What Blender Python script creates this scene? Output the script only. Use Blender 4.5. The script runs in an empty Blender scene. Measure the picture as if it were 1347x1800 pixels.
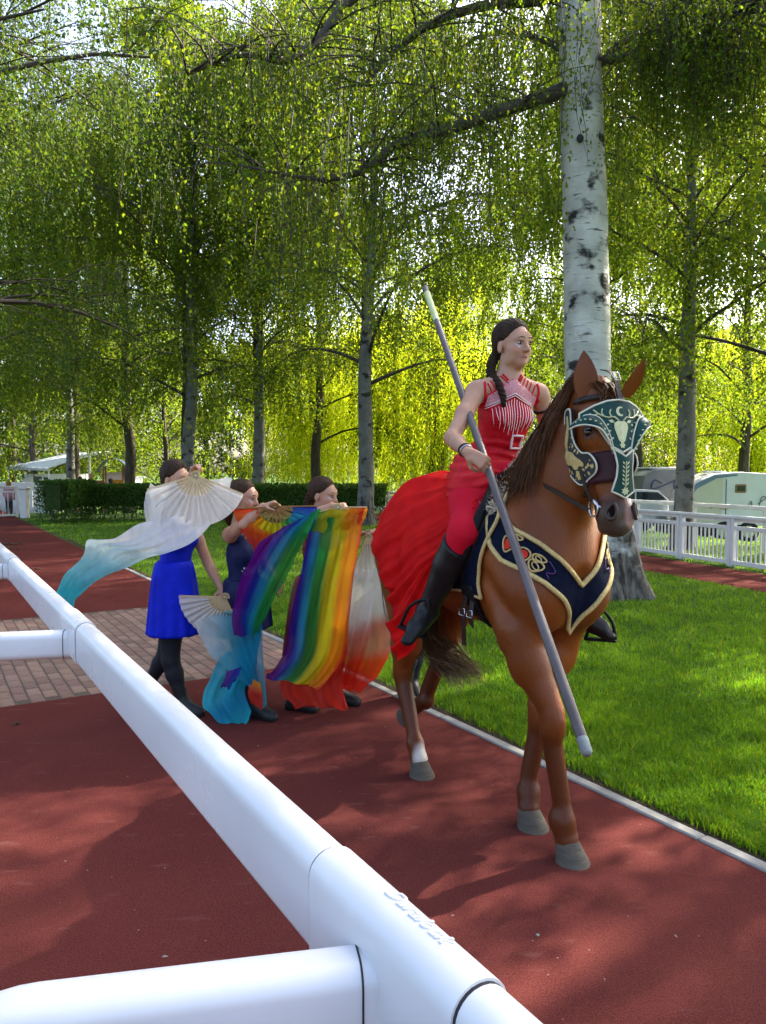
import bpy, bmesh, math, random
import numpy as np
from mathutils import Vector, Matrix, noise as mnoise
from mathutils.bvhtree import BVHTree
from mathutils.geometry import delaunay_2d_cdt

SC = bpy.context.scene
COL = SC.collection
R = math.radians
rng = np.random.default_rng(7)
random.seed(7)

# ------------------------------------------------------------------ camera
FPX, CX, CY, CAMH = 1350.0, 673.5, 900.0, 1.65      # photograph is 1347 x 1800
PITCH = -math.atan(70 / 1350)
cam_d = bpy.data.cameras.new('camera')
cam_d.sensor_fit = 'VERTICAL'; cam_d.sensor_height = 36.0; cam_d.lens = 36.0 * FPX / 1800
cam_d.clip_start = 0.05; cam_d.clip_end = 2000
cam = bpy.data.objects.new('camera', cam_d); COL.objects.link(cam)
cam.location = (0, 0, CAMH); cam.rotation_euler = (math.pi / 2 + PITCH, 0, 0)
SC.camera = cam
# ------------------------------------------------------------------ sky, sun, exposure
SUN_AZ, SUN_EL = R(52), R(42)        # azimuth to the right of the viewing direction
world = bpy.data.worlds.new('World'); SC.world = world; world.use_nodes = True
wn = world.node_tree.nodes; wl = world.node_tree.links
sky = wn.new('ShaderNodeTexSky'); sky.sky_type = 'NISHITA'; sky.sun_disc = False
sky.sun_elevation = SUN_EL; sky.sun_rotation = SUN_AZ
sky.air_density = .75; sky.dust_density = 4.0; sky.ozone_density = .4
wl.new(sky.outputs['Color'], wn['Background'].inputs['Color'])
wn['Background'].inputs['Strength'].default_value = 0.15
sun_d = bpy.data.lights.new('sun', 'SUN'); sun_d.energy = 5.0; sun_d.angle = R(0.7); sun_d.color = (1.0, .93, .80)
sun = bpy.data.objects.new('sun', sun_d); COL.objects.link(sun)
sdir = Vector((math.sin(SUN_AZ) * math.cos(SUN_EL), math.cos(SUN_AZ) * math.cos(SUN_EL), math.sin(SUN_EL)))
sun.rotation_euler = (-sdir).to_track_quat('-Z', 'Y').to_euler()
sun.location = sdir * 60
SC.view_settings.view_transform = 'Standard'; SC.view_settings.look = 'None'
SC.view_settings.exposure = 2.25; SC.view_settings.gamma = 1.0; SC.view_settings.use_curve_mapping = False
SC.render.engine = 'CYCLES'
cy = SC.cycles
cy.use_denoising = True; cy.denoiser = 'OPENIMAGEDENOISE'; cy.denoising_input_passes = 'RGB_ALBEDO_NORMAL'
cy.max_bounces = 7; cy.diffuse_bounces = 3; cy.glossy_bounces = 3; cy.transmission_bounces = 5; cy.transparent_max_bounces = 8
cy.use_adaptive_sampling = True; cy.adaptive_threshold = 0.015
cy.caustics_reflective = False; cy.caustics_refractive = False
cy.sample_clamp_indirect = 6

# ------------------------------------------------------------------ pixel helpers (photo pixel -> a point of the place at a given depth)
def ray(u, v):
    xc = (u - CX) / FPX; yc = (CY - v) / FPX
    return Vector((xc, math.cos(PITCH) - math.sin(PITCH) * yc, math.sin(PITCH) + math.cos(PITCH) * yc))
def at(u, v, Y):
    d = ray(u, v); return Vector((0, 0, CAMH)) + d * (Y / d.y)
def gnd(u, v, z=0.0):
    d = ray(u, v); return Vector((0, 0, CAMH)) + d * ((z - CAMH) / d.z)

# ------------------------------------------------------------------ object helpers
def tag(o, label=None, cat=None, group=None, kind=None):
    if label: o['label'] = label
    if cat: o['category'] = cat
    if group: o['group'] = group
    if kind: o['kind'] = kind
    return o
def empty(name, loc=(0, 0, 0), rz=0.0, parent=None):
    o = bpy.data.objects.new(name, None); COL.objects.link(o)
    o.location = loc; o.rotation_euler = (0, 0, rz); o.empty_display_size = .1
    if parent: o.parent = parent
    return o
def link(name, me, parent=None, mats=None, loc=None):
    o = bpy.data.objects.new(name, me); COL.objects.link(o)
    if parent is not None: o.parent = parent
    if loc is not None: o.location = loc
    if mats is not None:
        for m in (mats if isinstance(mats, (list, tuple)) else [mats]): me.materials.append(m)
    return o
def mesh_np(name, V, quads=None, tris=None, smooth=True, col=None):
    V = np.asarray(V, np.float32).reshape(-1, 3)
    me = bpy.data.meshes.new(name)
    loops = []; starts = []; tot = []; s = 0
    if quads is not None and len(quads):
        q = np.asarray(quads, np.int32).reshape(-1, 4); loops.append(q.ravel()); starts.append(s + 4 * np.arange(len(q))); tot.append(np.full(len(q), 4)); s += 4 * len(q)
    if tris is not None and len(tris):
        t = np.asarray(tris, np.int32).reshape(-1, 3); loops.append(t.ravel()); starts.append(s + 3 * np.arange(len(t))); tot.append(np.full(len(t), 3)); s += 3 * len(t)
    loops = np.concatenate(loops).astype(np.int32); starts = np.concatenate(starts).astype(np.int32)
    me.vertices.add(len(V)); me.vertices.foreach_set('co', V.ravel())
    me.loops.add(len(loops)); me.loops.foreach_set('vertex_index', loops)
    me.polygons.add(len(starts)); me.polygons.foreach_set('loop_start', starts)
    me.update(calc_edges=True)
    me.polygons.foreach_set('use_smooth', np.full(len(starts), smooth, dtype=bool))
    if col is not None:
        c = np.asarray(col, np.float32)
        if c.shape[1] == 3: c = np.concatenate([c, np.ones((len(c), 1), np.float32)], 1)
        a = me.color_attributes.new('Col', 'FLOAT_COLOR', 'POINT'); a.data.foreach_set('color', c.ravel())
    me.validate()
    return me
class MB:
    """collects simple shapes into ONE mesh"""
    def __init__(s): s.v = []; s.f = []; s.m = []; s.mi = 0
    def add(s, V, Fc):
        b = len(s.v); s.v += [tuple(x) for x in V]; s.f += [tuple(b + i for i in f) for f in Fc]; s.m += [s.mi] * len(Fc); return s
    def box(s, c, size, rot=None, bev=0.0, taper=1.0):
        hx, hy, hz = size[0] / 2, size[1] / 2, size[2] / 2
        M = rot if rot is not None else Matrix.Identity(3)
        c = Vector(c)
        if bev <= 0:
            V = [c + M @ Vector((x * hx * (taper if z > 0 else 1), y * hy * (taper if z > 0 else 1), z * hz)) for z in (-1, 1) for x, y in ((-1, -1), (1, -1), (1, 1), (-1, 1))]
            s.add(V, [(3, 2, 1, 0), (4, 5, 6, 7), (0, 1, 5, 4), (1, 2, 6, 5), (2, 3, 7, 6), (3, 0, 4, 7)])
        else:
            b = min(bev, hx * .9, hy * .9, hz * .9); V = []
            for z, ins in ((-hz, b), (-hz + b, 0), (hz - b, 0), (hz, b)):
                for x, y in ((-hx + b, -hy), (hx - b, -hy), (hx, -hy + b), (hx, hy - b), (hx - b, hy), (-hx + b, hy), (-hx, hy - b), (-hx, -hy + b)):
                    V.append(c + M @ Vector((x * (hx - ins) / hx, y * (hy - ins) / hy, z)))
            Fc = [tuple(range(7, -1, -1)), tuple(range(24, 32))]
            for k in range(3):
                for i in range(8):
                    j = (i + 1) % 8; Fc.append((k * 8 + i, k * 8 + j, k * 8 + 8 + j, k * 8 + 8 + i))
            s.add(V, Fc)
        return s
    def tube(s, pts, rad, n=8, cap=True, closed=False, flat=None):
        pts = [Vector(p) for p in pts]; N = len(pts)
        rad = list(rad) if hasattr(rad, '__len__') else [rad] * N
        V = []; prev = None
        for i, p in enumerate(pts):
            if closed: t = pts[(i + 1) % N] - pts[i - 1]
            else: t = pts[min(i + 1, N - 1)] - pts[max(i - 1, 0)]
            t = t.normalized() if t.length > 1e-9 else Vector((0, 0, 1))
            if prev is None:
                a = Vector((0, 0, 1)) if abs(t.z) < .9 else Vector((1, 0, 0)); x = t.cross(a).normalized()
            else:
                x = (prev - t * prev.dot(t)).normalized()
            prev = x; y = t.cross(x)
            for k in range(n):
                a = 2 * math.pi * k / n
                V.append(p + (x * math.cos(a) + y * math.sin(a) * (flat or 1)) * rad[i])
        Fc = []
        for i in range(N if closed else N - 1):
            for k in range(n):
                a = i * n + k; b = i * n + (k + 1) % n; c = ((i + 1) % N) * n
                Fc.append((a, b, c + (k + 1) % n, c + k))
        if cap and not closed:
            Fc.append(tuple(range(n - 1, -1, -1))); Fc.append(tuple(range((N - 1) * n, N * n)))
        return s.add(V, Fc)
    def sweep(s, prof, pts, ups=None, cap=True):
        """profile [(side, up)] swept along points; side axis = t x up"""
        pts = [Vector(p) for p in pts]; N = len(pts); n = len(prof); V = []
        for i, p in enumerate(pts):
            t = (pts[min(i + 1, N - 1)] - pts[max(i - 1, 0)]).normalized()
            up = Vector(ups[i]) if ups else Vector((0, 0, 1))
            x = t.cross(up).normalized(); y = x.cross(t).normalized()
            for (a, b) in prof: V.append(p + x * a + y * b)
        Fc = [(i * n + k, i * n + (k + 1) % n, (i + 1) * n + (k + 1) % n, (i + 1) * n + k) for i in range(N - 1) for k in range(n)]
        if cap: Fc.append(tuple(range(n - 1, -1, -1))); Fc.append(tuple(range((N - 1) * n, N * n)))
        return s.add(V, Fc)
    def ball(s, c, r, nu=10, nv=7, rot=None):
        r = Vector(r) if hasattr(r, '__len__') else Vector((r, r, r)); c = Vector(c); M = rot if rot is not None else Matrix.Identity(3)
        V = [c + M @ Vector((0, 0, r.z))]
        for j in range(1, nv):
            th = math.pi * j / nv
            for i in range(nu):
                ph = 2 * math.pi * i / nu
                V.append(c + M @ Vector((r.x * math.sin(th) * math.cos(ph), r.y * math.sin(th) * math.sin(ph), r.z * math.cos(th))))
        V.append(c + M @ Vector((0, 0, -r.z))); L = len(V) - 1; Fc = []
        for i in range(nu):
            Fc.append((0, 1 + i, 1 + (i + 1) % nu)); b = 1 + (nv - 2) * nu; Fc.append((L, b + (i + 1) % nu, b + i))
            for j in range(nv - 2):
                a = 1 + j * nu; Fc.append((a + i, a + nu + i, a + nu + (i + 1) % nu, a + (i + 1) % nu))
        return s.add(V, Fc)
    def mesh(s, name, smooth=False, fix=True):
        me = bpy.data.meshes.new(name); me.from_pydata(s.v, [], s.f)
        if fix:
            bm = bmesh.new(); bm.from_mesh(me); bmesh.ops.recalc_face_normals(bm, faces=bm.faces); bm.to_mesh(me); bm.free()
        me.polygons.foreach_set('use_smooth', [smooth] * len(me.polygons))
        if any(s.m): me.polygons.foreach_set('material_index', s.m)
        me.update(); return me
    def build(s, name, mats, parent=None, smooth=False, loc=None, angle=None):
        me = s.mesh(name, smooth or angle is not None)
        if angle is not None and hasattr(me, 'set_sharp_from_angle'): me.set_sharp_from_angle(angle=R(angle))
        return link(name, me, parent, mats, loc)
def rotz(a): return Matrix.Rotation(a, 3, 'Z')
def crv(pts, n=24):
    """Catmull-Rom through points (any dimension)"""
    P = np.asarray([list(p) for p in pts], float); m = len(P) - 1
    t = np.linspace(0, m, n); i = np.minimum(t.astype(int), m - 1); f = (t - i)[:, None]
    g = lambda k: P[np.clip(k, 0, m)]
    p0 = np.where((i > 0)[:, None], g(i - 1), 2 * g(i) - g(i + 1)); p1 = g(i); p2 = g(i + 1)
    p3 = np.where((i + 2 <= m)[:, None], g(i + 2), 2 * p2 - p1)
    return .5 * (2 * p1 + (p2 - p0) * f + (2 * p0 - 5 * p1 + 4 * p2 - p3) * f ** 2 + (3 * p1 - p0 - 3 * p2 + p3) * f ** 3)
def unit(a): return a / np.maximum(np.linalg.norm(a, axis=1, keepdims=True), 1e-9)
def V3(a): return [Vector(p) for p in a]

# ------------------------------------------------------------------ materials
def srgb(r, g, b):
    f = lambda c: (c / 255 / 12.92) if c / 255 <= .04045 else ((c / 255 + .055) / 1.055) ** 2.4
    return (f(r), f(g), f(b))
def nd(nt, t, **k):
    n = nt.nodes.new(t)
    for a, b in k.items(): setattr(n, a, b)
    return n
def pmat(name, c1, c2=None, scale=8.0, rough=.6, metal=0.0, bump=0.0, bscale=None, detail=4.0, spec=.28, coat=0.0, attr=None, mixf=1.0,
         sheen=0.0, trans=0.0, stretch=None, rough2=None, attrmul=None, sss=0.0):
    """principled material: noise between c1 and c2 (or the 'Col' attribute varied by noise), optional bump and translucency"""
    m = bpy.data.materials.new(name); m.use_nodes = True; nt = m.node_tree; L = nt.links
    b = nt.nodes['Principled BSDF']; out = nt.nodes['Material Output']
    tc = nd(nt, 'ShaderNodeTexCoord'); src = tc.outputs['Object']
    if stretch:
        mp = nd(nt, 'ShaderNodeMapping'); mp.inputs['Scale'].default_value = stretch; L.new(src, mp.inputs['Vector']); src = mp.outputs['Vector']
    nz = nd(nt, 'ShaderNodeTexNoise'); nz.inputs['Scale'].default_value = scale; nz.inputs['Detail'].default_value = detail; L.new(src, nz.inputs['Vector'])
    mr = nd(nt, 'ShaderNodeMapRange'); mr.inputs['From Min'].default_value = .3; mr.inputs['From Max'].default_value = .7; L.new(nz.outputs['Fac'], mr.inputs['Value'])
    mx = nd(nt, 'ShaderNodeMix', data_type='RGBA'); L.new(mr.outputs['Result'], mx.inputs[0])
    if attr:
        at_ = nd(nt, 'ShaderNodeAttribute', attribute_name=attr)
        k1 = nd(nt, 'ShaderNodeMix', data_type='RGBA', blend_type='MULTIPLY'); k1.inputs[0].default_value = 1; k1.inputs[7].default_value = (*c1, 1)
        k2 = nd(nt, 'ShaderNodeMix', data_type='RGBA', blend_type='MULTIPLY'); k2.inputs[0].default_value = 1; k2.inputs[7].default_value = (*(c2 or c1), 1)
        L.new(at_.outputs['Color'], k1.inputs[6]); L.new(at_.outputs['Color'], k2.inputs[6])
        L.new(k1.outputs[2], mx.inputs[6]); L.new(k2.outputs[2], mx.inputs[7])
    else:
        mx.inputs[6].default_value = (*c1, 1); mx.inputs[7].default_value = (*(c2 or c1), 1)
    L.new(mx.outputs[2], b.inputs['Base Color'])
    b.inputs['Roughness'].default_value = rough; b.inputs['Metallic'].default_value = metal; b.inputs['Specular IOR Level'].default_value = spec
    b.inputs['Coat Weight'].default_value = coat; b.inputs['Sheen Weight'].default_value = sheen
    if sss: b.inputs['Subsurface Weight'].default_value = sss; b.inputs['Subsurface Radius'].default_value = (.02, .008, .004)
    if rough2 is not None:
        m2 = nd(nt, 'ShaderNodeMapRange'); m2.inputs['To Min'].default_value = rough; m2.inputs['To Max'].default_value = rough2
        L.new(nz.outputs['Fac'], m2.inputs['Value']); L.new(m2.outputs['Result'], b.inputs['Roughness'])
    if bump:
        n2 = nd(nt, 'ShaderNodeTexNoise'); n2.inputs['Scale'].default_value = bscale or scale * 4; n2.inputs['Detail'].default_value = 3; L.new(src, n2.inputs['Vector'])
        bp = nd(nt, 'ShaderNodeBump'); bp.inputs['Strength'].default_value = bump; bp.inputs['Distance'].default_value = .01
        L.new(n2.outputs['Fac'], bp.inputs['Height']); L.new(bp.outputs['Normal'], b.inputs['Normal'])
    if trans:
        tr = nd(nt, 'ShaderNodeBsdfTranslucent'); L.new(mx.outputs[2], tr.inputs['Color'])
        ms = nd(nt, 'ShaderNodeMixShader'); ms.inputs[0].default_value = trans
        L.new(b.outputs[0], ms.inputs[1]); L.new(tr.outputs[0], ms.inputs[2]); L.new(ms.outputs[0], out.inputs['Surface'])
    return m
def leafmat(name, d, t, fac=.5, rough=.5, spec=.13):
    """leaf: reflected colour d, transmitted colour t, both varied by the per-leaf 'Col' attribute"""
    m = bpy.data.materials.new(name); m.use_nodes = True; nt = m.node_tree; L = nt.links
    b = nt.nodes['Principled BSDF']; out = nt.nodes['Material Output']
    a = nd(nt, 'ShaderNodeAttribute', attribute_name='Col')
    k1 = nd(nt, 'ShaderNodeMix', data_type='RGBA', blend_type='MULTIPLY'); k1.inputs[0].default_value = 1; k1.inputs[7].default_value = (*d, 1)
    k2 = nd(nt, 'ShaderNodeMix', data_type='RGBA', blend_type='MULTIPLY'); k2.inputs[0].default_value = 1; k2.inputs[7].default_value = (*t, 1)
    L.new(a.outputs['Color'], k1.inputs[6]); L.new(a.outputs['Color'], k2.inputs[6])
    L.new(k1.outputs[2], b.inputs['Base Color']); b.inputs['Roughness'].default_value = rough; b.inputs['Specular IOR Level'].default_value = spec
    tr = nd(nt, 'ShaderNodeBsdfTranslucent'); L.new(k2.outputs[2], tr.inputs['Color'])
    ms = nd(nt, 'ShaderNodeMixShader'); ms.inputs[0].default_value = fac
    L.new(b.outputs[0], ms.inputs[1]); L.new(tr.outputs[0], ms.inputs[2]); L.new(ms.outputs[0], out.inputs['Surface'])
    return m
def birchbark(dk=1.0):
    m = bpy.data.materials.new('birch_bark'); m.use_nodes = True; nt = m.node_tree; L = nt.links; b = nt.nodes['Principled BSDF']
    tc = nd(nt, 'ShaderNodeTexCoord')
    def noise(sc, det, stretch, lo, hi):
        mp = nd(nt, 'ShaderNodeMapping'); mp.inputs['Scale'].default_value = stretch; L.new(tc.outputs['Object'], mp.inputs['Vector'])
        n = nd(nt, 'ShaderNodeTexNoise'); n.inputs['Scale'].default_value = sc; n.inputs['Detail'].default_value = det; L.new(mp.outputs[0], n.inputs['Vector'])
        r = nd(nt, 'ShaderNodeMapRange'); r.inputs['From Min'].default_value = lo; r.inputs['From Max'].default_value = hi; L.new(n.outputs['Fac'], r.inputs['Value'])
        return n, r
    def mix(f, a, bb):
        x = nd(nt, 'ShaderNodeMix', data_type='RGBA'); L.new(f, x.inputs[0])
        for s_, q in ((6, a), (7, bb)):
            if isinstance(q, tuple): x.inputs[s_].default_value = (*q, 1)
            else: L.new(q, x.inputs[s_])
        return x.outputs[2]
    _, base = noise(3, 6, (1, 1, 1), .35, .65)
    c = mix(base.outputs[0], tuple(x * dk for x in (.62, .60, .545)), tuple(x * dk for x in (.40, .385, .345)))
    n1, lent = noise(4, 6, (1.1, 1.1, 7), .615, .68)            # thin horizontal lenticels
    c = mix(lent.outputs[0], c, (.10, .09, .08))
    n2, pat = noise(2.6, 7, (1, 1, 1.5), .565, .635)            # black rough patches
    c = mix(pat.outputs[0], c, (.035, .032, .03))
    # rough dark bark near the root
    ge = nd(nt, 'ShaderNodeSeparateXYZ'); L.new(tc.outputs['Object'], ge.inputs[0])
    n3 = nd(nt, 'ShaderNodeTexNoise'); n3.inputs['Scale'].default_value = 4; n3.inputs['Detail'].default_value = 6; L.new(tc.outputs['Object'], n3.inputs['Vector'])
    ad = nd(nt, 'ShaderNodeMath', operation='MULTIPLY_ADD'); ad.inputs[1].default_value = -2.6; L.new(n3.outputs['Fac'], ad.inputs[0]); L.new(ge.outputs['Z'], ad.inputs[2])
    rr = nd(nt, 'ShaderNodeMapRange'); rr.inputs['From Min'].default_value = -.2; rr.inputs['From Max'].default_value = -.75; L.new(ad.outputs[0], rr.inputs['Value'])
    _, rv = noise(6, 6, (2.2, 2.2, .6), .38, .62)
    rootc = mix(rv.outputs[0], (.030, .025, .020), (.16, .145, .12))
    c = mix(rr.outputs[0], c, rootc)
    L.new(c, b.inputs['Base Color']); b.inputs['Roughness'].default_value = .8; b.inputs['Specular IOR Level'].default_value = .2
    n4, fis = noise(5, 5, (2.4, 2.4, .5), .4, .6)
    fm = nd(nt, 'ShaderNodeMath', operation='MULTIPLY'); L.new(n4.outputs['Fac'], fm.inputs[0]); L.new(rr.outputs[0], fm.inputs[1])
    s0 = nd(nt, 'ShaderNodeMath', operation='MULTIPLY_ADD'); s0.inputs[1].default_value = .25; L.new(n1.outputs['Fac'], s0.inputs[0]); L.new(fm.outputs[0], s0.inputs[2])
    sm = nd(nt, 'ShaderNodeMath', operation='ADD'); L.new(n2.outputs['Fac'], sm.inputs[0]); L.new(s0.outputs[0], sm.inputs[1])
    bp = nd(nt, 'ShaderNodeBump'); bp.inputs['Strength'].default_value = .8; bp.inputs['Distance'].default_value = .05; L.new(sm.outputs[0], bp.inputs['Height']); L.new(bp.outputs[0], b.inputs['Normal'])
    return m
def trackmat():
    """red crumb-rubber track: fine speckle, broad blotches, scuffs"""
    m = bpy.data.materials.new('red_rubber_track'); m.use_nodes = True; nt = m.node_tree; L = nt.links; b = nt.nodes['Principled BSDF']
    tc = nd(nt, 'ShaderNodeTexCoord')
    def noise(sc, det, lo, hi, st=(1, 1, 1)):
        mp = nd(nt, 'ShaderNodeMapping'); mp.inputs['Scale'].default_value = st; L.new(tc.outputs['Object'], mp.inputs[0])
        n = nd(nt, 'ShaderNodeTexNoise'); n.inputs['Scale'].default_value = sc; n.inputs['Detail'].default_value = det; L.new(mp.outputs[0], n.inputs['Vector'])
        r = nd(nt, 'ShaderNodeMapRange'); r.inputs['From Min'].default_value = lo; r.inputs['From Max'].default_value = hi; L.new(n.outputs['Fac'], r.inputs['Value']); return n, r
    def mix(f, a, bb):
        x = nd(nt, 'ShaderNodeMix', data_type='RGBA'); L.new(f, x.inputs[0])
        for s_, q in ((6, a), (7, bb)):
            if isinstance(q, tuple): x.inputs[s_].default_value = (*q, 1)
            else: L.new(q, x.inputs[s_])
        return x.outputs[2]
    _, big = noise(1.3, 5, .3, .7)
    c = mix(big.outputs[0], (.088, .020, .017), (.122, .031, .025))
    sp, s1 = noise(190, 2, .35, .72)
    c2 = mix(s1.outputs[0], (.030, .006, .006), (.19, .055, .045))
    hm = nd(nt, 'ShaderNodeMix', data_type='RGBA'); hm.inputs[0].default_value = .42; L.new(c, hm.inputs[6]); L.new(c2, hm.inputs[7])
    _, scf = noise(5, 6, .63, .80, (1, 2.5, 1))
    c = mix(scf.outputs[0], hm.outputs[2], (.14, .055, .045))
    _, fl = noise(38, 1, .79, .82)
    c = mix(fl.outputs[0], c, (.24, .19, .16))
    L.new(c, b.inputs['Base Color']); b.inputs['Roughness'].default_value = .95; b.inputs['Specular IOR Level'].default_value = .03
    bp = nd(nt, 'ShaderNodeBump'); bp.inputs['Strength'].default_value = .7; bp.inputs['Distance'].default_value = .004; L.new(sp.outputs['Fac'], bp.inputs['Height']); L.new(bp.outputs[0], b.inputs['Normal'])
    return m
M = {}
M['track'] = trackmat()
M['lawn'] = pmat('lawn_soil', (.030, .065, .010), (.055, .10, .016), 6, .9, bump=.6, bscale=60, spec=.1)
M['soil'] = pmat('soil', (.035, .025, .017), (.07, .05, .035), 14, .95, bump=.6, bscale=90, spec=.1)
M['kerb'] = pmat('kerb_concrete', (.22, .21, .19), (.31, .30, .27), 9, .9, bump=.3, bscale=120)
M['sand'] = pmat('joint_sand', (.085, .065, .05), (.13, .10, .075), 30, .95, spec=.1)
BR = [pmat('paver_%d' % i, c, tuple(x * .74 for x in c), 22, .85, bump=.35, bscale=160, spec=.25) for i, c in enumerate(((.255, .162, .118), (.205, .128, .095), (.29, .185, .135), (.23, .135, .105)))]
M['pvc'] = pmat('white_plastic', (.71, .71, .71), (.61, .615, .625), 3.5, .20, rough2=.40, spec=.42, bump=.012, bscale=14)
M['gap'] = pmat('dark_rubber_gap', (.03, .03, .035), (.02, .02, .02), 20, .6)
M['fence'] = pmat('fence_white', (.78, .73, .69), (.66, .62, .58), 5, .5)
M['bark'] = birchbark()
M['bark_shaded'] = birchbark(.30)  # darker bark copy: shade on the background trunks put into its colour
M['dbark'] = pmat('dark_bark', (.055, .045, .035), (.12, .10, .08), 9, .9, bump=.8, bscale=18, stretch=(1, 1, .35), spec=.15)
M['twig'] = pmat('twig', (.05, .042, .035), (.085, .07, .055), 8, .85, spec=.15)
M['leaf'] = leafmat('birch_leaf', (.042, .084, .009), (.26, .35, .014), .48)
M['leafw'] = leafmat('willow_leaf', (.16, .22, .016), (.70, .78, .026), .65)
M['leafd'] = leafmat('dark_shaded_leaf', (.030, .064, .009), (.12, .18, .011), .42)  # dark far trees; on the near birches it carries painted crown shade
M['hedge'] = leafmat('hedge_leaf', (.050, .110, .016), (.10, .20, .016), .32)
M['grass'] = leafmat('grass_blade', (.078, .165, .010), (.22, .40, .010), .45, .55, .2)

# ------------------------------------------------------------------ path frame: T along the track towards the camera, N across it
TV = Vector((.515, -.857, 0)).normalized(); NV = Vector((-TV.y, TV.x, 0))
def TN(t, n, z=0.0): return TV * t + NV * n + Vector((0, 0, z))
PATH_RZ = math.atan2(TV.y, TV.x)
KERB_N = 2.93

def sheet(name, pts, mat, z, sub=1):
    me = bpy.data.meshes.new(name); me.from_pydata([(p[0], p[1], z) for p in pts], [], [tuple(range(len(pts)))])
    o = link(name, me, None, mat); o['kind'] = 'structure'; return o
# ground
FA, FB = Vector((6.9, 10.9, 0)), Vector((0.0, 30.9, 0)); FD = (FB - FA).normalized(); FN = Vector((FD.y, -FD.x, 0))   # fence line, FN points away from the lawn
def gz(x, y):
    """the ground falls gently away beyond the fence and behind the hedge"""
    d = max((x - FA.x) * FN.x + (y - FA.y) * FN.y - 2.6, (y - 29.5) * .6, 0.0); t = min(1.0, d / 7); return -.55 * t * t * (3 - 2 * t)
gx = [-900, -300, -120] + list(np.linspace(-60, 60, 97)) + [120, 300, 900]; gy = [-300, -60] + list(np.linspace(-10, 90, 101)) + [140, 400, 1500]
g = link('lawn', mesh_np('lawn', [(x, y, gz(x, y)) for y in gy for x in gx], quads=[(j * len(gx) + i, j * len(gx) + i + 1, (j + 1) * len(gx) + i + 1, (j + 1) * len(gx) + i) for j in range(len(gy) - 1) for i in range(len(gx) - 1)]), None, M['lawn']); g['kind'] = 'structure'
# red track along the rail (before and behind the paved crossing)
BR0, BR1 = -9.45, -5.92         # paved crossing, along T
for a, b in ((BR1, 8.0), (-70.0, BR0)):
    sheet('red_track', [TN(a, -6.0), TN(b, -6.0), TN(b, KERB_N), TN(a, KERB_N)][::1], M['track'], .006)
sheet('paving_bed', [TN(BR0, -6), TN(BR1, -6), TN(BR1, KERB_N), TN(BR0, KERB_N)], M['sand'], .004)
# far arm of the ring track, in front of the white fence on the right
sheet('red_track', [FA - FD * 14 - FN * .25, FA + FD * 26 - FN * .25, FA + FD * 26 - FN * 1.75, FA - FD * 14 - FN * 1.75], M['track'], .006)

# kerb stones
kerb = empty('kerb', TN(0, KERB_N)); kerb['kind'] = 'structure'
kme = MB().box((0, 0, 0), (.994, .062, .12), bev=.006).mesh('kerb_stone'); kme.materials.append(M['kerb'])
for i in range(-16, 6):
    t = i * 1.0 + .35
    if -40 < t:
        o = link('kerb_stone', kme, kerb); o.location = TV * t + NV * .033 + Vector((0, 0, -.043 + random.uniform(-.003, .003))); o.rotation_euler = (random.uniform(-.01, .01), 0, PATH_RZ + random.uniform(-.004, .004))
sheet('soil_edge', [TN(-20, KERB_N + .06), TN(7, KERB_N + .06), TN(7, KERB_N + .19), TN(-20, KERB_N + .17)], M['soil'], .005)
# paved crossing: single pavers
pav = empty('paved_crossing', TN((BR0 + BR1) / 2, 1.5)); pav['kind'] = 'structure'
bmes = []
for k in range(8):
    me = MB().box((0, 0, 0), (.194, .094, .05), bev=.006).mesh('paver'); me.materials.append(BR[k % 4]); bmes.append(me)
spots = []
cols = int((KERB_N + .9) / .1)
for c in range(cols):
    n = KERB_N - .05 - c * .1
    off = .1 if c % 2 else 0
    for r in range(int((BR1 - BR0) / .2) + 1):
        t = BR1 - .1 - r * .2 - off
        if t < BR0 + .1: continue
        p = TN(t, n)
        if p.y < .5: continue
        u = CX + FPX * p.x / p.y; vv = 830 + 1.65 * FPX / p.y
        if u < -25 or u > 700: continue
        spots.append((p.y, t, n))
spots.sort()
rest = MB()
for i, (yy, t, n) in enumerate(spots):
    z = -.0165 + random.uniform(-.0035, .0025)
    if i < 300:
        o = link('paver', bmes[random.randrange(8)], pav); o.location = TN(t, n, z) - pav.location
        o.rotation_euler = (random.uniform(-.012, .012), random.uniform(-.01, .01), PATH_RZ + random.uniform(-.012, .012))
    else:
        rest.mi = random.randrange(4); rest.box(TN(t, n, z) - pav.location, (.194, .094, .05), rotz(PATH_RZ), bev=.006)
if rest.v:
    o = rest.build('far_pavers', BR, pav); o['kind'] = 'stuff'

# ================================================================== foreground running rail
def rrect(w, h, rt, rb, n=7):
    """rounded rectangle profile, top radius rt, bottom radius rb, centred"""
    P = []
    for cx, cz, r, a0 in ((w / 2 - rb, -h / 2 + rb, rb, -90), (w / 2 - rt, h / 2 - rt, rt, 0), (-w / 2 + rt, h / 2 - rt, rt, 90), (-w / 2 + rb, -h / 2 + rb, rb, 180)):
        for k in range(n):
            a = R(a0 + 90 * k / (n - 1)); P.append((cx + r * math.cos(a), cz + r * math.sin(a)))
    return P
RN, RZ = .502, 1.025
rail = empty('running_rail', TN(-.805, RN)); tag(rail, 'white plastic running rail on bent posts crossing the foreground', 'rail')
RO = Vector(rail.location)
sleeves = [-.805, -3.12, -5.64, 1.5]
prof = rrect(.072, .148, .034, .016); profS = rrect(.079, .156, .0375, .018)
def lin(a, b, k): return [a + (b - a) * i / k for i in range(k + 1)]
ends = [(-.63, 1.33), (-2.95, -.985), (-5.465, -3.295), (-12.0, -5.815)]
for a, b in ends:
    mb = MB(); mb.sweep(prof, [TN(t, RN, RZ) - RO for t in (a, a + .004, b - .004, b)]); mb.build('rail_section', M['pvc'], rail, angle=40)
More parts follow.
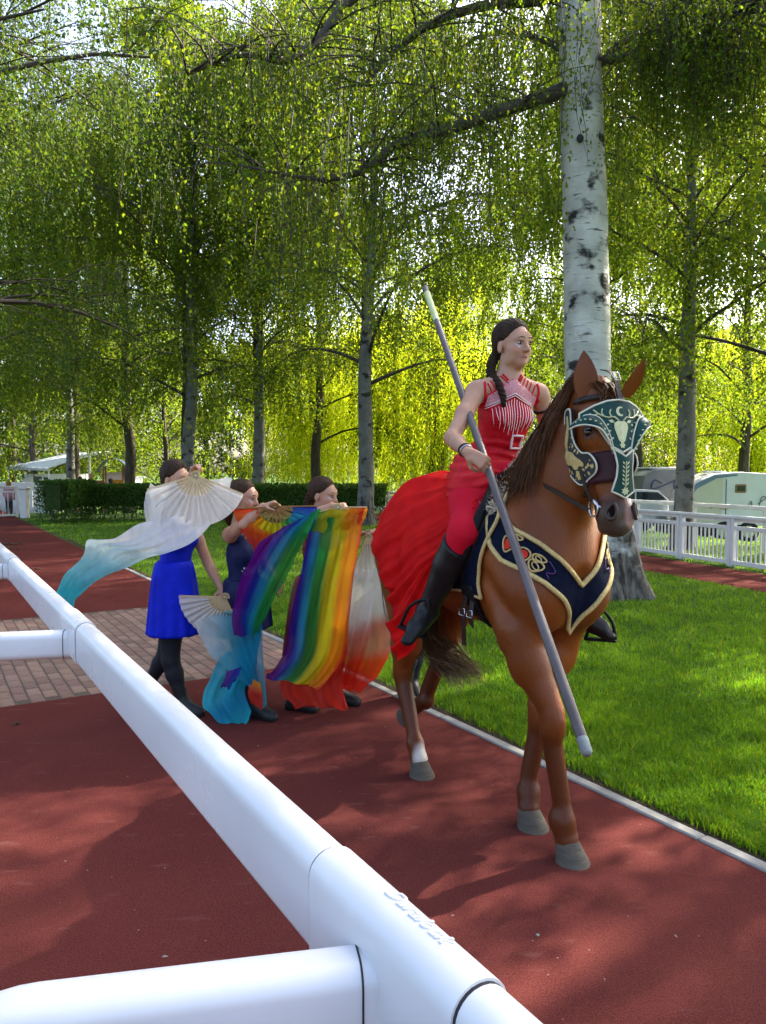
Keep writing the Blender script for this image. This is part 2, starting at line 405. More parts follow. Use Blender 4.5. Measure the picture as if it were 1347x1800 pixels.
for s in sleeves:
    hl = .172
    mb = MB(); pts = []
    mb.sweep(profS, [TN(t, RN, RZ) - RO for t in (s - hl, s - hl + .003, s + hl - .003, s + hl)]); mb.build('joint_sleeve', M['pvc'], rail, angle=40)
    # dark gap rings at both ends of the sleeve
    for e in (-1, 1):
        t = s + e * (hl + .002); profG = [(x * 1.006, z * 1.006) for x, z in prof]
        MB().sweep(profG, [TN(t - .002, RN, RZ) - RO, TN(t + (.0025 if e > 0 else -.0012), RN, RZ) - RO]).build('gap_ring', M['gap'], rail, angle=40)
    # bent post: arm leaves the sleeve, turns down into the ground
    ad = Vector((-.98, -.19, 0)).normalized(); c0 = TN(s, RN, RZ - .034)
    rad = .13; L0 = .43; pts = [c0 + ad * x for x in (.0, .045, .05, .12, .30, L0)]
    ups = [Vector((0, 0, 1))] * 6
    for k in range(1, 13):
        a = R(90 * k / 12); pts.append(c0 + ad * (L0 + rad * math.sin(a)) + Vector((0, 0, -rad * (1 - math.cos(a))))); ups.append(Vector((0, 0, math.cos(a))) + ad * math.sin(a))
    for z in (.5, .2, -.3): pts.append(Vector((pts[-1].x, pts[-1].y, z))); ups.append(ad)
    MB().sweep(rrect(.075, .105, .026, .026), [p - RO for p in pts], ups).build('bent_post', M['pvc'], rail, angle=40)
    MB().sweep(rrect(.0775, .1075, .027, .027), [c0 + ad * .0465 - RO, c0 + ad * .0490 - RO]).build('gap_ring', M['gap'], rail, angle=40)
# embossed maker's lettering on top of the near sleeve
cu = bpy.data.curves.new('lettering', 'FONT'); cu.body = 'Duralock'; cu.size = .034; cu.shear = .3; cu.extrude = .0008; cu.align_x = 'CENTER'; cu.align_y = 'CENTER'; cu.bevel_depth = .0004
to = bpy.data.objects.new('tmp', cu); COL.objects.link(to)
dg = bpy.context.evaluated_depsgraph_get(); tme = bpy.data.meshes.new_from_object(to.evaluated_get(dg)); bpy.data.objects.remove(to)
lt = link('embossed_lettering', tme, rail, M['pvc'])
up = (NV * .22 + Vector((0, 0, 1))).normalized(); yy = up.cross(TV).normalized()
mw = Matrix((TV, yy, up)).transposed().to_4x4(); mw.translation = TN(-.77, RN + .010, RZ + .0772) - RO
lt.matrix_local = mw

# ================================================================== white picket fences round the ring
def fence_panel(root, a, b, h=.9, nb=11):
    """post at a, rails and balusters to b (local to root)"""
    d = (b - a); L = d.length; d.normalize(); rz = math.atan2(d.y, d.x); RM = rotz(rz)
    P = lambda t, z: a + d * t + Vector((0, 0, z))
    for s in (.045, L - .045):
        MB().box(P(s, (h - .06) / 2), (.075, .085, h - .06), RM, bev=.006).build('post', M['fence'], root)
    w = L - .17
    MB().box(P(L / 2, h - .03), (L - .003, .12, .06), RM, bev=.015).build('top_rail', M['fence'], root)
    MB().box(P(L / 2, h - .215), (w, .05, .07), RM, bev=.006).build('middle_rail', M['fence'], root)
    MB().box(P(L / 2, h - .085), (w, .04, .045), RM, bev=.006).build('upper_rail', M['fence'], root)
    MB().box(P(L / 2, .085), (w, .05, .075), RM, bev=.006).build('bottom_rail', M['fence'], root)
    me = MB().box((0, 0, 0), (.024, .024, h - .37)).mesh('baluster'); me.materials.append(M['fence'])
    for k in range(nb):
        o = link('baluster', me, root); o.location = P(.085 + w * (k + .5) / nb, (h - .215 + .085) / 2); o.rotation_euler = (0, 0, rz)
fw = empty('picket_fence', FA); tag(fw, 'long white picket fence along the ring path, behind the horse to the right edge', 'fence')
k = 0; step = 1.28
while k * step < 22.5:
    fence_panel(fw, FD * (k * step - 1.28), FD * ((k + 1) * step - 1.28)); k += 1
# second rail beyond the first fence on the right
fr = empty('rail_fence', FA + FN * 2.2); tag(fr, 'thin white single-rail fence between picket fence and trailers', 'fence')
for i in range(10):
    MB().box(FD * (i * 2.0 - 2) + Vector((0, 0, .44)), (.07, .07, .88), bev=.006).build('post', M['fence'], fr)
MB().sweep(rrect(.08, .09, .03, .02), [FD * -4 + Vector((0, 0, .92)), FD * 18 + Vector((0, 0, .92))]).build('top_rail', M['fence'], fr, angle=40)
# picket fence at the far left, with its big white post beside the hedge
LA, LB = gnd(-60, 912), gnd(33, 909)
fl = empty('picket_fence', LA); tag(fl, 'short white picket fence at left edge ending in a thick post by the hedge', 'fence')
LBl = LB - LA; n_ = max(1, round(LBl.length / 1.35))
for i in range(n_): fence_panel(fl, LBl * (i / n_), LBl * ((i + 1) / n_), h=1.15, nb=9)
LBp = gnd(42, 911) - LA
mb = MB(); mb.box(LBp + Vector((.05, 0, .52)), (.26, .26, 1.04), bev=.02); mb.box(LBp + Vector((.05, 0, 1.08)), (.36, .36, .10), bev=.03); mb.build('gate_post', M['fence'], fl)

# ================================================================== vegetation
def leaves(name, P, size, rg, mat, droop=1.0, width=.36, var=.28, parent=None, yel=.35):
    n = len(P); s = (size * rg.uniform(.65, 1.25, n))[:, None]
    a = unit(np.array([0, 0, -droop]) + rg.normal(0, .55, (n, 3)))
    b = unit(np.cross(a, rg.normal(0, 1, (n, 3)))); c = np.cross(a, b)
    w = s * width; m = P + a * s * .42; f = c * s * rg.uniform(-.12, .12, (n, 1))
    V = np.stack([P, m + b * w + f, P + a * s, m - b * w + f], 1).reshape(-1, 3)
    k = np.arange(n)[:, None] * 4; t = np.concatenate([k, k + 1, k + 2, k + 3], 1)
    br = rg.uniform(1 - var, 1 + var, n); ye = rg.uniform(-yel, yel, n)
    col = np.stack([br * (1 + ye * .6), br, br * (1 - ye * .5)], 1).repeat(4, 0)
    me = mesh_np(name, V, quads=t, smooth=False, col=col); me.materials.append(mat)
    return me
class Wood:
    def __init__(s): s.mb = MB()
    def branch(s, pts, r0, r1, n=5):
        k = len(pts); s.mb.tube(pts, [r0 + (r1 - r0) * i / (k - 1) for i in range(k)], n)
def limb_pts(p0, az, el0, L, droop, rg, k=7):
    """a limb that leaves at elevation el0 and bends down along its length"""
    pts = [np.array(p0, float)]; el = el0; a = az
    for i in range(k - 1):
        d = np.array([math.cos(a) * math.cos(el), math.sin(a) * math.cos(el), math.sin(el)])
        pts.append(pts[-1] + d * L / (k - 1)); el -= droop / (k - 1) * (.5 + 1.0 * i / k); a += rg.normal(0, .13); el += rg.normal(0, .07)
    return np.array(pts)
def hang(pts_list, rg, tw, lo, hi, step, out=None, drift=.12, woods=None, zmin=.5):
    """hanging twigs from points; returns leaf points"""
    P = []
    for p in pts_list:
        for _ in range(tw):
            L = rg.uniform(lo, hi); n = max(3, int(L / step)); q = np.array(p) + rg.normal(0, .10, 3)
            d = rg.normal(0, drift, 3); d[2] = -1
            t = (np.arange(n) + rg.uniform(0, 1, n)) / n
            x = q + d * (t * L)[:, None] + rg.normal(0, .035, (n, 3)); x[:, :2] += (rg.normal(0, .10, 2) * (t ** 2)[:, None] * L)
            x = x[x[:, 2] > zmin]
            if len(x): P.append(x)
            if woods is not None and L > lo + .35 * (hi - lo) and rg.random() < .6:
                e = q + d * L
                if e[2] > zmin: woods.branch([q, q + d * L * .5 + np.append(rg.normal(0, .03, 2), 0), e], .006, .002, 3)
    return P
def trunk_mesh(name, path, radii, mat, n=18, seed=0, flare=0.0):
    """tapered trunk with knobs, bulges and a root flare"""
    rg = np.random.default_rng(seed); path = crv(path, 46); rr = np.interp(np.linspace(0, 1, 46), np.linspace(0, 1, len(radii)), radii)
    V = []
    for i, p in enumerate(path):
        for k in range(n):
            a = 2 * math.pi * k / n; z = p[2]
            nz = mnoise.noise(Vector((math.cos(a) * 1.3 + seed, math.sin(a) * 1.3, z * 1.1))) * .10 + mnoise.noise(Vector((math.cos(a) * 3 + seed, math.sin(a) * 3, z * 4))) * .04
            fl = flare * math.exp(-max(z, 0) / .32) * (1.0 + .75 * math.cos(a * 5 + seed)) + flare * .5 * math.exp(-max(z, 0) / .9)
            r = rr[i] * (1 + nz) + fl * .55
            V.append((p[0] + r * math.cos(a), p[1] + r * math.sin(a), z))
    Q = [(i * n + k, i * n + (k + 1) % n, (i + 1) * n + (k + 1) % n, (i + 1) * n + k) for i in range(45) for k in range(n)]
    me = mesh_np(name, V, quads=Q); me.materials.append(mat); return me
def birch_variant(seed, H, r0, base, CR, nl, nsub, tw, leaf, tlen=(.35, 1.15), step=.05, lim=(35, 75), bark='bark', lmat='leaf', droop=1.5, seg=1.0):
    rg = np.random.default_rng(seed); W = Wood(); P = []
    path = [(0, 0, -.15), (0, 0, .02 * H)] + [(rg.normal(0, .05), rg.normal(0, .05), H * f) for f in (.15, .3, .5, .75, 1.0)]
    tm = trunk_mesh('trunk', path, [r0 * 1.15, r0, r0 * .92, r0 * .8, r0 * .55, r0 * .28, .02], M[bark], 14, seed, flare=r0 * .45)
    for i in range(nl):
        f = (i + rg.uniform(.2, .8)) / nl; h = base + (H * .96 - base) * f ** .9
        pr = (.72 + .5 * math.sin(min(1, f * 1.6) * math.pi * .62)) * (1 - f ** 2.2) + .16
        L = CR * pr * rg.uniform(.8, 1.15); az = i * 2.39996 + rg.normal(0, .25)
        lp = limb_pts((0, 0, h), az, R(rg.uniform(*lim)) * (.6 + .5 * f), L, droop, rg, 8); rb = max(.014, .26 * r0 * (1 - f * .75))
        W.branch(lp, rb, .010, 5)
        for j in range(nsub):
            t = .18 + .82 * (j + rg.uniform(0, 1)) / nsub; x = t * 7; k = min(6, int(x)); p = lp[k] + (lp[k + 1] - lp[k]) * (x - k)
            sp = limb_pts(p, az + rg.choice((-1, 1)) * rg.uniform(.3, 1.3), R(rg.uniform(-5, 50)), (.22 + .30 * (1 - t)) * L + .35, 1.6, rg, 5)
            W.branch(sp, .014, .004, 3)
            P += hang([sp[1], sp[2], (sp[2] + sp[3]) / 2, sp[3], sp[4]], rg, tw, tlen[0], tlen[1], step, woods=W if seg and rg.random() < seg * .4 else None)
    P = np.concatenate(P)
    cm = leaves('crown', P, leaf, rg, M[lmat])
    wm = W.mb.mesh('branches', smooth=True, fix=False); wm.materials.append(M['twig'])
    return tm, wm, cm
def willow_variant(seed, H, CR, strands, leaf=.10, step=.05, zlo=.9):
    rg = np.random.default_rng(seed); W = Wood(); P = []
    tm = trunk_mesh('trunk', [(0, 0, -.1), (.1, 0, 1.2), (.25, .1, 3), (.1, .2, H * .55), (0, 0, H * .8)], [.48, .42, .36, .25, .12], M['dbark'], 14, seed, .15)
    for i in range(26):
        az = i * 2.4 + rg.normal(0, .2); L = CR * rg.uniform(.55, 1.1)
        lp = limb_pts((0, 0, H * rg.uniform(.35, .8)), az, R(rg.uniform(40, 75)), L * 1.25, 2.2, rg, 9); W.branch(lp, .09, .012, 5)
        for j in range(strands // 26):
            t = rg.uniform(.25, 1) * 7.99; k = int(t); p = lp[k] + (lp[k + 1] - lp[k]) * (t - k) + rg.normal(0, .55, 3) * np.array([1, 1, .5])
            end = rg.uniform(zlo, zlo + .55 * max(.1, p[2] - zlo)) if rg.random() < .85 else zlo
            Ln = max(.8, p[2] - end); n = int(Ln / step); tt = (np.arange(n) + rg.uniform(0, 1, n)) / n
            sw = rg.normal(0, .10, 2); x = np.stack([p[0] + sw[0] * tt * Ln * .6 + rg.normal(0, .03, n), p[1] + sw[1] * tt * Ln * .6 + rg.normal(0, .03, n), p[2] - tt * Ln], 1); P.append(x)
    P = np.concatenate(P); cm = leaves('crown', P, leaf, rg, M['leafw'], droop=1.6, width=.17, var=.3)
    wm = W.mb.mesh('branches', smooth=True, fix=False); wm.materials.append(M['twig']); return tm, wm, cm
def place_tree(name, var, loc, label, cat='tree', rz=0, sc=1.0, tilt=(0, 0), group=None, crown=True):
    loc = Vector(loc); loc.z = gz(loc.x, loc.y); e = empty(name, loc); e.rotation_euler = (tilt[0], tilt[1], rz); e.scale = sc if isinstance(sc, tuple) else (sc,) * 3
    tm, wm, cm = var
    link('trunk', tm, e); link('branches', wm, e); link('crown', cm, e)
    tag(e, label, cat, group); return e

# big birch beside the horse
def big_birch():
    rg = np.random.default_rng(11); W = Wood(); P = []
    base = gnd(1078, 1047); Y = base.y
    pts = [at(u, v, Y) - base for u, v in ((1078, 1075), (1068, 960), (1050, 820), (1036, 700), (1030, 450), (1024, 240), (1016, 0))]
    up = pts[-1] + Vector((-.2, .1, 3.2)); pts += [up, up + Vector((.1, .2, 4.5))]
    e = empty('birch_tree', base)
    tm = trunk_mesh('trunk', pts, [.36, .345, .325, .30, .282, .275, .27, .2, .03], M['bark'], 28, 3, flare=.20); link('trunk', tm, e)
    def px(seq, y0, y1): n = len(seq); return [np.array(at(u, v, Y + y0 + (y1 - y0) * i / (n - 1)) - base) for i, (u, v) in enumerate(seq)]
    limbs = [px(((1012, 150), (960, 170), (900, 188), (800, 224), (700, 252), (640, 300), (560, 315), (470, 300)), 0, -1.6),
             px(((1040, 112), (1090, 102), (1160, 100), (1215, 78), (1290, 82), (1330, 118)), 0, -1.0),
             px(((1010, -20), (940, 0), (860, 8), (760, 40), (690, 95), (640, 150)), 0, -1.2),
             px(((1020, -60), (820, -60), (640, -20), (560, 70), (500, 108), (430, 95), (330, 130)), 0, -2.0),
             px(((1190, 92), (1185, 60), (1210, 20), (1200, -40)), -.4, -.8),
             px(((1215, 78), (1260, 40), (1330, 20), (1400, 30)), -.5, -1.4)]
    for i, l in enumerate(limbs): W.branch(V3(crv(l, 16)), (.105, .075, .10, .09, .04, .04)[i], .016, 8)
    subs = []
    for l in limbs:
        c = crv(l, 16)
        for p in c[3:]:
            for _ in range(3):
                sp = limb_pts(p, rg.uniform(0, 6.28), R(rg.uniform(-10, 45)), rg.uniform(.6, 1.7), 1.5, rg, 5); W.branch(sp, .016, .004, 3); subs += list(sp[1:])
    low = []
    for l, k0 in ((limbs[0], 6), (limbs[2], 3), (limbs[1], 5)):
        for p in crv(l, 26)[k0:]:
            for _ in range(2): low.append(p + rg.normal(0, .35, 3) * np.array([1, 1.6, .3]))
    for i in range(22):
        h = 6.6 + i * .40; L = 4.8 * (1 - (h - 6.5) / 12) * rg.uniform(.8, 1.15)
        cx = np.array(pts[6]) if h < 9 else np.array(pts[7]); az = i * 2.4 + rg.normal(0, .2)
        lp = limb_pts((cx[0], cx[1], h), az, R(rg.uniform(30, 65)), L, 1.5, rg, 8); W.branch(lp, .06, .01, 5)
        for j in range(9):
            t = (.2 + .8 * rg.random()) * 6.99; k = int(t); p = lp[k] + (lp[k + 1] - lp[k]) * (t - k)
            sp = limb_pts(p, az + rg.choice((-1, 1)) * rg.uniform(.3, 1.3), R(rg.uniform(-5, 45)), rg.uniform(.6, 1.6), 1.6, rg, 5); W.branch(sp, .014, .004, 3); subs += list(sp[1:])
    P = np.concatenate(hang(subs, rg, 2, .25, 1.25, .044, woods=W) + hang(low, rg, 3, .5, 2.1, .046, woods=W))
    # the crown leaves the lower trunk bare
    link('branches', W.mb.mesh('branches', smooth=True, fix=False), e, M['twig'])
    link('crown', leaves('crown', P, .047, rg, M['leaf']), e)
    # knot hole
    kp = at(1020, 243, Y - .278) - base
    mb = MB(); mb.ball((0, 0, 0), (.045, .02, .055)); o = mb.build('knot_hole', M['gap'], e, smooth=True, loc=kp)
    tag(e, 'large white-barked birch with thick trunk right behind the horse', 'tree'); return e
big_birch()
VA = birch_variant(21, 17, .25, 4.2, 4.8, 34, 8, 3, .088, (.4, 1.5), .065, bark='bark_shaded')
VB = birch_variant(22, 15, .22, 3.8, 4.2, 30, 8, 3, .088, (.4, 1.6), .065, bark='bark_shaded')
VC = birch_variant(23, 17, .30, 3.0, 5.8, 36, 10, 3, .060, (.4, 1.6), .052, lmat='leafd')       # near tree, its crown shade put into the darker leaf colour
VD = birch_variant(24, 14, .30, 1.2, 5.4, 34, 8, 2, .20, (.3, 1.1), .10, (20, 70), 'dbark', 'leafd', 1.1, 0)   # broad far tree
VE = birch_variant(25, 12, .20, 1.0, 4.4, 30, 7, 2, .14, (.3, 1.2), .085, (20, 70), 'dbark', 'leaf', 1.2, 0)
VF = birch_variant(26, 18, .24, 3.0, 5.4, 36, 8, 3, .12, (.4, 1.6), .085, (25, 72), 'dbark', 'leaf', 1.4, 0)   # deep birch, dark bark keeps its trunk inconspicuous
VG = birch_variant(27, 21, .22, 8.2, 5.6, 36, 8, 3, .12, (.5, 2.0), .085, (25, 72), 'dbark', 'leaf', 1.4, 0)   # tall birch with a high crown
VW = willow_variant(31, 11, 5.0, 1000, .14, .066, .75)
def gp(u, Y): d = ray(u, 830); return Vector((d.x * Y / d.y, Y, 0))
place_tree('birch_tree', VA, gp(642, 24.0), 'birch with dark fissured trunk standing just left of the red-dressed rider, at hedge end', rz=.6, tilt=(0, R(1.6)))
place_tree('birch_tree', VB, gp(450, 29.0), 'slim birch leaning left behind the hedge, above the navy-dressed dancer', rz=2.1, tilt=(0, R(-3.2)))
place_tree('birch_tree', VA, gp(326, 28.0), 'birch with smooth pale grey trunk rising behind the dancer in bright blue', rz=3.9, tilt=(0, R(-2.3)))
place_tree('birch_tree', VB, gp(126, 36.0), 'thin speckled birch in front of the white awning at far left', rz=5.0, sc=.95, tilt=(0, R(-3.5)))
place_tree('birch_tree', VB, gp(1201, 16.5), 'slender grey-trunked birch behind the picket fence, in front of the horse trailers', rz=1.2, sc=.9, tilt=(0, R(-.6)))
place_tree('birch_tree', VA, Vector((8.2, 15.2, 0)), 'birch cut off by the right edge of the photo, its limbs reaching in', rz=2.6, sc=.85)
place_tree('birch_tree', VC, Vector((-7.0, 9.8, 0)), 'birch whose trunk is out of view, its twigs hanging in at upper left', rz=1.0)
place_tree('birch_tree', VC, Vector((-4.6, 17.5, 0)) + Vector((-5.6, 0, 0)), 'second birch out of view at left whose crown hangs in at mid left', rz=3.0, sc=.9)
for i, (x, y, v, s) in enumerate(((10.4, 7.8, VF, 1.0), (9.3, 9.0, VB, 1.05), (15.5, 19.5, VA, 1.0))):  # unseen trees added in the sun's path to shade the foreground
    place_tree('birch_tree', v, (x, y, 0), 'unseen birch added beyond the right edge to cast shade', rz=i * 1.7, sc=s, group='unseen shade birches added beyond the right edge')
place_tree('willow_tree', VW, gp(760, 38), 'weeping willow glowing bright yellow green between birch trunk and rider', sc=(1.0, 1.0, 1.0))
place_tree('willow_tree', VW, gp(563, 42), 'darker weeping willow with thick trunk above the parked cars', rz=2, sc=(1.15, 1.0, 1.0))
place_tree('willow_tree', VW, gp(1330, 46), 'weeping willow at right edge behind the trailers', rz=4, sc=(1.1, 1.1, 1.0))
for i, (u, Y, v, s, lb) in enumerate(((60, 47, VE, 1.15, 'bushy light green tree left of the white awning'), (215, 50, VE, 1.0, 'low leafy tree behind the playhouse'), (290, 44, VE, .9, 'leafy young tree right of the playhouse'), (-40, 54, VE, 1.2, 'leafy tree at the left edge behind the picket fence'),
                              (1120, 52, VE, 1.0, 'light green leafy tree behind the dark trailer'), (930, 62, VE, 1.2, 'light green leafy tree seen behind the rider and horse'))):
    place_tree('leafy_tree', v, gp(u, Y), lb, rz=i * 1.3, sc=s)
for i in range(17):
    u = -160 + i * 105 + random.uniform(-30, 30); Y = random.choice((60, 68, 76)) + random.uniform(-3, 3)
    place_tree('broad_tree', VD, gp(u, Y), 'broad dark leafy tree in the mass behind the park', rz=i * 2.1, sc=(1.15, 1.15, random.uniform(.9, 1.15)), group='trees massed at the back of the park')
for i, (u, Y, s, lb) in enumerate(((850, 53, 1.0, 'leafy birch rising behind the bright yellow-green willow'), (800, 62, 1.15, 'farthest leafy birch, seen above the bright willow'),
        (1026, 33, 1.0, 'leafy birch with low crown hidden behind the big white-barked trunk'), (560, 36, 1.0, 'dark-trunked birch above the gap between the second and third dancer'),
        (225, 36, 1.05, 'dark-trunked leaning birch between playhouse and blue-dressed dancer'), (1310, 30, .9, 'dark-trunked birch right of the slender birch, above the cream trailer'),
        (-120, 26, 1.0, 'birch beyond the left edge whose crown reaches in above the awning'), (1120, 46, 1.0, 'distant leafy birch behind the dark grey trailer'))):
    place_tree('birch_tree', VF, gp(u, Y), lb, rz=i * 1.9 + .4, sc=s, group='birches deeper in the park')
for i, (u, Y, lb) in enumerate(((131, 40.5, 'tall high-crowned birch right behind the thin speckled birch near the awning'), (331, 32, 'tall high-crowned birch right behind the pale birch above the blue dancer'),
        (456, 33, 'tall high-crowned birch right behind the slim leaning birch above the navy dancer'), (640, 29, 'tall high-crowned birch right behind the fissured birch left of the rider'),
        (1052, 30, 'tall high-crowned birch hidden behind the big birch, its crown showing above'), (1204, 24, 'tall high-crowned birch right behind the slender birch at the trailers'),
        (-60, 33, 'tall high-crowned birch just beyond the left edge'), (210, 52, 'tall high-crowned birch far behind the playhouse'))):
    place_tree('birch_tree', VG, gp(u, Y), lb, rz=i * 2.3 + .2, sc=random.uniform(.9, 1.08), group='tall birches behind the hedge line')

# hedge: wall of small leaves with stems showing below
def hedge(root_loc, segs, label):
    rg = np.random.default_rng(5); e = empty('clipped_hedge', root_loc); P = []; W = MB(); core = MB()
    for (a, b, wd, h0, h1) in segs:
        a = Vector(a); b = Vector(b); d = b - a; L = d.length; d.normalize(); nn = Vector((-d.y, d.x, 0)); n = int(L * (h1 - h0) * 2000)
        face = rg.integers(0, 4, n); t = rg.uniform(0, 1, n) * L; w = np.where(face == 0, rg.uniform(-1, 1, n) * wd / 2, np.where(face == 3, rg.uniform(-1, 1, n), rg.choice((-1, 1), n) * rg.uniform(.82, 1.05, n)) * wd / 2)
        z = np.where(face == 0, h1 + rg.normal(0, .025, n), h0 + (h1 - h0) * rg.uniform(0, 1, n) ** .75)
        z = np.where((z < h0 + .45 * (h1 - h0)) & (rg.random(n) < .18), z + .35 * (h1 - h0), z)
        Q = np.array(a)[None] + np.array(d)[None] * t[:, None] + np.array(nn)[None] * w[:, None]; Q[:, 2] = np.minimum(z, h1 + .05); P.append(Q)
        for k in range(int(L / .22)):
            s = a + d * ((k + rg.random()) * .22) + nn * rg.uniform(-.3, .3) * wd
            W.tube([s, s + Vector((rg.normal(0, .06), rg.normal(0, .06), h0 + .35)), s + Vector((rg.normal(0, .14), rg.normal(0, .14), h1 * .8))], [.018, .012, .004], 4)
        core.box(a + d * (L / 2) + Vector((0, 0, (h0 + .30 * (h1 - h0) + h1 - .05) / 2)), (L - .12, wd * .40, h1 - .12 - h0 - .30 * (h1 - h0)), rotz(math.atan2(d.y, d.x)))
    link('foliage', leaves('foliage', np.concatenate(P), .075, rg, M['hedge'], droop=0, width=.4), e)
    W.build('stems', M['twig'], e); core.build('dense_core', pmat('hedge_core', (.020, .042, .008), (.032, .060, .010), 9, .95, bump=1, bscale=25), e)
    tag(e, label, 'hedge'); return e
h0 = gnd(72, 921); h1 = gnd(96, 921)
ha = gnd(104, 915); hb = gnd(690, 910)
hedge((0, 0, 0), [(h0 + Vector((.3, .2, 0)), h0 + Vector((.3, 2.4, 0)), 1.15, .0, 1.34), (ha + Vector((.5, .55, 0)), Vector((hb.x - .2, ha.y + .55, 0)), .9, .12, 1.2)], 'long clipped dark green hedge with a denser block at its left end')

# grass
def grass():
    rg = np.random.default_rng(9); n = 430000
    u = rg.uniform(-40, 1420, n); v = 904 + (1640 - 904) * rg.uniform(0, 1, n) ** 1.15
    xc = (u - CX) / FPX; yc = (CY - v) / FPX; dy = math.cos(PITCH) - math.sin(PITCH) * yc; dz = math.sin(PITCH) + math.cos(PITCH) * yc
    t = -CAMH / dz; X = xc * t; Y = dy * t
    X = X + rg.normal(0, .02, n); Y = Y + rg.normal(0, .02, n)
    N = X * NV.x + Y * NV.y; T = X * TV.x + Y * TV.y
    FnD = (X - FA.x) * FN.x + (Y - FA.y) * FN.y
    edge = KERB_N + .10 + .10 * rg.random(n) ** 2
    keep = (N > edge) & (Y < 27) & ((FnD < -1.78) | ((FnD > -.2) & (Y < 24) & (rg.random(n) < .7)))
    X = X[keep]; Y = Y[keep]; N = N[keep]; n = len(X)
    cl = np.array([mnoise.noise(Vector((x * 1.7, y * 1.7, 0))) + .6 * mnoise.noise(Vector((x * 6, y * 6, 3))) for x, y in zip(X[::1], Y[::1])])
    h = (.040 + .015 * cl + rg.normal(0, .010, n)).clip(.015, .10) * np.where(N < KERB_N + .32, 1.2, 1.0); w = np.maximum(.0032, Y * .00052) * rg.uniform(.7, 1.3, n)
    az = rg.uniform(0, 2 * np.pi, n); ln = rg.uniform(.1, .9, n) * h; la = rg.uniform(0, 2 * np.pi, n)
    FnZ = np.clip((X - FA.x) * FN.x + (Y - FA.y) * FN.y - 2.6, 0, 7) / 7; GZ = -.55 * FnZ ** 2 * (3 - 2 * FnZ)
    bx, by = np.cos(az) * w, np.sin(az) * w; lx, ly = np.cos(la) * ln, np.sin(la) * ln; z0 = GZ - .004; h = h + GZ; hm = GZ + (h - GZ) * .6
    V = np.stack([np.stack([X - bx, Y - by, z0], 1), np.stack([X + bx, Y + by, z0], 1), np.stack([X + bx * .7 + lx * .3, Y + by * .7 + ly * .3, hm], 1), np.stack([X - bx * .7 + lx * .3, Y - by * .7 + ly * .3, hm], 1), np.stack([X + lx, Y + ly, h], 1)], 1).reshape(-1, 3)
    k = np.arange(n)[:, None] * 5
    br = (1 + .28 * cl + rg.normal(0, .16, n)).clip(.5, 1.6); ye = rg.normal(0, .16, n) + .10 * cl; dry = rg.random(n) < .012
    col = np.stack([br * (1 + ye), br, br * (1 - ye)], 1); col[dry] = (2.6, 1.5, 3.0); col = col.repeat(5, 0)
    me = mesh_np('grass', V, quads=np.concatenate([k, k + 1, k + 2, k + 3], 1), tris=np.concatenate([k + 3, k + 2, k + 4], 1), smooth=False, col=col)
    o = link('grass', me, None, M['grass']); tag(o, 'short bright green lawn grass beside the red track', 'grass', kind='stuff')
grass()

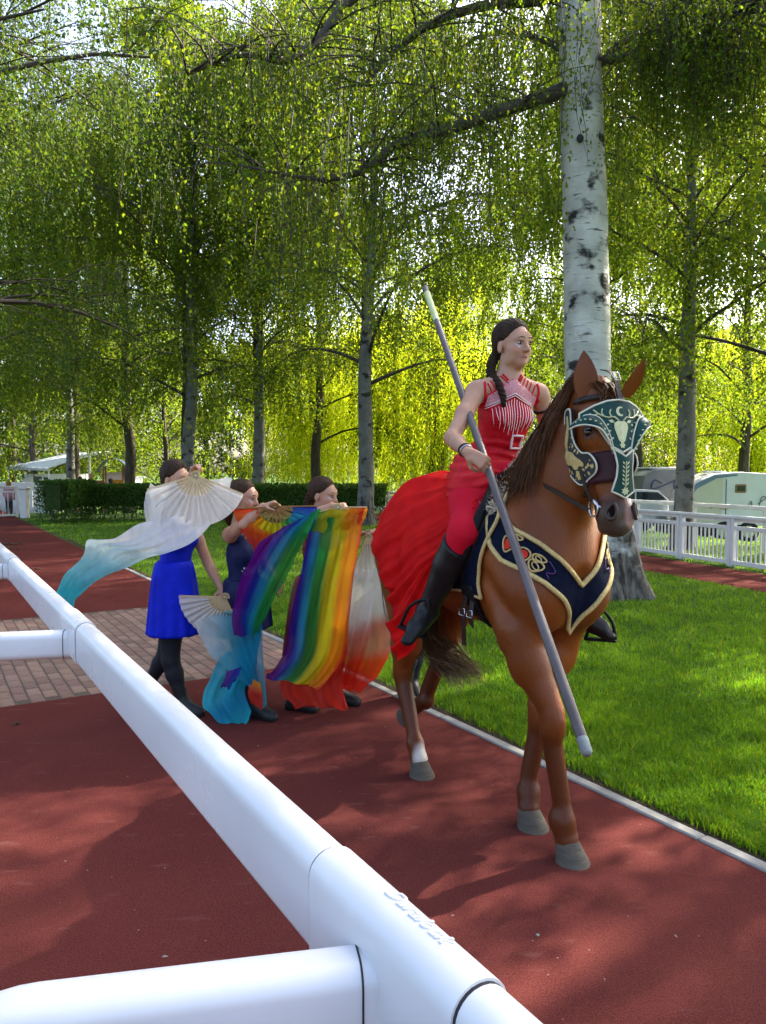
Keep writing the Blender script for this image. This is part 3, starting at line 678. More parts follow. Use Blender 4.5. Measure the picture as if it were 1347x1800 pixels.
# ================================================================== implicit modelling: bodies grown as one continuous surface
A3 = lambda p: np.asarray(p, float)
class SDF:
    def __init__(s, lo, hi, res):
        s.lo = A3(lo); s.res = res; s.n = np.ceil((A3(hi) - s.lo) / res).astype(int) + 1
        s.d = np.full(s.n, .3, np.float32); s.c = np.zeros((*s.n, 3), np.float32)
        s.ax = [(s.lo[i] + res * np.arange(s.n[i])).astype(np.float32) for i in range(3)]
    def win(s, lo, hi):
        a = np.clip(np.floor((A3(lo) - s.lo) / s.res).astype(int), 0, s.n - 1); b = np.clip(np.ceil((A3(hi) - s.lo) / s.res).astype(int) + 1, 0, s.n)
        sl = tuple(slice(int(a[i]), int(b[i])) for i in range(3))
        return sl, s.ax[0][sl[0]][:, None, None], s.ax[1][sl[1]][None, :, None], s.ax[2][sl[2]][None, None, :]
    def put(s, sl, dn, k, col, mode):
        d = s.d[sl]
        if mode == 'add':
            h = np.clip(.5 + .5 * (d - dn) / k, 0, 1); s.d[sl] = d + (dn - d) * h - k * h * (1 - h)
        else:
            h = np.clip(.5 - .5 * (d + dn) / k, 0, 1); s.d[sl] = d + (-dn - d) * h + k * h * (1 - h)
        if col is not None:
            hh = h[..., None]; s.c[sl] = s.c[sl] * (1 - hh) + np.asarray(col, np.float32) * hh
    def rc(s, a, b, ra, rb, k=.02, col=None, flat=None, mode='add'):
        a = A3(a); b = A3(b); r = max(ra, rb); m = r * (max(1, flat[1]) if flat else 1) + k + 3 * s.res
        sl, X, Y, Z = s.win(np.minimum(a, b) - m, np.maximum(a, b) + m)
        if min(x.stop - x.start for x in sl) <= 0: return s
        px, py, pz = X - a[0], Y - a[1], Z - a[2]; ba = b - a; sc = 1.0
        if flat:
            n = A3(flat[0]); n = n / np.linalg.norm(n); q = 1 / flat[1] - 1; dn = px * n[0] + py * n[1] + pz * n[2]
            px, py, pz = px + n[0] * dn * q, py + n[1] * dn * q, pz + n[2] * dn * q; ba = ba + n * (ba @ n) * q; sc = (1 + min(1, flat[1])) / 2
        L2 = max(ba @ ba, 1e-12); t = np.clip((px * ba[0] + py * ba[1] + pz * ba[2]) / L2, 0, 1)
        dd = (np.sqrt((px - t * ba[0]) ** 2 + (py - t * ba[1]) ** 2 + (pz - t * ba[2]) ** 2) - (ra + (rb - ra) * t)) * sc
        s.put(sl, dd, k, col, mode); return s
    def ell(s, c, r, k=.02, col=None, rot=None, mode='add'):
        c = A3(c); r = A3(r); m = r.max() + k + 3 * s.res
        sl, X, Y, Z = s.win(c - m, c + m)
        if min(x.stop - x.start for x in sl) <= 0: return s
        px, py, pz = X - c[0], Y - c[1], Z - c[2]
        if rot is not None:
            Q = np.asarray(rot, float)          # columns are the ellipsoid axes
            px, py, pz = (px * Q[0, i] + py * Q[1, i] + pz * Q[2, i] for i in range(3))
        k0 = np.sqrt((px / r[0]) ** 2 + (py / r[1]) ** 2 + (pz / r[2]) ** 2); k1 = np.sqrt((px / r[0] ** 2) ** 2 + (py / r[1] ** 2) ** 2 + (pz / r[2] ** 2) ** 2)
        s.put(sl, k0 * (k0 - 1) / np.maximum(k1, 1e-6), k, col, mode); return s
    def chain(s, pts, rad, k=.02, col=None, flat=None):
        for i in range(len(pts) - 1): s.rc(pts[i], pts[i + 1], rad[i], rad[i + 1], k, col, flat)
        return s
    def grid(s): return s.ax[0][:, None, None], s.ax[1][None, :, None], s.ax[2][None, None, :]
    def paint(s, c, r, col, soft=.03):
        c = A3(c); m = np.max(r) + soft; sl, X, Y, Z = s.win(c - m, c + m); r = A3(r) * np.ones(3)
        q = np.sqrt(((X - c[0]) / r[0]) ** 2 + ((Y - c[1]) / r[1]) ** 2 + ((Z - c[2]) / r[2]) ** 2)
        h = np.clip((1 - q) * r.min() / soft + .5, 0, 1)[..., None]; s.c[sl] = s.c[sl] * (1 - h) + np.asarray(col, np.float32) * h; return s
    def mesh(s, name, d=None, mat=None, smooth=True):
        d = s.d if d is None else d
        V, Q, C = surface_nets(d, s.lo, s.res, s.c)
        me = mesh_np(name, V, quads=Q, smooth=smooth, col=C)
        if mat: me.materials.append(mat)
        return me
def surface_nets(d, lo, res, c):
    sg = d < 0; n = np.array(d.shape); sl = lambda o: tuple(slice(o[i], n[i] - 1 + o[i]) for i in range(3))
    cs = [(i, j, k) for i in (0, 1) for j in (0, 1) for k in (0, 1)]
    cnt = np.zeros(n - 1, np.int8)
    for o in cs: cnt += sg[sl(o)]
    act = (cnt > 0) & (cnt < 8); ijk = np.argwhere(act); idx = np.full(n - 1, -1, np.int32); idx[act] = np.arange(len(ijk))
    acc = np.zeros((len(ijk), 3)); num = np.zeros(len(ijk))
    val = {o: d[ijk[:, 0] + o[0], ijk[:, 1] + o[1], ijk[:, 2] + o[2]] for o in cs}
    for o in cs:
        for ax in range(3):
            if o[ax]: continue
            q = list(o); q[ax] = 1; va, vb = val[o], val[tuple(q)]; x = (va < 0) != (vb < 0)
            t = np.where(x, va / np.where(x, va - vb, 1), 0); p = np.tile(np.array(o, float), (len(ijk), 1)); p[:, ax] += t
            acc += p * x[:, None]; num += x
    P = acc / num[:, None]; V = lo + (ijk + P) * res
    C = c[ijk[:, 0], ijk[:, 1], ijk[:, 2]]
    Q = []
    for ax in range(3):
        o = [0, 0, 0]; o[ax] = 1
        s0 = [slice(1, n[i] - 1) for i in range(3)]; s1 = list(s0); s0[ax] = slice(0, n[ax] - 1); s1[ax] = slice(1, n[ax])
        a = sg[tuple(s0)]; b = sg[tuple(s1)]
        e = np.argwhere(a != b); off = np.array([1, 1, 1]); off[ax] = 0; g = e + off
        u, v = [(1, 2), (2, 0), (0, 1)][ax]; du = np.zeros(3, int); du[u] = 1; dv = np.zeros(3, int); dv[v] = 1
        f = lambda w: idx[w[:, 0], w[:, 1], w[:, 2]]
        q = np.stack([f(g - du - dv), f(g - dv), f(g), f(g - du)], 1)
        fl = b[tuple(e.T)]; q[fl] = q[fl][:, ::-1]; Q.append(q)
    Q = np.concatenate(Q); Q = Q[(Q >= 0).all(1)]
    return V, Q, C
def obj_sdf(name, F, mat, parent, d=None): return link(name, F.mesh(name, d, mat), parent)

# ================================================================== the horse (local frame: x forward, y to its left, z up)
HF = Vector((.48, -.8773, 0)).normalized(); HL = Vector((-HF.y, HF.x, 0)); HO = HF * -3.1 + HL * 2.317; HRZ = math.atan2(HF.y, HF.x)
def hloc(u, v, y):
    """photo pixel at lateral offset y of the horse -> horse-local point"""
    d = ray(u, v); o = Vector((0, 0, CAMH)); t = (HO.dot(HL) + y - o.dot(HL)) / d.dot(HL); p = o + d * t
    return np.array([(p - HO).dot(HF), y, p.z])
horse = empty('horse', HO, HRZ); tag(horse, 'chestnut horse in dark green armour mask walking along the red track', 'horse')
M['coat'] = pmat('chestnut_coat', (1.08, 1.08, 1.05), (.62, .55, .52), 3.2, .33, attr='Col', bump=.22, bscale=110, stretch=(1, 1, .35), spec=.27, sheen=.0, rough2=.50)
M['hair_h'] = pmat('horse_hair', (.050, .018, .006), (.11, .040, .012), 30, .5, spec=.2)
M['hoof'] = pmat('hoof_horn', (.060, .050, .036), (.095, .082, .062), 12, .8, bump=.3, bscale=30, stretch=(1, 1, 4))
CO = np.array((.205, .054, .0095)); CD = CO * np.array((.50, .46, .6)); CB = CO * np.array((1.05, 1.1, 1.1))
HYAW = R(9); HY = A3((math.sin(HYAW), math.cos(HYAW), 0))
HA = A3((.165 * math.cos(HYAW), -.165 * math.sin(HYAW), -.986)); HB = A3((.986 * math.cos(HYAW), -.986 * math.sin(HYAW), .165)); HP0 = A3((.728, .008, 2.0))
def hd(s_, b_, y_=0.0): return HP0 + HA * s_ + HB * b_ + HY * y_
HROT = np.stack([HA, HY, HB], 1)        # ellipsoid axes: along, lateral, front
def build_horse():
    S = SDF((-1.12, -.46, -.02), (1.02, .46, 2.12), .0098); Yax = (0, 1, 0)
    # trunk
    S.rc((.30, 0, 1.25), (-.10, 0, 1.235), .335, .325, .05, CO, (Yax, .84)); S.rc((-.10, 0, 1.235), (-.50, 0, 1.28), .325, .285, .06, CO, (Yax, .92))
    S.rc((.26, 0, 1.50), (-.12, 0, 1.46), .105, .10, .10, CO, (Yax, .7)); S.ell((-.48, 0, 1.33), (.33, .245, .26), .08, CO)
    S.ell((-.62, 0, 1.26), (.215, .215, .25), .08, CO)
    S.ell((.47, 0, 1.17), (.16, .205, .21), .07, CO)
    for s in (-1, 1):
        S.ell((.50, s * .095, 1.10), (.13, .10, .15), .05, CO); S.ell((.36, s * .17, 1.24), (.17, .10, .30), .07, CO, Matrix.Rotation(R(18), 3, 'Y'))
        S.ell((-.565, s * .135, 1.17), (.23, .118, .33), .08, CO)
    # neck, crest, throat
    S.rc((.33, 0, 1.34), (.475, 0, 1.60), .265, .195, .10, CO, (Yax, .66)); S.rc((.475, 0, 1.60), (.615, 0, 1.90), .195, .120, .06, CO, (Yax, .62))
    S.rc((.18, 0, 1.50), (.44, 0, 1.78), .08, .07, .07, CO, (Yax, .6)); S.rc((.44, 0, 1.78), (.66, 0, 2.00), .07, .055, .06, CO, (Yax, .7))
    for s in (-1, 1): S.rc((.40, s * .08, 1.45), (.58, s * .055, 1.84), .075, .05, .06, CO)
    # fore legs: shoulder, elbow, knee, fetlock
    for s, el, kn, fe, hf in ((-1, (.42, -.175, .96), (.600, -.125, .570), (.648, -.102, .165), (.672, -.095, .085)), (1, (.34, .155, .95), (.335, .030, .505), (.322, -.015, .150), (.350, -.035, .085))):
        sh = (.46, s * .165, 1.12); el, kn, fe, hf = map(A3, (el, kn, fe, hf))
        S.rc(sh, el, .14, .112, .08, CO, (Yax, .72)); S.rc(el, el * .62 + kn * .38, .108, .084, .06, CO, (Yax, .80)); S.rc(el * .62 + kn * .38, kn + (0, 0, .06), .084, .054, .04, CO)
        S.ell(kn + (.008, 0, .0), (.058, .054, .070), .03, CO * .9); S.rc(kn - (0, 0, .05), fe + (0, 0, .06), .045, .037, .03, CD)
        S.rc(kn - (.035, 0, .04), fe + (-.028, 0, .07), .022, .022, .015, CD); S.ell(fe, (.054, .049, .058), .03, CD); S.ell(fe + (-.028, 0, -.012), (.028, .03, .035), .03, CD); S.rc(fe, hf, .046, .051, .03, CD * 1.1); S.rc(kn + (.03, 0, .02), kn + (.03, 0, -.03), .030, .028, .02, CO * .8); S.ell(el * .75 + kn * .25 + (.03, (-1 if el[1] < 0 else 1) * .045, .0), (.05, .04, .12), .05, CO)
    # hind legs: thigh, stifle, gaskin, hock, cannon, fetlock
    for s, st, ho, fe, hf in ((-1, (-.46, -.185, .98), (-.605, -.165, .530), (-.455, -.170, .160), (-.415, -.170, .088)), (1, (-.50, .18, .98), (-.675, .125, .565), (-.755, .085, .285), (-.860, .070, .220))):
        st, ho, fe, hf = map(A3, (st, ho, fe, hf)); th = A3((-.585, s * .16, 1.20))
        S.rc(th, st, .20, .135, .08, CO, (Yax, .70)); S.rc(th + (-.075, 0, -.02), (st + ho) / 2 + (-.06, 0, .10), .145, .10, .07, CO, (Yax, .72))
        S.rc(st, ho * .65 + st * .35, .125, .085, .06, CO, (Yax, .78)); S.rc(ho * .65 + st * .35, ho + (.01, 0, .03), .088, .054, .04, CO)
        S.ell(ho, (.056, .046, .068), .03, CO * .9); S.rc(ho + (-.045, 0, .05), ho + (-.05, 0, .02), .026, .022, .03, CO * .9)
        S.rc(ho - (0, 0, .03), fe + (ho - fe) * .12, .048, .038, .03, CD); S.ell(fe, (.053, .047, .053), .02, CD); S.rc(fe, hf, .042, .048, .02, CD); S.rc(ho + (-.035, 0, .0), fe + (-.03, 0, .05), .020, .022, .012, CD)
    # head
    H = lambda *a: hd(*a); k = .025
    S.rc(H(.03, -.035), H(.22, -.005), .085, .092, .04, CO, (Yax, .95)); S.rc(H(.20, .0), H(.50, .022), .088, .054, k, CO, (Yax, .80))
    for s in (-1, 1):
        S.ell(H(.20, .015, s * .070), (.055, .035, .040), .03, CO, HROT); S.ell(H(.235, -.10, s * .040), (.125, .050, .095), .04, CO, HROT)
        S.rc(H(.30, .01, s * .068), H(.44, .0, s * .052), .016, .012, .03, CO)                                     # facial crest
        S.ell(H(.535, .040, s * .040), (.050, .034, .036), .02, CO * .45, HROT)
    S.rc(H(.27, -.105), H(.52, -.040), .062, .040, .03, CO, (Yax, .8)); S.ell(H(.530, .004), (.080, .070, .068), .03, CO * .42, HROT)
    S.ell(H(.585, .018), (.038, .056, .054), .02, CO * .40, HROT); S.ell(H(.575, -.045), (.034, .036, .034), .018, CO * .45, HROT)
    for s in (-1, 1):
        S.ell(H(.195, .030, s * .112), (.020, .014, .026), .012, CO * .35, HROT, 'sub')
        S.ell(H(.60, -.018, s * .046), (.006, .03, .034), .008, CO * .2, HROT, 'sub')
    # muscle lines: pectoral cleft, shoulder, elbow, neck furrow, flank, gaskin
    for s in (-1, 1):
        for p, q, r, k_ in (((.655, s * .008, 1.20), (.615, s * .008, .98), .010, .060), ((.31, s * .300, 1.20), (.47, s * .262, 1.03), .006, .085), ((.27, s * .292, 1.02), (.33, s * .262, .92), .006, .085), ((-.34, s * .300, 1.28), (-.36, s * .268, 1.04), .006, .09)):
            S.rc(p, q, r, r * .8, k_, None, None, 'sub')
    # coat markings: dark muzzle, pink snip, white pastern on the right hind leg
    S.paint(H(.57, .01), (.13, .12, .105), (.070, .046, .034), .05); S.paint(H(.545, .085, .040), (.065, .040, .060), (.34, .19, .16), .012); S.paint(H(.47, .07, .045), (.03, .02, .09), (.45, .38, .34), .015)
    S.paint((-.372, -.17, .105), (.050, .070, .085), (.50, .45, .40), .03)
    for s in (-1, 1): S.paint(H(.195, .02, s * .11), (.04, .03, .035), CO * .3, .02)
    body = obj_sdf('body', S, M['coat'], horse); return S, body
HS, hbody = build_horse()
def bvh_of(me): return BVHTree.FromPolygons([v.co.copy() for v in me.vertices], [tuple(p.vertices) for p in me.polygons])
HBVH = bvh_of(hbody.data)

# hooves
def hoof(c, ax, sc=1.0, tilt=0.0, parent=horse):
    """coronet ring to ground ring; c ground centre"""
    V = []; n = 18; rings = ((.0, .072, .080), (.012, .070, .078), (.070, .054, .056), (.088, .050, .050), (.092, .042, .042))
    for z, rx, ry in rings:
        for k in range(n):
            a = 2 * math.pi * k / n; x = math.cos(a) * rx * (1.18 if math.cos(a) > 0 else .82) - z * .38 + .012; V.append((x * sc, math.sin(a) * ry * sc * .92, z * sc))
    Fc = [(i * n + k, i * n + (k + 1) % n, (i + 1) * n + (k + 1) % n, (i + 1) * n + k) for i in range(4) for k in range(n)] + [tuple(range(n - 1, -1, -1)), tuple(range(4 * n, 5 * n))]
    mb = MB().add(V, Fc); o = mb.build('hoof', M['hoof'], parent, angle=50); o.location = c; o.rotation_euler = (0, tilt, ax); return o
hoof((.688, -.095, .004), .05); hoof((.366, -.038, .004), -.02); hoof((-.398, -.17, .004), 0, .95); hoof((-.955, .062, .150), 0, .95, R(58))
# eyes
for s in (-1, 1):
    o = MB().ball((0, 0, 0), .021, 14, 10).build('eye', pmat('horse_eye', (.006, .004, .003), (.012, .006, .004), 10, .05, coat=1), horse, smooth=True); o.location = hd(.195, .022, s * .092)
for s in (-1, 1):                                         # nostrils: dark hollow with a soft raised rim
    c = hd(.522, .083, s * .060); ax = unit((HB * .72 + HY * (s * .68))[None])[0]; up_ = unit((HA * .9 + HB * -.25 + HY * (s * .25))[None])[0]; sd_ = np.cross(ax, up_)
    q, nn, _, _ = HBVH.find_nearest(Vector(c)); q = np.array(q)
    rim = [q + ax * .003 + up_ * (.031 * math.cos(t)) + sd_ * (.019 * math.sin(t) * (1 + .35 * math.cos(t))) for t in np.linspace(0, 2 * math.pi, 25)[:-1]]
    me = mesh_np('nostril_rim', [tuple(p + (ax * math.cos(b) + unit((p - q)[None])[0] * math.sin(b)) * .0075) for p in rim for b in np.linspace(0, 2 * math.pi, 9)[:-1]], quads=[(i * 8 + k, i * 8 + (k + 1) % 8, ((i + 1) % 24) * 8 + (k + 1) % 8, ((i + 1) % 24) * 8 + k) for i in range(24) for k in range(8)], col=np.tile((.060, .040, .032), (192, 1))); link('nostril_rim', me, horse, M['coat'])
    MB().ball(q + ax * -.004, (.0295, .0175, .008), 16, 8, Matrix([list(up_), list(sd_), list(ax)]).transposed()).build('nostril', pmat('nostril_dark', (.006, .004, .004), (.010, .006, .006), 20, .8, spec=.05), horse, smooth=True)
# ears: curved cones with a hollow facing forward
def ear(base, tip, fwd, w):
    base, tip, fwd = Vector(base), Vector(tip), Vector(fwd).normalized(); ax = (tip - base); L = ax.length; ax.normalize(); side = ax.cross(fwd).normalized(); fw = side.cross(ax); V = []; n = 14; K = 9
    for i in range(K + 1):
        t = i / K; rw = w * (max(0.0, math.sin(min(1, (t * .80 + .20)) * math.pi)) ** .75) * (1 - .25 * t) if i < K else .002; c = base + ax * (L * t) + fw * (.012 * math.sin(t * 3.1) + .010 * t * t)
        for k in range(n):
            a = 2 * math.pi * k / n; f = math.cos(a); d_ = .42 * rw * f if f < 0 else -.16 * rw * f      # front pressed in
            V.append(c + side * (math.sin(a) * rw) + fw * d_)
    Fc = [(i * n + k, i * n + (k + 1) % n, (i + 1) * n + (k + 1) % n, (i + 1) * n + k) for i in range(K) for k in range(n)]
    me = mesh_np('ear', V, quads=Fc, col=np.tile(CO * .8, (len(V), 1))); return link('ear', me, horse, M['coat'])
eR = hloc(1032, 690, -.07); tR = hloc(1026, 617, -.075); eL = hloc(1098, 690, .065); tL = hloc(1131, 628, .085)
ear(eR - (0, 0, .02), tR, (.80, -.60, .1), .056); ear(eL - (0, 0, .02), tL, (.95, .05, 0), .046)
# hair made of thin tapered strands
def strands(name, curves, w0, parent, mat, seg=7, w1=.15):
    V = []; Q = []; rg = np.random.default_rng(len(curves))
    for c in curves:
        c = crv(c, seg); t = np.gradient(c, axis=0); sd = unit(np.cross(t, rg.normal(0, 1, 3)[None] + 1e-3)); b = len(V); w = w0 * rg.uniform(.6, 1.3)
        for i in range(seg):
            ww = w * (1 - (1 - w1) * (i / (seg - 1)) ** 1.5); V.append(c[i] - sd[i] * ww); V.append(c[i] + sd[i] * ww)
        Q += [(b + 2 * i, b + 2 * i + 1, b + 2 * i + 3, b + 2 * i + 2) for i in range(seg - 1)]
    me = mesh_np(name, V, quads=Q); return link(name, me, parent, mat)
rg = np.random.default_rng(3); C_ = []
crest = crv([(.20, 0, 1.60), (.33, 0, 1.745), (.46, 0, 1.875), (.58, 0, 1.99), (.66, -.005, 2.055)], 200)
def on_neck(p, n_out):
    q, nrm, _, _ = HBVH.find_nearest(Vector(p)); return np.array(q + nrm * n_out)
for i in range(3000):
    k = int(rg.uniform(0, 199)); p = crest[k] + rg.normal(0, .010, 3); f = k / 199; L = rg.uniform(.26, .46) * (1.0 if f < .8 else .75); back = rg.uniform(-.18, -.02) - .06 * f
    pts = [p, p + (-.012, -.035, .012)]; cur = pts[-1]
    for j in range(1, 5):
        q = p + np.array([back * j / 4 * .8, -.05 - .10 * (j / 4) ** .5, -L * j / 4]); q = on_neck(q, .008 + rg.uniform(0, .028)); pts.append(q)
    C_.append(pts)
for i in range(130):                                        # wisps on the far side
    k = int(rg.uniform(0, 199)); p = crest[k] + rg.normal(0, .012, 3); C_.append([p, p + (-.01, .03, .02), on_neck(p + (-.03, .09, -.08), .015), on_neck(p + (-.05, .12, -.16), .012)])
strands('mane', C_, .0023, horse, M['hair_h'])
C_ = []
for i in range(170):                                        # forelock brushed to the right side
    y0 = rg.uniform(-.05, .05); p = hd(-.030, -.02, y0) + rg.normal(0, .006, 3); e = hd(rg.uniform(.10, .20), .075, -.03 + rg.uniform(-.075, .065))
    m = hd(.03, .066, y0 * .8 - .01); C_.append([p, m + rg.normal(0, .008, 3), e + rg.normal(0, .006, 3)])
strands('forelock', C_, .0045, horse, M['hair_h'])
M['hair_t'] = pmat('tail_hair', (.075, .040, .020), (.16, .095, .05), 30, .5, spec=.35)
C_ = []; dock = A3((-.825, 0, 1.42))
tips = [hloc(u, v, .05) for u, v in ((838, 1180), (842, 1192), (825, 1200), (805, 1202), (790, 1190), (780, 1175))]
for i in range(620):
    e = tips[rg.integers(0, 6)] + rg.normal(0, .025, 3); o = rg.normal(0, 1, 3) * np.array([.03, .045, .03])
    C_.append([dock + o * .5, dock + (-.10, 0, -.12) + o, A3((-.86, .02, 1.0)) + o * 1.3, A3((-.68, .05, .72)) + o * 1.5, e])
strands('tail', C_, .0045, horse, M['hair_t'], 11)

# ================================================================== tack and armour
def surf_patch(name, f, outline, step, thick, mat, parent, off=0.0, smooth=True, lift=None):
    """2D outline -> thin solid patch lying on the surface f(a, b) -> (point, normal)"""
    O2 = [Vector((float(a), float(b))) for a, b in outline]; n = len(O2)
    xs = [p.x for p in O2]; ys = [p.y for p in O2]; pts = list(O2)
    def inside(x, y):
        c = False; j = n - 1
        for i in range(n):
            if (O2[i].y > y) != (O2[j].y > y) and x < (O2[j].x - O2[i].x) * (y - O2[i].y) / (O2[j].y - O2[i].y) + O2[i].x: c = not c
            j = i
        return c
    y = min(ys) + step / 2; r = 0
    while y < max(ys):
        x = min(xs) + (step / 2 if r % 2 else 0)
        while x < max(xs):
            if inside(x, y) and min((Vector((x, y)) - q).length for q in O2) > step * .35: pts.append(Vector((x, y)))
            x += step
        y += step; r += 1
    vc, ed, fc, *_ = delaunay_2d_cdt(pts, [], [list(range(n))], 1, 1e-6)
    T = []; B = []
    for p in vc:
        q, nn = f(p.x, p.y); q = Vector(q); nn = Vector(nn).normalized(); l = off + (lift(p.x, p.y) if lift else 0); T.append(q + nn * (l + thick)); B.append(q + nn * l)
    m = len(T); Fc = [tuple(t) for t in fc] + [tuple(m + i for i in t[::-1]) for t in fc]
    cnt = {}
    for t in fc:
        for i in range(len(t)):
            e = (t[i], t[(i + 1) % len(t)]); cnt[e] = 1
    for a, b in list(cnt):
        if (b, a) not in cnt: Fc.append((a, b, m + b, m + a)[::-1])
    mb = MB().add(T + B, Fc); return mb.build(name, mat, parent, angle=40 if smooth else None)
def dens(outline, step, closed=True):
    P = [np.array(p, float) for p in outline]; out = []; n = len(P)
    for i in range(n if closed else n - 1):
        a, b = P[i], P[(i + 1) % n]; k = max(1, int(np.linalg.norm(b - a) / step)); out += [tuple(a + (b - a) * j / k) for j in range(k)]
    if not closed: out.append(tuple(P[-1]))
    return out
def on_surf(name, f, pts, r, mat, parent, off=.004, closed=False, n=6, flat=None):
    V = []
    for a, b in pts: q, nn = f(a, b); V.append(Vector(q) + Vector(nn).normalized() * off)
    return MB().tube(V, r, n, closed=closed).build(name, mat, parent, smooth=True)
def mir(half): return half + [(-a, b) for a, b in half[::-1] if abs(a) > 1e-6]
def smooth_poly(pts, n=60, closed=True):
    P = [tuple(p) for p in pts]
    if not closed: return [tuple(p) for p in crv(P, n)]
    c = crv(P[-2:] + P + P[:2], n * 2); k = len(P) + 3; t0 = 2 / k; t1 = (2 + len(P)) / k; m = len(c)
    return [tuple(p) for p in c[int(t0 * (m - 1)):int(t1 * (m - 1))]]
def onhorse(name, label, cat):
    e = empty(name, HO, HRZ); tag(e, label, cat); return e
M['green'] = pmat('green_leather', (.005, .034, .030), (.010, .055, .047), 22, .45, bump=.15, bscale=120, spec=.15)
M['cream'] = pmat('cream_piping', (.62, .60, .47), (.50, .48, .36), 30, .5)
M['gold'] = pmat('painted_gold', (.55, .40, .14), (.70, .56, .25), 60, .42, metal=.25)
M['palegold'] = pmat('pale_gold_paint', (.52, .52, .30), (.40, .42, .22), 60, .45, metal=.1)
M['slate'] = pmat('slate_leather', (.024, .028, .031), (.038, .043, .045), 24, .5, bump=.15, bscale=120)
M['band'] = pmat('purple_brown_leather', (.046, .014, .022), (.036, .013, .010), 9, .45, bump=.2, bscale=90, spec=.15)
M['leather'] = pmat('dark_leather', (.022, .014, .011), (.035, .022, .016), 30, .42, bump=.2, bscale=140)
M['black'] = pmat('black_leather', (.006, .006, .007), (.011, .011, .013), 22, .5, bump=.15, bscale=150, spec=.15)
M['steel'] = pmat('steel', (.55, .55, .55), (.45, .45, .46), 30, .25, metal=1)
M['navy'] = pmat('navy_cloth', (.0035, .0055, .016), (.007, .010, .026), 40, .8, bump=.25, bscale=260, spec=.06)
M['braid'] = pmat('gold_braid', (.46, .33, .12), (.62, .47, .20), 80, .5, bump=.5, bscale=200, metal=.15)
M['jewel'] = pmat('red_sequins', (.60, .006, .004), (.85, .05, .02), 220, .3, bump=.8, bscale=300, spec=.3)

mask = onhorse('armour_mask', 'green and cream leather face armour with gold deer, worn by the horse', 'horse armour')
def brow_f(y, s):
    b = .104 - 2.4 * y * y - .04 * max(0, s - .2); return hd(s, b, y), HB + HY * (4.8 * y)
def nose_f(y, s):
    b = .116 - 5.5 * y * y - .20 * max(0, s - .33); return hd(s, b, y), HB + HY * (9 * y)
def cheek_f(sd):
    def f(b, s): y = .114 - .20 * max(0, s - .27) - .10 * max(0, b) - 1.2 * max(0, -.06 - b) ** 2; return hd(s, b, sd * y), HY * sd + HB * .1
    return f
bo = mir([(0, .080), (.05, .085), (.10, .101), (.150, .127), (.153, .150), (.118, .168), (.088, .200), (.066, .240), (.048, .268), (0, .293)])
bo = dens(bo, .012)
surf_patch('brow_plate', brow_f, bo, .014, .004, M['green'], mask); on_surf('brow_piping', brow_f, bo, .0042, M['cream'], mask, .003, True)
no = dens(mir([(0, .312), (.044, .282), (.034, .35), (.036, .39), (.051, .446), (0, .474)]), .01)
surf_patch('nose_plate', nose_f, no, .012, .004, M['green'], mask); on_surf('nose_piping', nose_f, no, .0040, M['cream'], mask, .003, True)
co = smooth_poly([(-.100, .085), (-.062, .085), (-.064, .165), (-.050, .225), (-.010, .272), (.036, .286), (.060, .328), (.046, .362), (0, .382), (-.064, .398), (-.118, .358), (-.148, .302), (-.150, .247), (-.128, .190), (-.112, .135)], 44)
for sd in (-1, 1):
    f = cheek_f(sd); surf_patch('cheek_plate', f, co, .016, .004, M['slate'], mask); on_surf('cheek_piping', f, co, .0040, M['cream'], mask, .003, True)
    # eye visor: a curved ribbon standing off the face
    up = crv([hd(s, b, sd * y) for s, b, y in ((.158, -.015, .146), (.142, .046, .143), (.140, .085, .128), (.156, .100, .092), (.208, .106, .062), (.258, .104, .047), (.290, .100, .043))], 26)
    lo = crv([hd(s, b, sd * y) for s, b, y in ((.178, -.010, .166), (.178, .062, .168), (.184, .100, .146), (.203, .122, .108), (.238, .120, .078), (.272, .112, .058), (.298, .104, .046))], 26)
    V = []; W_ = 5
    for i in range(26):
        for j in range(W_ + 1):
            t = j / W_; p = up[i] * (1 - t) + lo[i] * t + HB * (.006 * math.sin(math.pi * t)) + HY * (sd * .008 * math.sin(math.pi * t)); V.append(p)
    vi = mesh_np('visor', V, quads=[(i * (W_ + 1) + j, i * (W_ + 1) + j + 1, (i + 1) * (W_ + 1) + j + 1, (i + 1) * (W_ + 1) + j) for i in range(25) for j in range(W_)])
    vo = link('visor', vi, mask, M['green']); so = vo.modifiers.new('thick', 'SOLIDIFY'); so.thickness = .004; so.offset = 0
    MB().tube(V3(up), .0036, 6).build('visor_piping', M['cream'], vo, smooth=True); MB().tube(V3(lo), .0040, 6).build('visor_piping', M['cream'], vo, smooth=True)
    mid = (up + lo) / 2
    mb = MB()
    for i in range(3, 24, 2): mb.ball(mid[i] + HB * .009 + HY * (sd * .009), (.0045, .006, .0035), 6, 4)
    mb.build('visor_flowers', M['palegold'], vo, smooth=True)
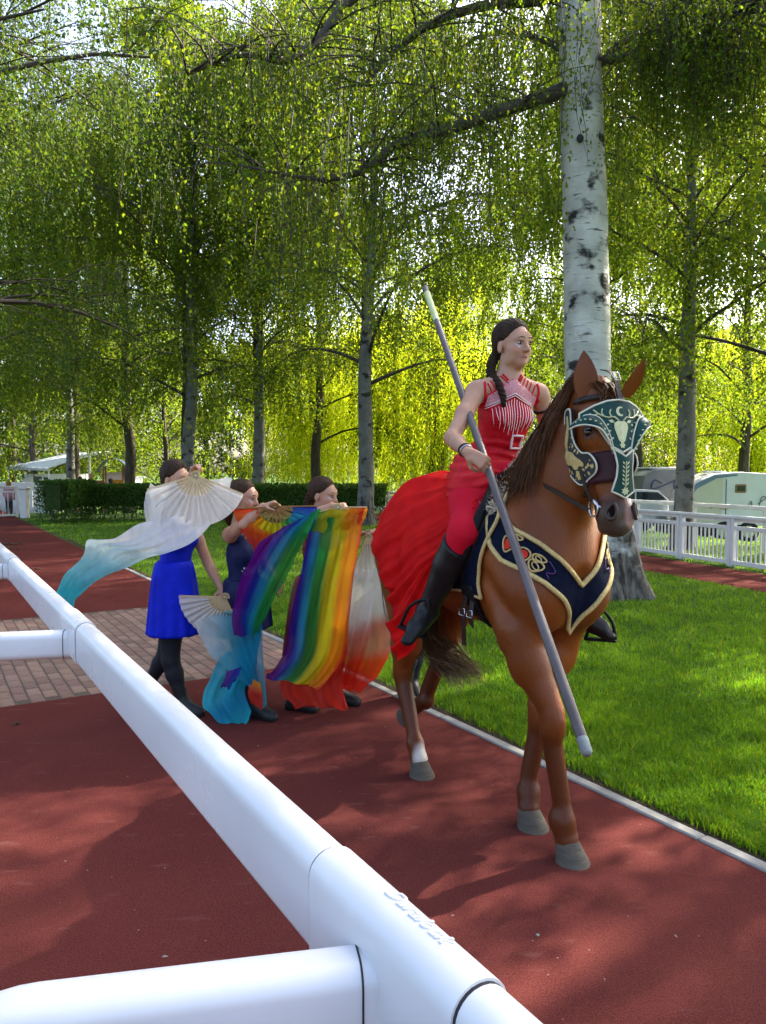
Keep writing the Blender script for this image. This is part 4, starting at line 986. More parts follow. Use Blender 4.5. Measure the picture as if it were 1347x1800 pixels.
# leather band round the face below the eyes
rows = []
for s in np.linspace(.280, .405, 8):
    r_ = []
    for a in np.linspace(-118, 118, 41):
        d_ = HB * math.cos(R(a)) + HY * math.sin(R(a)); o = hd(s, -.01, 0); h = HBVH.ray_cast(Vector(o + d_ * .4), Vector(-d_), .4)
        r0 = (h[0] - Vector(o)).length if h[0] else .09
        r_.append(o + d_ * (max(r0, .075) + .010))
    rows.append(r_)
A_ = np.array(rows)
for _ in range(4): A_[:, 1:-1] = (A_[:, :-2] + A_[:, 1:-1] * 2 + A_[:, 2:]) / 4; A_[1:-1] = (A_[:-2] + A_[1:-1] * 2 + A_[2:]) / 4
A_ = A_ + (HB * .004)
bn = mesh_np('nose_band', A_.reshape(-1, 3), quads=[(i * 41 + j, i * 41 + j + 1, (i + 1) * 41 + j + 1, (i + 1) * 41 + j) for i in range(7) for j in range(40)])
o = link('nose_band', bn, mask, M['band']); so = o.modifiers.new('thick', 'SOLIDIFY'); so.thickness = .004
# deer, antlers, moon, flowers painted proud on the plates
def deco(name, f, shapes, mat, off=.0045, th=.0012): 
    for sh in shapes: surf_patch(name, f, sh, .02, th, mat, mask, off)
def circ(x, y, r, n=12, e=1.0, a0=0.0): return [(x + r * math.cos(a0 + 2 * math.pi * k / n), y + r * e * math.sin(a0 + 2 * math.pi * k / n)) for k in range(n)]
def petal(x, y, a, L, w): 
    c, s = math.cos(a), math.sin(a); return [(x + c * t - s * u, y + s * t + c * u) for t, u in ((0, 0), (L * .5, w), (L, 0), (L * .5, -w))]
deco('deer_head', brow_f, [mir([(0, .168), (.014, .166), (.030, .176), (.031, .196), (.022, .222), (.014, .246), (0, .258)])], M['palegold'])
deco('deer_ear', brow_f, [petal(sg * .028, .172, math.pi / 2 - sg * (math.pi / 2 + .35), .026, .007) for sg in (-1, 1)], M['palegold'])
deco('moon', brow_f, [[(.020 * math.cos(a) + .002, .128 + .020 * math.sin(a)) for a in np.linspace(R(-60), R(-300), 16)] + [(.013 * math.cos(a) + .007, .127 + .013 * math.sin(a)) for a in np.linspace(R(-290), R(-70), 14)]], M['palegold'])
for sg in (-1, 1):
    for pts in (((.010, .166), (.030, .150), (.055, .152), (.085, .138), (.105, .118)), ((.040, .150), (.046, .134), (.040, .120)), ((.068, .148), (.076, .132), (.072, .116)), ((.088, .136), (.108, .140), (.118, .132))):
        on_surf('antler', brow_f, [(sg * a, b) for a, b in crv(pts, 10)], .0030, M['palegold'], mask, .006)
    deco('leaf', brow_f, [petal(sg * x, y, a if sg > 0 else math.pi - a, .013, .004) for x, y, a in ((.050, .178, .4), (.058, .195, 1.0), (.044, .205, .2), (.036, .232, .8), (.094, .152, .9), (.072, .168, .2), (.120, .142, .3))], M['palegold'])
deco('blossom', brow_f, [petal(0, .264, a, .014, .0045) for a in np.linspace(0, 2 * math.pi, 7)[:-1]], M['palegold'])
on_surf('stem', nose_f, [(0, s) for s in np.linspace(.332, .436, 12)], .0026, M['palegold'], mask, .006)
deco('leaf', nose_f, [petal(sg * .004, s, (R(-50) if sg > 0 else R(230)), .018, .0035) for s in np.linspace(.345, .425, 6) for sg in (-1, 1)], M['palegold'])
deco('blossom', nose_f, [petal(0, .447, a, .018, .005) for a in np.linspace(0, 2 * math.pi, 8)[:-1]], M['palegold'])
for sd in (-1, 1):
    f = cheek_f(sd)
    deco('gold_beast', f, [smooth_poly([(-.132, .262), (-.112, .240), (-.096, .252), (-.070, .262), (-.052, .282), (-.028, .300), (-.012, .318), (-.022, .330), (-.044, .322), (-.062, .334), (-.082, .330), (-.096, .312), (-.120, .306), (-.134, .288)], 26)], M['gold'])
    deco('horn', f, [[(-.118, .244), (-.126, .215), (-.112, .180), (-.096, .150), (-.090, .105), (-.080, .105), (-.078, .150), (-.088, .190), (-.102, .220), (-.104, .242)]], M['gold'])
    deco('rose', f, [petal(-.060, .358, a, .024, .010) for a in np.linspace(0, 2 * math.pi, 7)[:-1]], M['gold'])
    deco('branch_leaf', f, [petal(x, y, a, .022, .006) for x, y, a in ((-.030, .336, .5), (-.010, .340, -.4), (.008, .338, -1.0), (.020, .330, .4), (.028, .345, -.6), (.002, .352, 1.0), (-.100, .330, 2.3), (-.118, .318, 2.0), (-.070, .245, -.9), (-.060, .262, -.4), (-.040, .275, -.6), (-.128, .270, 3.4))], M['gold'])
    deco('bead', f, [circ(x, y, .0035, 6) for x, y in ((-.100, .345), (-.110, .335), (-.085, .235), (-.072, .225), (-.066, .200), (-.138, .275), (.030, .312), (.040, .330), (-.020, .365), (-.090, .370))], M['gold'])

# bridle: head strap with buckle, bit rings, reins
bri = onhorse('bridle', 'dark leather bridle with steel bit ring under the face armour', 'bridle')
def wrapband(name, s, a0, a1, w, mat, cen=-.03, grow=.006, tilt=0.0):
    R0 = []; 
    for a in np.linspace(a0, a1, 33):
        d_ = HB * math.cos(R(a)) + HY * math.sin(R(a)); ss = s + tilt * (1 - math.cos(R(a))); o = hd(ss, cen, 0); h = HBVH.ray_cast(Vector(o + d_ * .5), Vector(-d_), .5)
        r0 = (h[0] - Vector(o)).length if h[0] else .1; R0.append([o + d_ * (r0 + grow) + HA * q for q in (-w / 2, w / 2)])
    me = mesh_np(name, np.array(R0).reshape(-1, 3), quads=[(2 * i, 2 * i + 1, 2 * i + 3, 2 * i + 2) for i in range(32)]); o = link(name, me, bri, mat); so = o.modifiers.new('t', 'SOLIDIFY'); so.thickness = .005; return o
wrapband('brow_strap', .055, -100, 100, .022, M['leather'], grow=.02)
MB().sweep([(-.011, -.002), (.011, -.002), (.011, .002), (-.011, .002)], V3(crv([hd(-.075, .0, .012), hd(-.05, .055, .012), hd(-.01, .085, .012), hd(.05, .100, .010), hd(.09, .108, .008)], 14)), [HB] * 14).build('forehead_strap', M['leather'], bri)
bk = [hd(-.022 + a, .091 + a * .3, .012 + b) for a, b in ((-.016, -.014), (.018, -.014), (.018, .014), (-.016, .014))]
MB().tube(V3(bk), .003, 6, closed=True).build('buckle', M['steel'], bri, smooth=True)
for sd in (-1, 1):
    c = hd(.500, -.012, sd * .078)
    MB().tube([Vector(c) + Vector(HA * (.034 * math.cos(a))) + Vector(HB * (.030 * math.sin(a))) for a in np.linspace(0, 2 * math.pi, 19)[:-1]], .0045, 8, closed=True).build('bit_ring', M['steel'], bri, smooth=True)
    MB().tube(V3(crv([hd(.505, .022, sd * .060), hd(.490, .012, sd * .080), hd(.470, .005, sd * .084)], 8)), .007, 8).build('bit_mouthpiece', M['steel'], bri, smooth=True)
    MB().sweep([(-.008, -.002), (.008, -.002), (.008, .002), (-.008, .002)], V3(crv([hd(.475, -.015, sd * .080), hd(.40, -.03, sd * .098), hd(.25, -.06, sd * .108), hd(.08, -.06, sd * .105)], 14)), [Vector((0, sd, 0))] * 14).build('cheek_strap', M['leather'], bri)
    pts = [hd(.505, -.04, sd * .080), hd(.462, -.11, sd * .105), A3((.53, sd * .135, 1.60)), A3((.40, sd * .15, 1.63)), A3((.30, sd * .11, 1.665))]
    MB().sweep([(-.009, -.0022), (.009, -.0022), (.009, .0022), (-.009, .0022)], V3(crv(pts, 22)), [Vector((0, sd, 0))] * 22).build('rein', M['leather'], bri)
    MB().tube(V3(crv([hd(.40, -.02, sd * .085), hd(.435, -.07, sd * .075), hd(.44, -.115, sd * .04)], 10)), .006, 6).build('chin_strap', M['leather'], bri, smooth=True)

# breast collar: navy V with gold braid
col_ = onhorse('breast_collar', 'navy V-shaped breast collar with gold braid and red jewels on the horse chest', 'breast collar')
zi = lambda a: np.interp(abs(a), (0, 7, 15, 26, 34, 43, 58, 68, 80), (1.165, 1.215, 1.28, 1.345, 1.378, 1.408, 1.485, 1.545, 1.58))
zo = lambda a: np.interp(abs(a), (0, 6, 14, 25, 36, 51, 62, 68, 80), (.945, 1.03, 1.115, 1.187, 1.235, 1.272, 1.335, 1.43, 1.54))
CACHE = {}
def chest_hit(a, z):
    d_ = Vector((math.cos(R(a)), math.sin(R(a)), 0)); o = Vector((.22, 0, z)); h = HBVH.ray_cast(o + d_ * .9, -d_, .9)
    return (h[0] - o).length if h[0] else .3
def col_grid():
    aa = np.linspace(-78, 78, 105); rows = []
    for a in aa:
        z0, z1 = zo(a), zi(a); rows.append([(a, z0 + (z1 - z0) * t, chest_hit(a, z0 + (z1 - z0) * t)) for t in np.linspace(0, 1, 9)])
    G = np.array(rows)
    for _ in range(10):
        G[1:-1, :, 2] = np.maximum((G[:-2, :, 2] + 2 * G[1:-1, :, 2] + G[2:, :, 2]) / 4, G[1:-1, :, 2] - .003)
        G[:, 1:-1, 2] = np.maximum((G[:, :-2, 2] + 2 * G[:, 1:-1, 2] + G[:, 2:, 2]) / 4, G[:, 1:-1, 2] - .003)
    return G
CG = col_grid()
def cpt(a, z, r): return np.array([.22 + r * math.cos(R(a)), r * math.sin(R(a)), z])
n_a, n_t = CG.shape[:2]
V = [cpt(a, z, r + .014) for row in CG for a, z, r in row]
me = mesh_np('collar_cloth', V, quads=[(i * n_t + j, (i + 1) * n_t + j, (i + 1) * n_t + j + 1, i * n_t + j + 1) for i in range(n_a - 1) for j in range(n_t - 1)])
o = link('collar_cloth', me, col_, M['navy']); so = o.modifiers.new('t', 'SOLIDIFY'); so.thickness = .008
for j in (0, n_t - 1): MB().tube([cpt(a, z, r + .016) for a, z, r in CG[:, j]], .0115, 8, flat=.8).build('gold_braid', M['braid'], col_, smooth=True)
def col_f(a, t):
    i = (a + 78) / 156 * (n_a - 1); i0 = int(np.clip(i, 0, n_a - 2)); ft = i - i0; jj = t * (n_t - 1); j0 = int(np.clip(jj, 0, n_t - 2)); fj = jj - j0
    g = lambda i, j: cpt(*(CG[i, j] + np.array([0, 0, .014])))
    p = (g(i0, j0) * (1 - ft) + g(i0 + 1, j0) * ft) * (1 - fj) + (g(i0, j0 + 1) * (1 - ft) + g(i0 + 1, j0 + 1) * ft) * fj
    n = np.cross(g(i0 + 1, j0) - g(i0, j0), g(i0, j0 + 1) - g(i0, j0)); return p, n
for sd in (-1, 1):
    for a, t, w, h, jew in ((46, .50, 3.4, .24, 1), (37, .40, 3.4, .24, 1), (30, .30, 3.6, .19, 0), (28, .55, 3.2, .13, 0), (41, .80, 3.0, .10, 0)):
        ring = [(sd * (a + w * math.cos(x) * (1 + .4 * math.sin(x)) - 2.2 * math.sin(x)), t + h * math.sin(x)) for x in np.linspace(0, 2 * math.pi, 25)[:-1]]
        on_surf('gold_loop', col_f, ring, .0042, M['braid'], col_, .006, True)
        if jew:
            surf_patch('red_jewel', col_f, [(sd * (a + w * .66 * math.cos(x) * (1 + .4 * math.sin(x)) - 1.8 * math.sin(x)), t + h * .74 * math.sin(x)) for x in np.linspace(0, 2 * math.pi, 19)[:-1]], 1.2, .006, M['jewel'], col_, .002)
        else: on_surf('gold_loop', col_f, [(sd * (a + w * .5 * math.cos(x)), t + h * .5 * math.sin(x)) for x in np.linspace(0, 2 * math.pi, 17)[:-1]], .003, M['braid'], col_, .006, True)
    on_surf('purple_scroll', col_f, [(sd * x, y) for x, y in crv(((22, .70), (19, .55), (21, .40), (24, .30), (23, .18)), 14)], .003, pmat('purple_thread', (.06, .015, .10), (.10, .03, .16), 60, .4), col_, .005)

# saddle pad, saddle, girth, stirrups
def belly_hit(x, ph):
    d_ = Vector((0, math.sin(R(ph)), math.cos(R(ph)))); o = Vector((x, 0, 1.25)); h = HBVH.ray_cast(o + d_ * .8, -d_, .8); return (h[0] - o).length if h[0] else .3
def wrap(name, xs_f, phs, off, mat, parent, thick=.008, nx=22):
    G = []
    for ph in phs:
        x0, x1 = xs_f(ph); G.append([(x, ph, belly_hit(x, ph)) for x in np.linspace(x0, x1, nx)])
    G = np.array(G)
    for _ in range(6): G[1:-1, :, 2] = np.maximum((G[:-2, :, 2] + 2 * G[1:-1, :, 2] + G[2:, :, 2]) / 4, G[1:-1, :, 2] - .004)
    P = np.array([[(x, (r + off) * math.sin(R(p)), 1.25 + (r + off) * math.cos(R(p))) for x, p, r in row] for row in G]); m = len(phs)
    me = mesh_np(name, P.reshape(-1, 3), quads=[(i * nx + j, i * nx + j + 1, (i + 1) * nx + j + 1, (i + 1) * nx + j) for i in range(m - 1) for j in range(nx - 1)])
    o = link(name, me, parent, mat); so = o.modifiers.new('t', 'SOLIDIFY'); so.thickness = thick; so.offset = 1; return o, P
pad = onhorse('saddle_pad', 'navy saddle pad with gold edging under the black saddle', 'saddle pad')
fx = lambda ph: (-.46, float(np.interp(abs(ph), (0, 35, 55, 72, 95, 110, 124), (.30, .38, .40, .36, .305, .29, .30))))
o, P = wrap('pad_cloth', fx, np.linspace(-122, 122, 61), .010, M['navy'], pad)
edge = [P[i, -1] for i in range(61)] + [P[60, j] for j in range(21, -1, -1)] + [P[i, 0] for i in range(60, -1, -1)] + [P[0, j] for j in range(22)]
MB().tube([Vector(p) + Vector((0, math.copysign(.006, p[1]), .004)) for p in edge], .009, 8, closed=True).build('gold_edging', M['braid'], pad, smooth=True)
sad = onhorse('saddle', 'black leather saddle with stirrups on the chestnut horse', 'saddle')
for sg in (-1, 1):
    fl = lambda ph: (float(np.interp(abs(ph), (18, 60, 108), (-.24, -.18, -.10))), float(np.interp(abs(ph), (18, 40, 60, 85, 100, 110), (.20, .30, .315, .26, .19, .10))))
    o, P = wrap('saddle_flap', fl, np.linspace(sg * 18, sg * 110, 24), .024, M['black'], sad, .012, 16)
    MB().tube([Vector(P[i, -2]) + Vector((0, sg * .012, .006)) for i in range(1, 22)], [.012 + .014 * math.sin(math.pi * i / 20) for i in range(21)], 8).build('knee_roll', M['black'], sad, smooth=True)
# seat: lofted over the back, low in the middle, raised pommel and cantle
V = []; nx, ny = 26, 17
for i, x in enumerate(np.linspace(-.33, .22, nx)):
    zc = np.interp(x, (-.33, -.28, -.15, -.02, .10, .18, .22), (1.585, 1.600, 1.575, 1.57, 1.595, 1.625, 1.605)); wd = np.interp(x, (-.33, -.25, -.1, .05, .22), (.10, .17, .16, .11, .07))
    for j, t in enumerate(np.linspace(-1, 1, ny)): V.append((x, t * wd, zc - .075 * abs(t) ** 2.4))
me = mesh_np('seat', V, quads=[(i * ny + j, i * ny + j + 1, (i + 1) * ny + j + 1, (i + 1) * ny + j) for i in range(nx - 1) for j in range(ny - 1)])
o = link('seat', me, sad, M['black']); so = o.modifiers.new('t', 'SOLIDIFY'); so.thickness = .05; so.offset = -1
o, P = wrap('girth', lambda ph: (.14, .25), np.linspace(112, 248, 31), .010, M['black'], sad, .018, 8)
for x0, ln in ((.165, .30), (.225, .20)):
    MB().sweep([(-.016, -.002), (.016, -.002), (.016, .002), (-.016, .002)], [(x0, -.262, 1.14), (x0 + .005, -.285, 1.02), (x0 + .01, -.292, .98), (x0 - .005, -.275, 1.14 - ln)], [(0, -1, 0)] * 4).build('girth_strap', M['leather'], sad)
    MB().tube([Vector((x0 + a, -.294, 1.0 + b)) for a, b in ((-.02, -.015), (.025, -.015), (.025, .018), (-.02, .018))], .003, 6, closed=True).build('girth_buckle', M['steel'], sad, smooth=True)
def stirrup(A, Bp, T, K, top, side):
    pts = crv([A, (A3(A) + A3(T)) / 2 + A3(K), T, (A3(Bp) + A3(T)) / 2 - A3(K) * .4, Bp], 22)
    ir = MB().tube(V3(pts), [.008] * 22, 8); ir.build('stirrup_iron', M['black'], sad, smooth=True)
    a, b = Vector(A), Vector(Bp); d_ = (b - a); RM = Matrix((d_.normalized(), d_.normalized().cross(Vector((0, 0, 1))).normalized(), d_.normalized().cross(Vector((0, 0, 1))).normalized().cross(d_.normalized()))).transposed()
    MB().box((a + b) / 2, (d_.length + .012, .042, .014), RM, bev=.004).build('stirrup_tread', M['black'], sad)
    MB().sweep([(-.013, -.002), (.013, -.002), (.013, .002), (-.013, .002)], V3(crv([top, (A3(top) + A3(T)) / 2 + (0, side * .01, 0), T], 8)), [(0, side, 0)] * 8).build('stirrup_leather', M['black'], sad)
q_ = lambda x, y: (670 + x * 250 / 1347, 860 + y * 300 / 1616)
SR_A, SR_B, SR_T = hloc(*q_(182, 1295), -.45), hloc(*q_(420, 1405), -.40), hloc(*q_(440, 1050), -.415)
stirrup(SR_A, SR_B, SR_T, (-.03, 0, .03), A3((.10, -.30, 1.36)), -1)
SL = hloc(1055, 1125, .43); stirrup(SL + (.05, .055, 0), SL + (-.06, -.04, .0), SL + (-.01, .0, .15), (.02, .01, .02), A3((.10, .31, 1.36)), 1)
# sheepskin at the withers
shp = onhorse('sheepskin_pad', 'beige sheepskin pad bunched at the horse withers in front of the saddle', 'sheepskin')
C_ = []
for i in range(1500):
    x = rg.uniform(.21, .36); ph = rg.uniform(-50, 40); r = belly_hit(x, ph) + .012; p = np.array([x, r * math.sin(R(ph)), 1.25 + r * math.cos(R(ph))]); nn = np.array([0, math.sin(R(ph)), math.cos(R(ph))]); C_.append([p - nn * .012, p + nn * .010 + rg.normal(0, .008, 3), p + nn * .014 + rg.normal(0, .014, 3)])
strands('wool', C_, .004, shp, pmat('sheep_wool', (.42, .36, .26), (.55, .48, .36), 40, .9, sheen=.3), 4, .4)
wrap('felt', lambda ph: (.20, .36), np.linspace(-48, 42, 25), .008, pmat('felt', (.36, .30, .21), (.42, .36, .27), 30, .95), shp, .012, 8)

# ================================================================== people: one continuous body each, clothes and hair as children
SKIN = np.array((.44, .235, .152))
M['skin'] = pmat('skin', (1, 1, 1), (.93, .90, .88), 18, .48, attr='Col', spec=.35, sss=.12)
M['eyew'] = pmat('eye_white', (.36, .33, .31), (.32, .29, .27), 10, .3)
M['iris'] = pmat('iris_brown', (.035, .022, .014), (.02, .012, .008), 10, .15)
M['mouth'] = pmat('mouth_line', (.12, .03, .028), (.14, .04, .035), 30, .7, spec=.1)
M['brow'] = pmat('eyebrow', (.045, .028, .018), (.06, .04, .025), 40, .8)
M['glit'] = pmat('silver_glitter', (.75, .76, .80), (.95, .95, .97), 300, .2, metal=.4, bump=.8, bscale=500)
def hairmat(name, a, b): return pmat(name, a, b, 24, .6, bump=.5, bscale=60, stretch=(1, 1, .25), spec=.12)
M['hair1'] = hairmat('dark_brown_hair', (.018, .010, .006), (.036, .020, .012)); M['hair2'] = hairmat('brown_hair', (.026, .013, .007), (.055, .028, .015))
def frame(f, u=(0, 0, 1)):
    f = A3(f); f = f / np.linalg.norm(f); u = A3(u); l = np.cross(u, f); l /= np.linalg.norm(l); u = np.cross(f, l); return f, l, u
def head_prims(S, c, f, u=(0, 0, 1), sc=1.0, skin=SKIN):
    f, l, u = frame(f, u); Q = np.stack([f, l, u], 1); P = lambda a, b, d: A3(c) + (f * a + l * b + u * d) * sc; E = lambda p, r, k=.012, col=skin, mode='add': S.ell(P(*p), A3(r) * sc, k, col, Q, mode)
    E((-.012, 0, .040), (.096, .074, .084), .02); E((.028, 0, -.025), (.064, .058, .085), .03); E((.050, 0, -.088), (.033, .029, .024), .022)
    for s in (-1, 1):
        E((.052, s * .034, -.030), (.030, .026, .030), .02); E((.074, s * .024, .022), (.016, .026, .010), .015); E((.018, s * .044, -.070), (.042, .012, .022), .022)
        E((.098, s * .031, .002), (.013, .019, .010), .010, skin * .82, 'sub')
        E((-.008, s * .074, -.012), (.017, .008, .030), .006); 
    E((.080, 0, .030), (.016, .045, .030), .02); S.rc(P(.084, 0, .016), P(.108, 0, -.030), .0080 * sc, .0115 * sc, .010, skin)
    for s in (-1, 1): E((.096, s * .010, -.034), (.010, .008, .008), .008)
    E((.0770, 0, -.0600), (.011, .024, .0056), .007, np.array((.36, .11, .09))); E((.0750, 0, -.0695), (.011, .021, .0062), .007, np.array((.38, .13, .105)))
    S.paint(P(.088, 0, -.0605), (.020, .022, .0055), (.36, .12, .10), .004); S.paint(P(.086, 0, -.0692), (.020, .020, .0060), (.38, .135, .11), .004)
    for s in (-1, 1): S.paint(P(.070, s * .042, -.030), (.035, .022, .020), skin * np.array((1.03, .88, .86)), .03)
    return P, (f, l, u)
def face_parts(parent, P, fr, sc, glitter=(-1, 1), c0=(0, 0, 0)):
    f, l, u = fr; bv = bvh_of(parent.data)
    def sf(a, b, d, off=.0008):
        """point on the face in front of (b, d)"""
        q = Vector(P(.16, b * 1.15, d)); t = Vector(P(.0, b * .55, d)); h = bv.ray_cast(q, (t - q).normalized(), .3); return (h[0] - (t - q).normalized() * off) if h[0] else Vector(P(a, b, d))
    for s in (-1, 1):
        o = MB().ball(P(.0805, s * .031, .001), (.0125 * sc, .0125 * sc, .0078 * sc), 10, 8).build('eye', M['eyew'], parent, smooth=True); MB().ball(P(.0870, s * .0315, .000), .0070 * sc, 8, 6).build('iris', M['iris'], o, smooth=True)
        MB().tube([sf(.094, s * .017, .006), sf(.0965, s * .024, .0095), sf(.0965, s * .033, .0100), sf(.09, s * .042, .0075), sf(.088, s * .048, .004)], [.0012, .0020, .0024, .0020, .0012], 5).build('eyelid_line', M['brow'], parent, smooth=True)
        MB().tube([sf(.098, s * .013, .0245), sf(.097, s * .022, .028), sf(.097, s * .032, .0295), sf(.09, s * .042, .0275), sf(.084, s * .051, .022)], [.0018, .0026, .0026, .0020, .0010], 5).build('eyebrow', M['brow'], parent, smooth=True)
        MB().tube([sf(.0880, 0, -.0648), sf(.0875, s * .006, -.0642), sf(.0862, s * .012, -.0646), sf(.083, s * .018, -.0652), sf(.0785, s * .023, -.0662)], [.0013, .0013, .0013, .0011, .0007], 5).build('mouth_line', M['mouth'], parent, smooth=True)
        if s in glitter:
            mb = MB(); r = random.Random(4)
            for k in range(44):
                a = r.uniform(0, 1); mb.ball(sf(.08, s * (.034 + .026 * a), -.012 - .014 * r.uniform(0, 1) * (1 - .3 * a) + .012 * a, 0), r.uniform(.0012, .0026), 5, 4)
            mb.build('face_glitter', M['glit'], parent)
def hair_cap(parent, c, fr, sc, mat, bun=None, seed=1, grow=.009):
    f, l, u = fr; Q = np.stack([f, l, u], 1); P = lambda a, b, d: A3(c) + (f * a + l * b + u * d) * sc
    S = SDF(A3(c) - .19, A3(c) + .19, .0055); S.ell(P(-.014, 0, .042), A3((.097 + grow, .075 + grow, .085 + grow)) * sc, .01, None, Q); S.ell(P(-.045, 0, -.015), A3((.060, .070, .060)) * sc, .02, None, Q)
    X, Y, Z = S.grid(); c = A3(c); a_ = ((X - c[0]) * f[0] + (Y - c[1]) * f[1] + (Z - c[2]) * f[2]) / sc; d_ = ((X - c[0]) * u[0] + (Y - c[1]) * u[1] + (Z - c[2]) * u[2]) / sc; l_ = ((X - c[0]) * l[0] + (Y - c[1]) * l[1] + (Z - c[2]) * l[2]) / sc
    q = ((d_ - .080) - 1.12 * (a_ - .074) + 2.2 * (np.abs(l_) - .03) * (d_ > .03) * .12) * .66
    st = np.sin(np.arctan2(l_, d_ + .02) * 46) * .0012
    S.d = np.maximum(S.d + .0075 * (1 - np.clip(q / .035, 0, 1)) + st, -q)
    for s in (-1, 1): S.ell(P(.002, s * .085, -.012), A3((.026, .028, .034)) * sc, .006, None, Q, 'sub')
    if bun is not None: S.chain(bun[0], bun[1], .015)
    return obj_sdf('hair', S, mat, parent)
def braid(parent, pts, r0, r1, mat, n=16):
    """three-strand plait"""
    c = crv(pts, n * 6); t = np.gradient(c, axis=0); a = unit(np.cross(t, np.tile((.3, .9, .1), (len(c), 1)))); b = unit(np.cross(t, a)); mb = MB()
    for k in range(3):
        ph = 2 * math.pi * k / 3 + np.linspace(0, n * math.pi * .75, len(c)); r = np.linspace(r0, r1, len(c))
        mb.tube(V3(c + a * (np.sin(ph) * r * .75)[:, None] + b * (np.sin(2 * ph) * r * .35)[:, None]), list(r * .62), 6)
    return mb.build('braid', mat, parent, smooth=True)
def hand_prims(S, wr, d, n, grip=1.0, side=1, col=SKIN, thumb=1.0, sc=1.0, spread=0.0):
    """wrist, pointing direction, palm normal; side=+1 puts the thumb on d x n"""
    d = A3(d) / np.linalg.norm(d); n = A3(n) - d * (A3(n) @ d); n /= np.linalg.norm(n); s = np.cross(d, n) * side; wr = A3(wr)
    for q, e in ((.020, .0), (.006, 0), (-.009, 0), (-.022, -.006)): S.rc(wr + d * .008 * sc + s * q * .7 * sc, wr + (d * (.082 + e) + s * q) * sc, .0125 * sc, .0115 * sc, .008, col)
    for i, (L, off) in enumerate(((.92, .027), (1.0, .009), (.94, -.009), (.76, -.026))):
        p = wr + (d * (.084 - .005 * abs(i - 1)) + s * off) * sc; a = 0.0; dd = d + s * (spread * (1.5 - i) * .15)
        for ln, cv, r in ((.042, 62, .0088), (.026, 78, .0080), (.020, 45, .0072)):
            a += R(cv) * (grip + .04 * i if grip < .9 else grip); q = p + (dd * math.cos(a) + n * math.sin(a)) * ln * L * sc; S.rc(p, q, r * sc, (r - .0008) * sc, .0035, col); p = q
    p = wr + (d * .022 + s * .022) * sc; q = p + (d * .55 + s * .55 + n * .55 * thumb) * .042 * sc; r = q + (d * .75 + n * .65 * thumb - s * .15 * thumb) * .034 * sc
    S.rc(p, q, .0135 * sc, .0105 * sc, .010, col); S.rc(q, r, .0102 * sc, .0085 * sc, .005, col)
def torso_prims(S, pel, chest, neck, f, l, sR, sL, col=SKIN, slim=1.0):
    u = (A3(chest) - A3(pel)); u /= np.linalg.norm(u); f = A3(f); l = A3(l); Q = np.stack([f, l, u], 1); pel, chest, neck, sR, sL = map(A3, (pel, chest, neck, sR, sL))
    S.ell(pel, A3((.100, .155, .105)) * slim, .05, col, Q); wst = pel * .52 + chest * .48
    S.rc(pel + u * .03, wst, .135 * slim, .112 * slim, .04, col, (f, .74)); S.rc(wst, chest, .112 * slim, .128 * slim, .04, col, (f, .74))
    S.ell(chest + u * .01, A3((.098, .138, .150)) * slim, .04, col, Q)
    for s in (-1, 1): S.ell(chest + f * .062 + l * (s * .058) + u * .005, A3((.052, .056, .056)) * slim, .035, col, Q)
    m = (sR + sL) / 2
    for sh in (sR, sL):
        S.rc(m + u * .005, sh, .062, .046, .04, col, (f, .85)); S.rc(neck - u * .015, sh * .8 + m * .2 + u * .018, .036, .034, .05, col)
    S.rc(m + u * .02, neck + u * .02, .060, .050, .04, col)

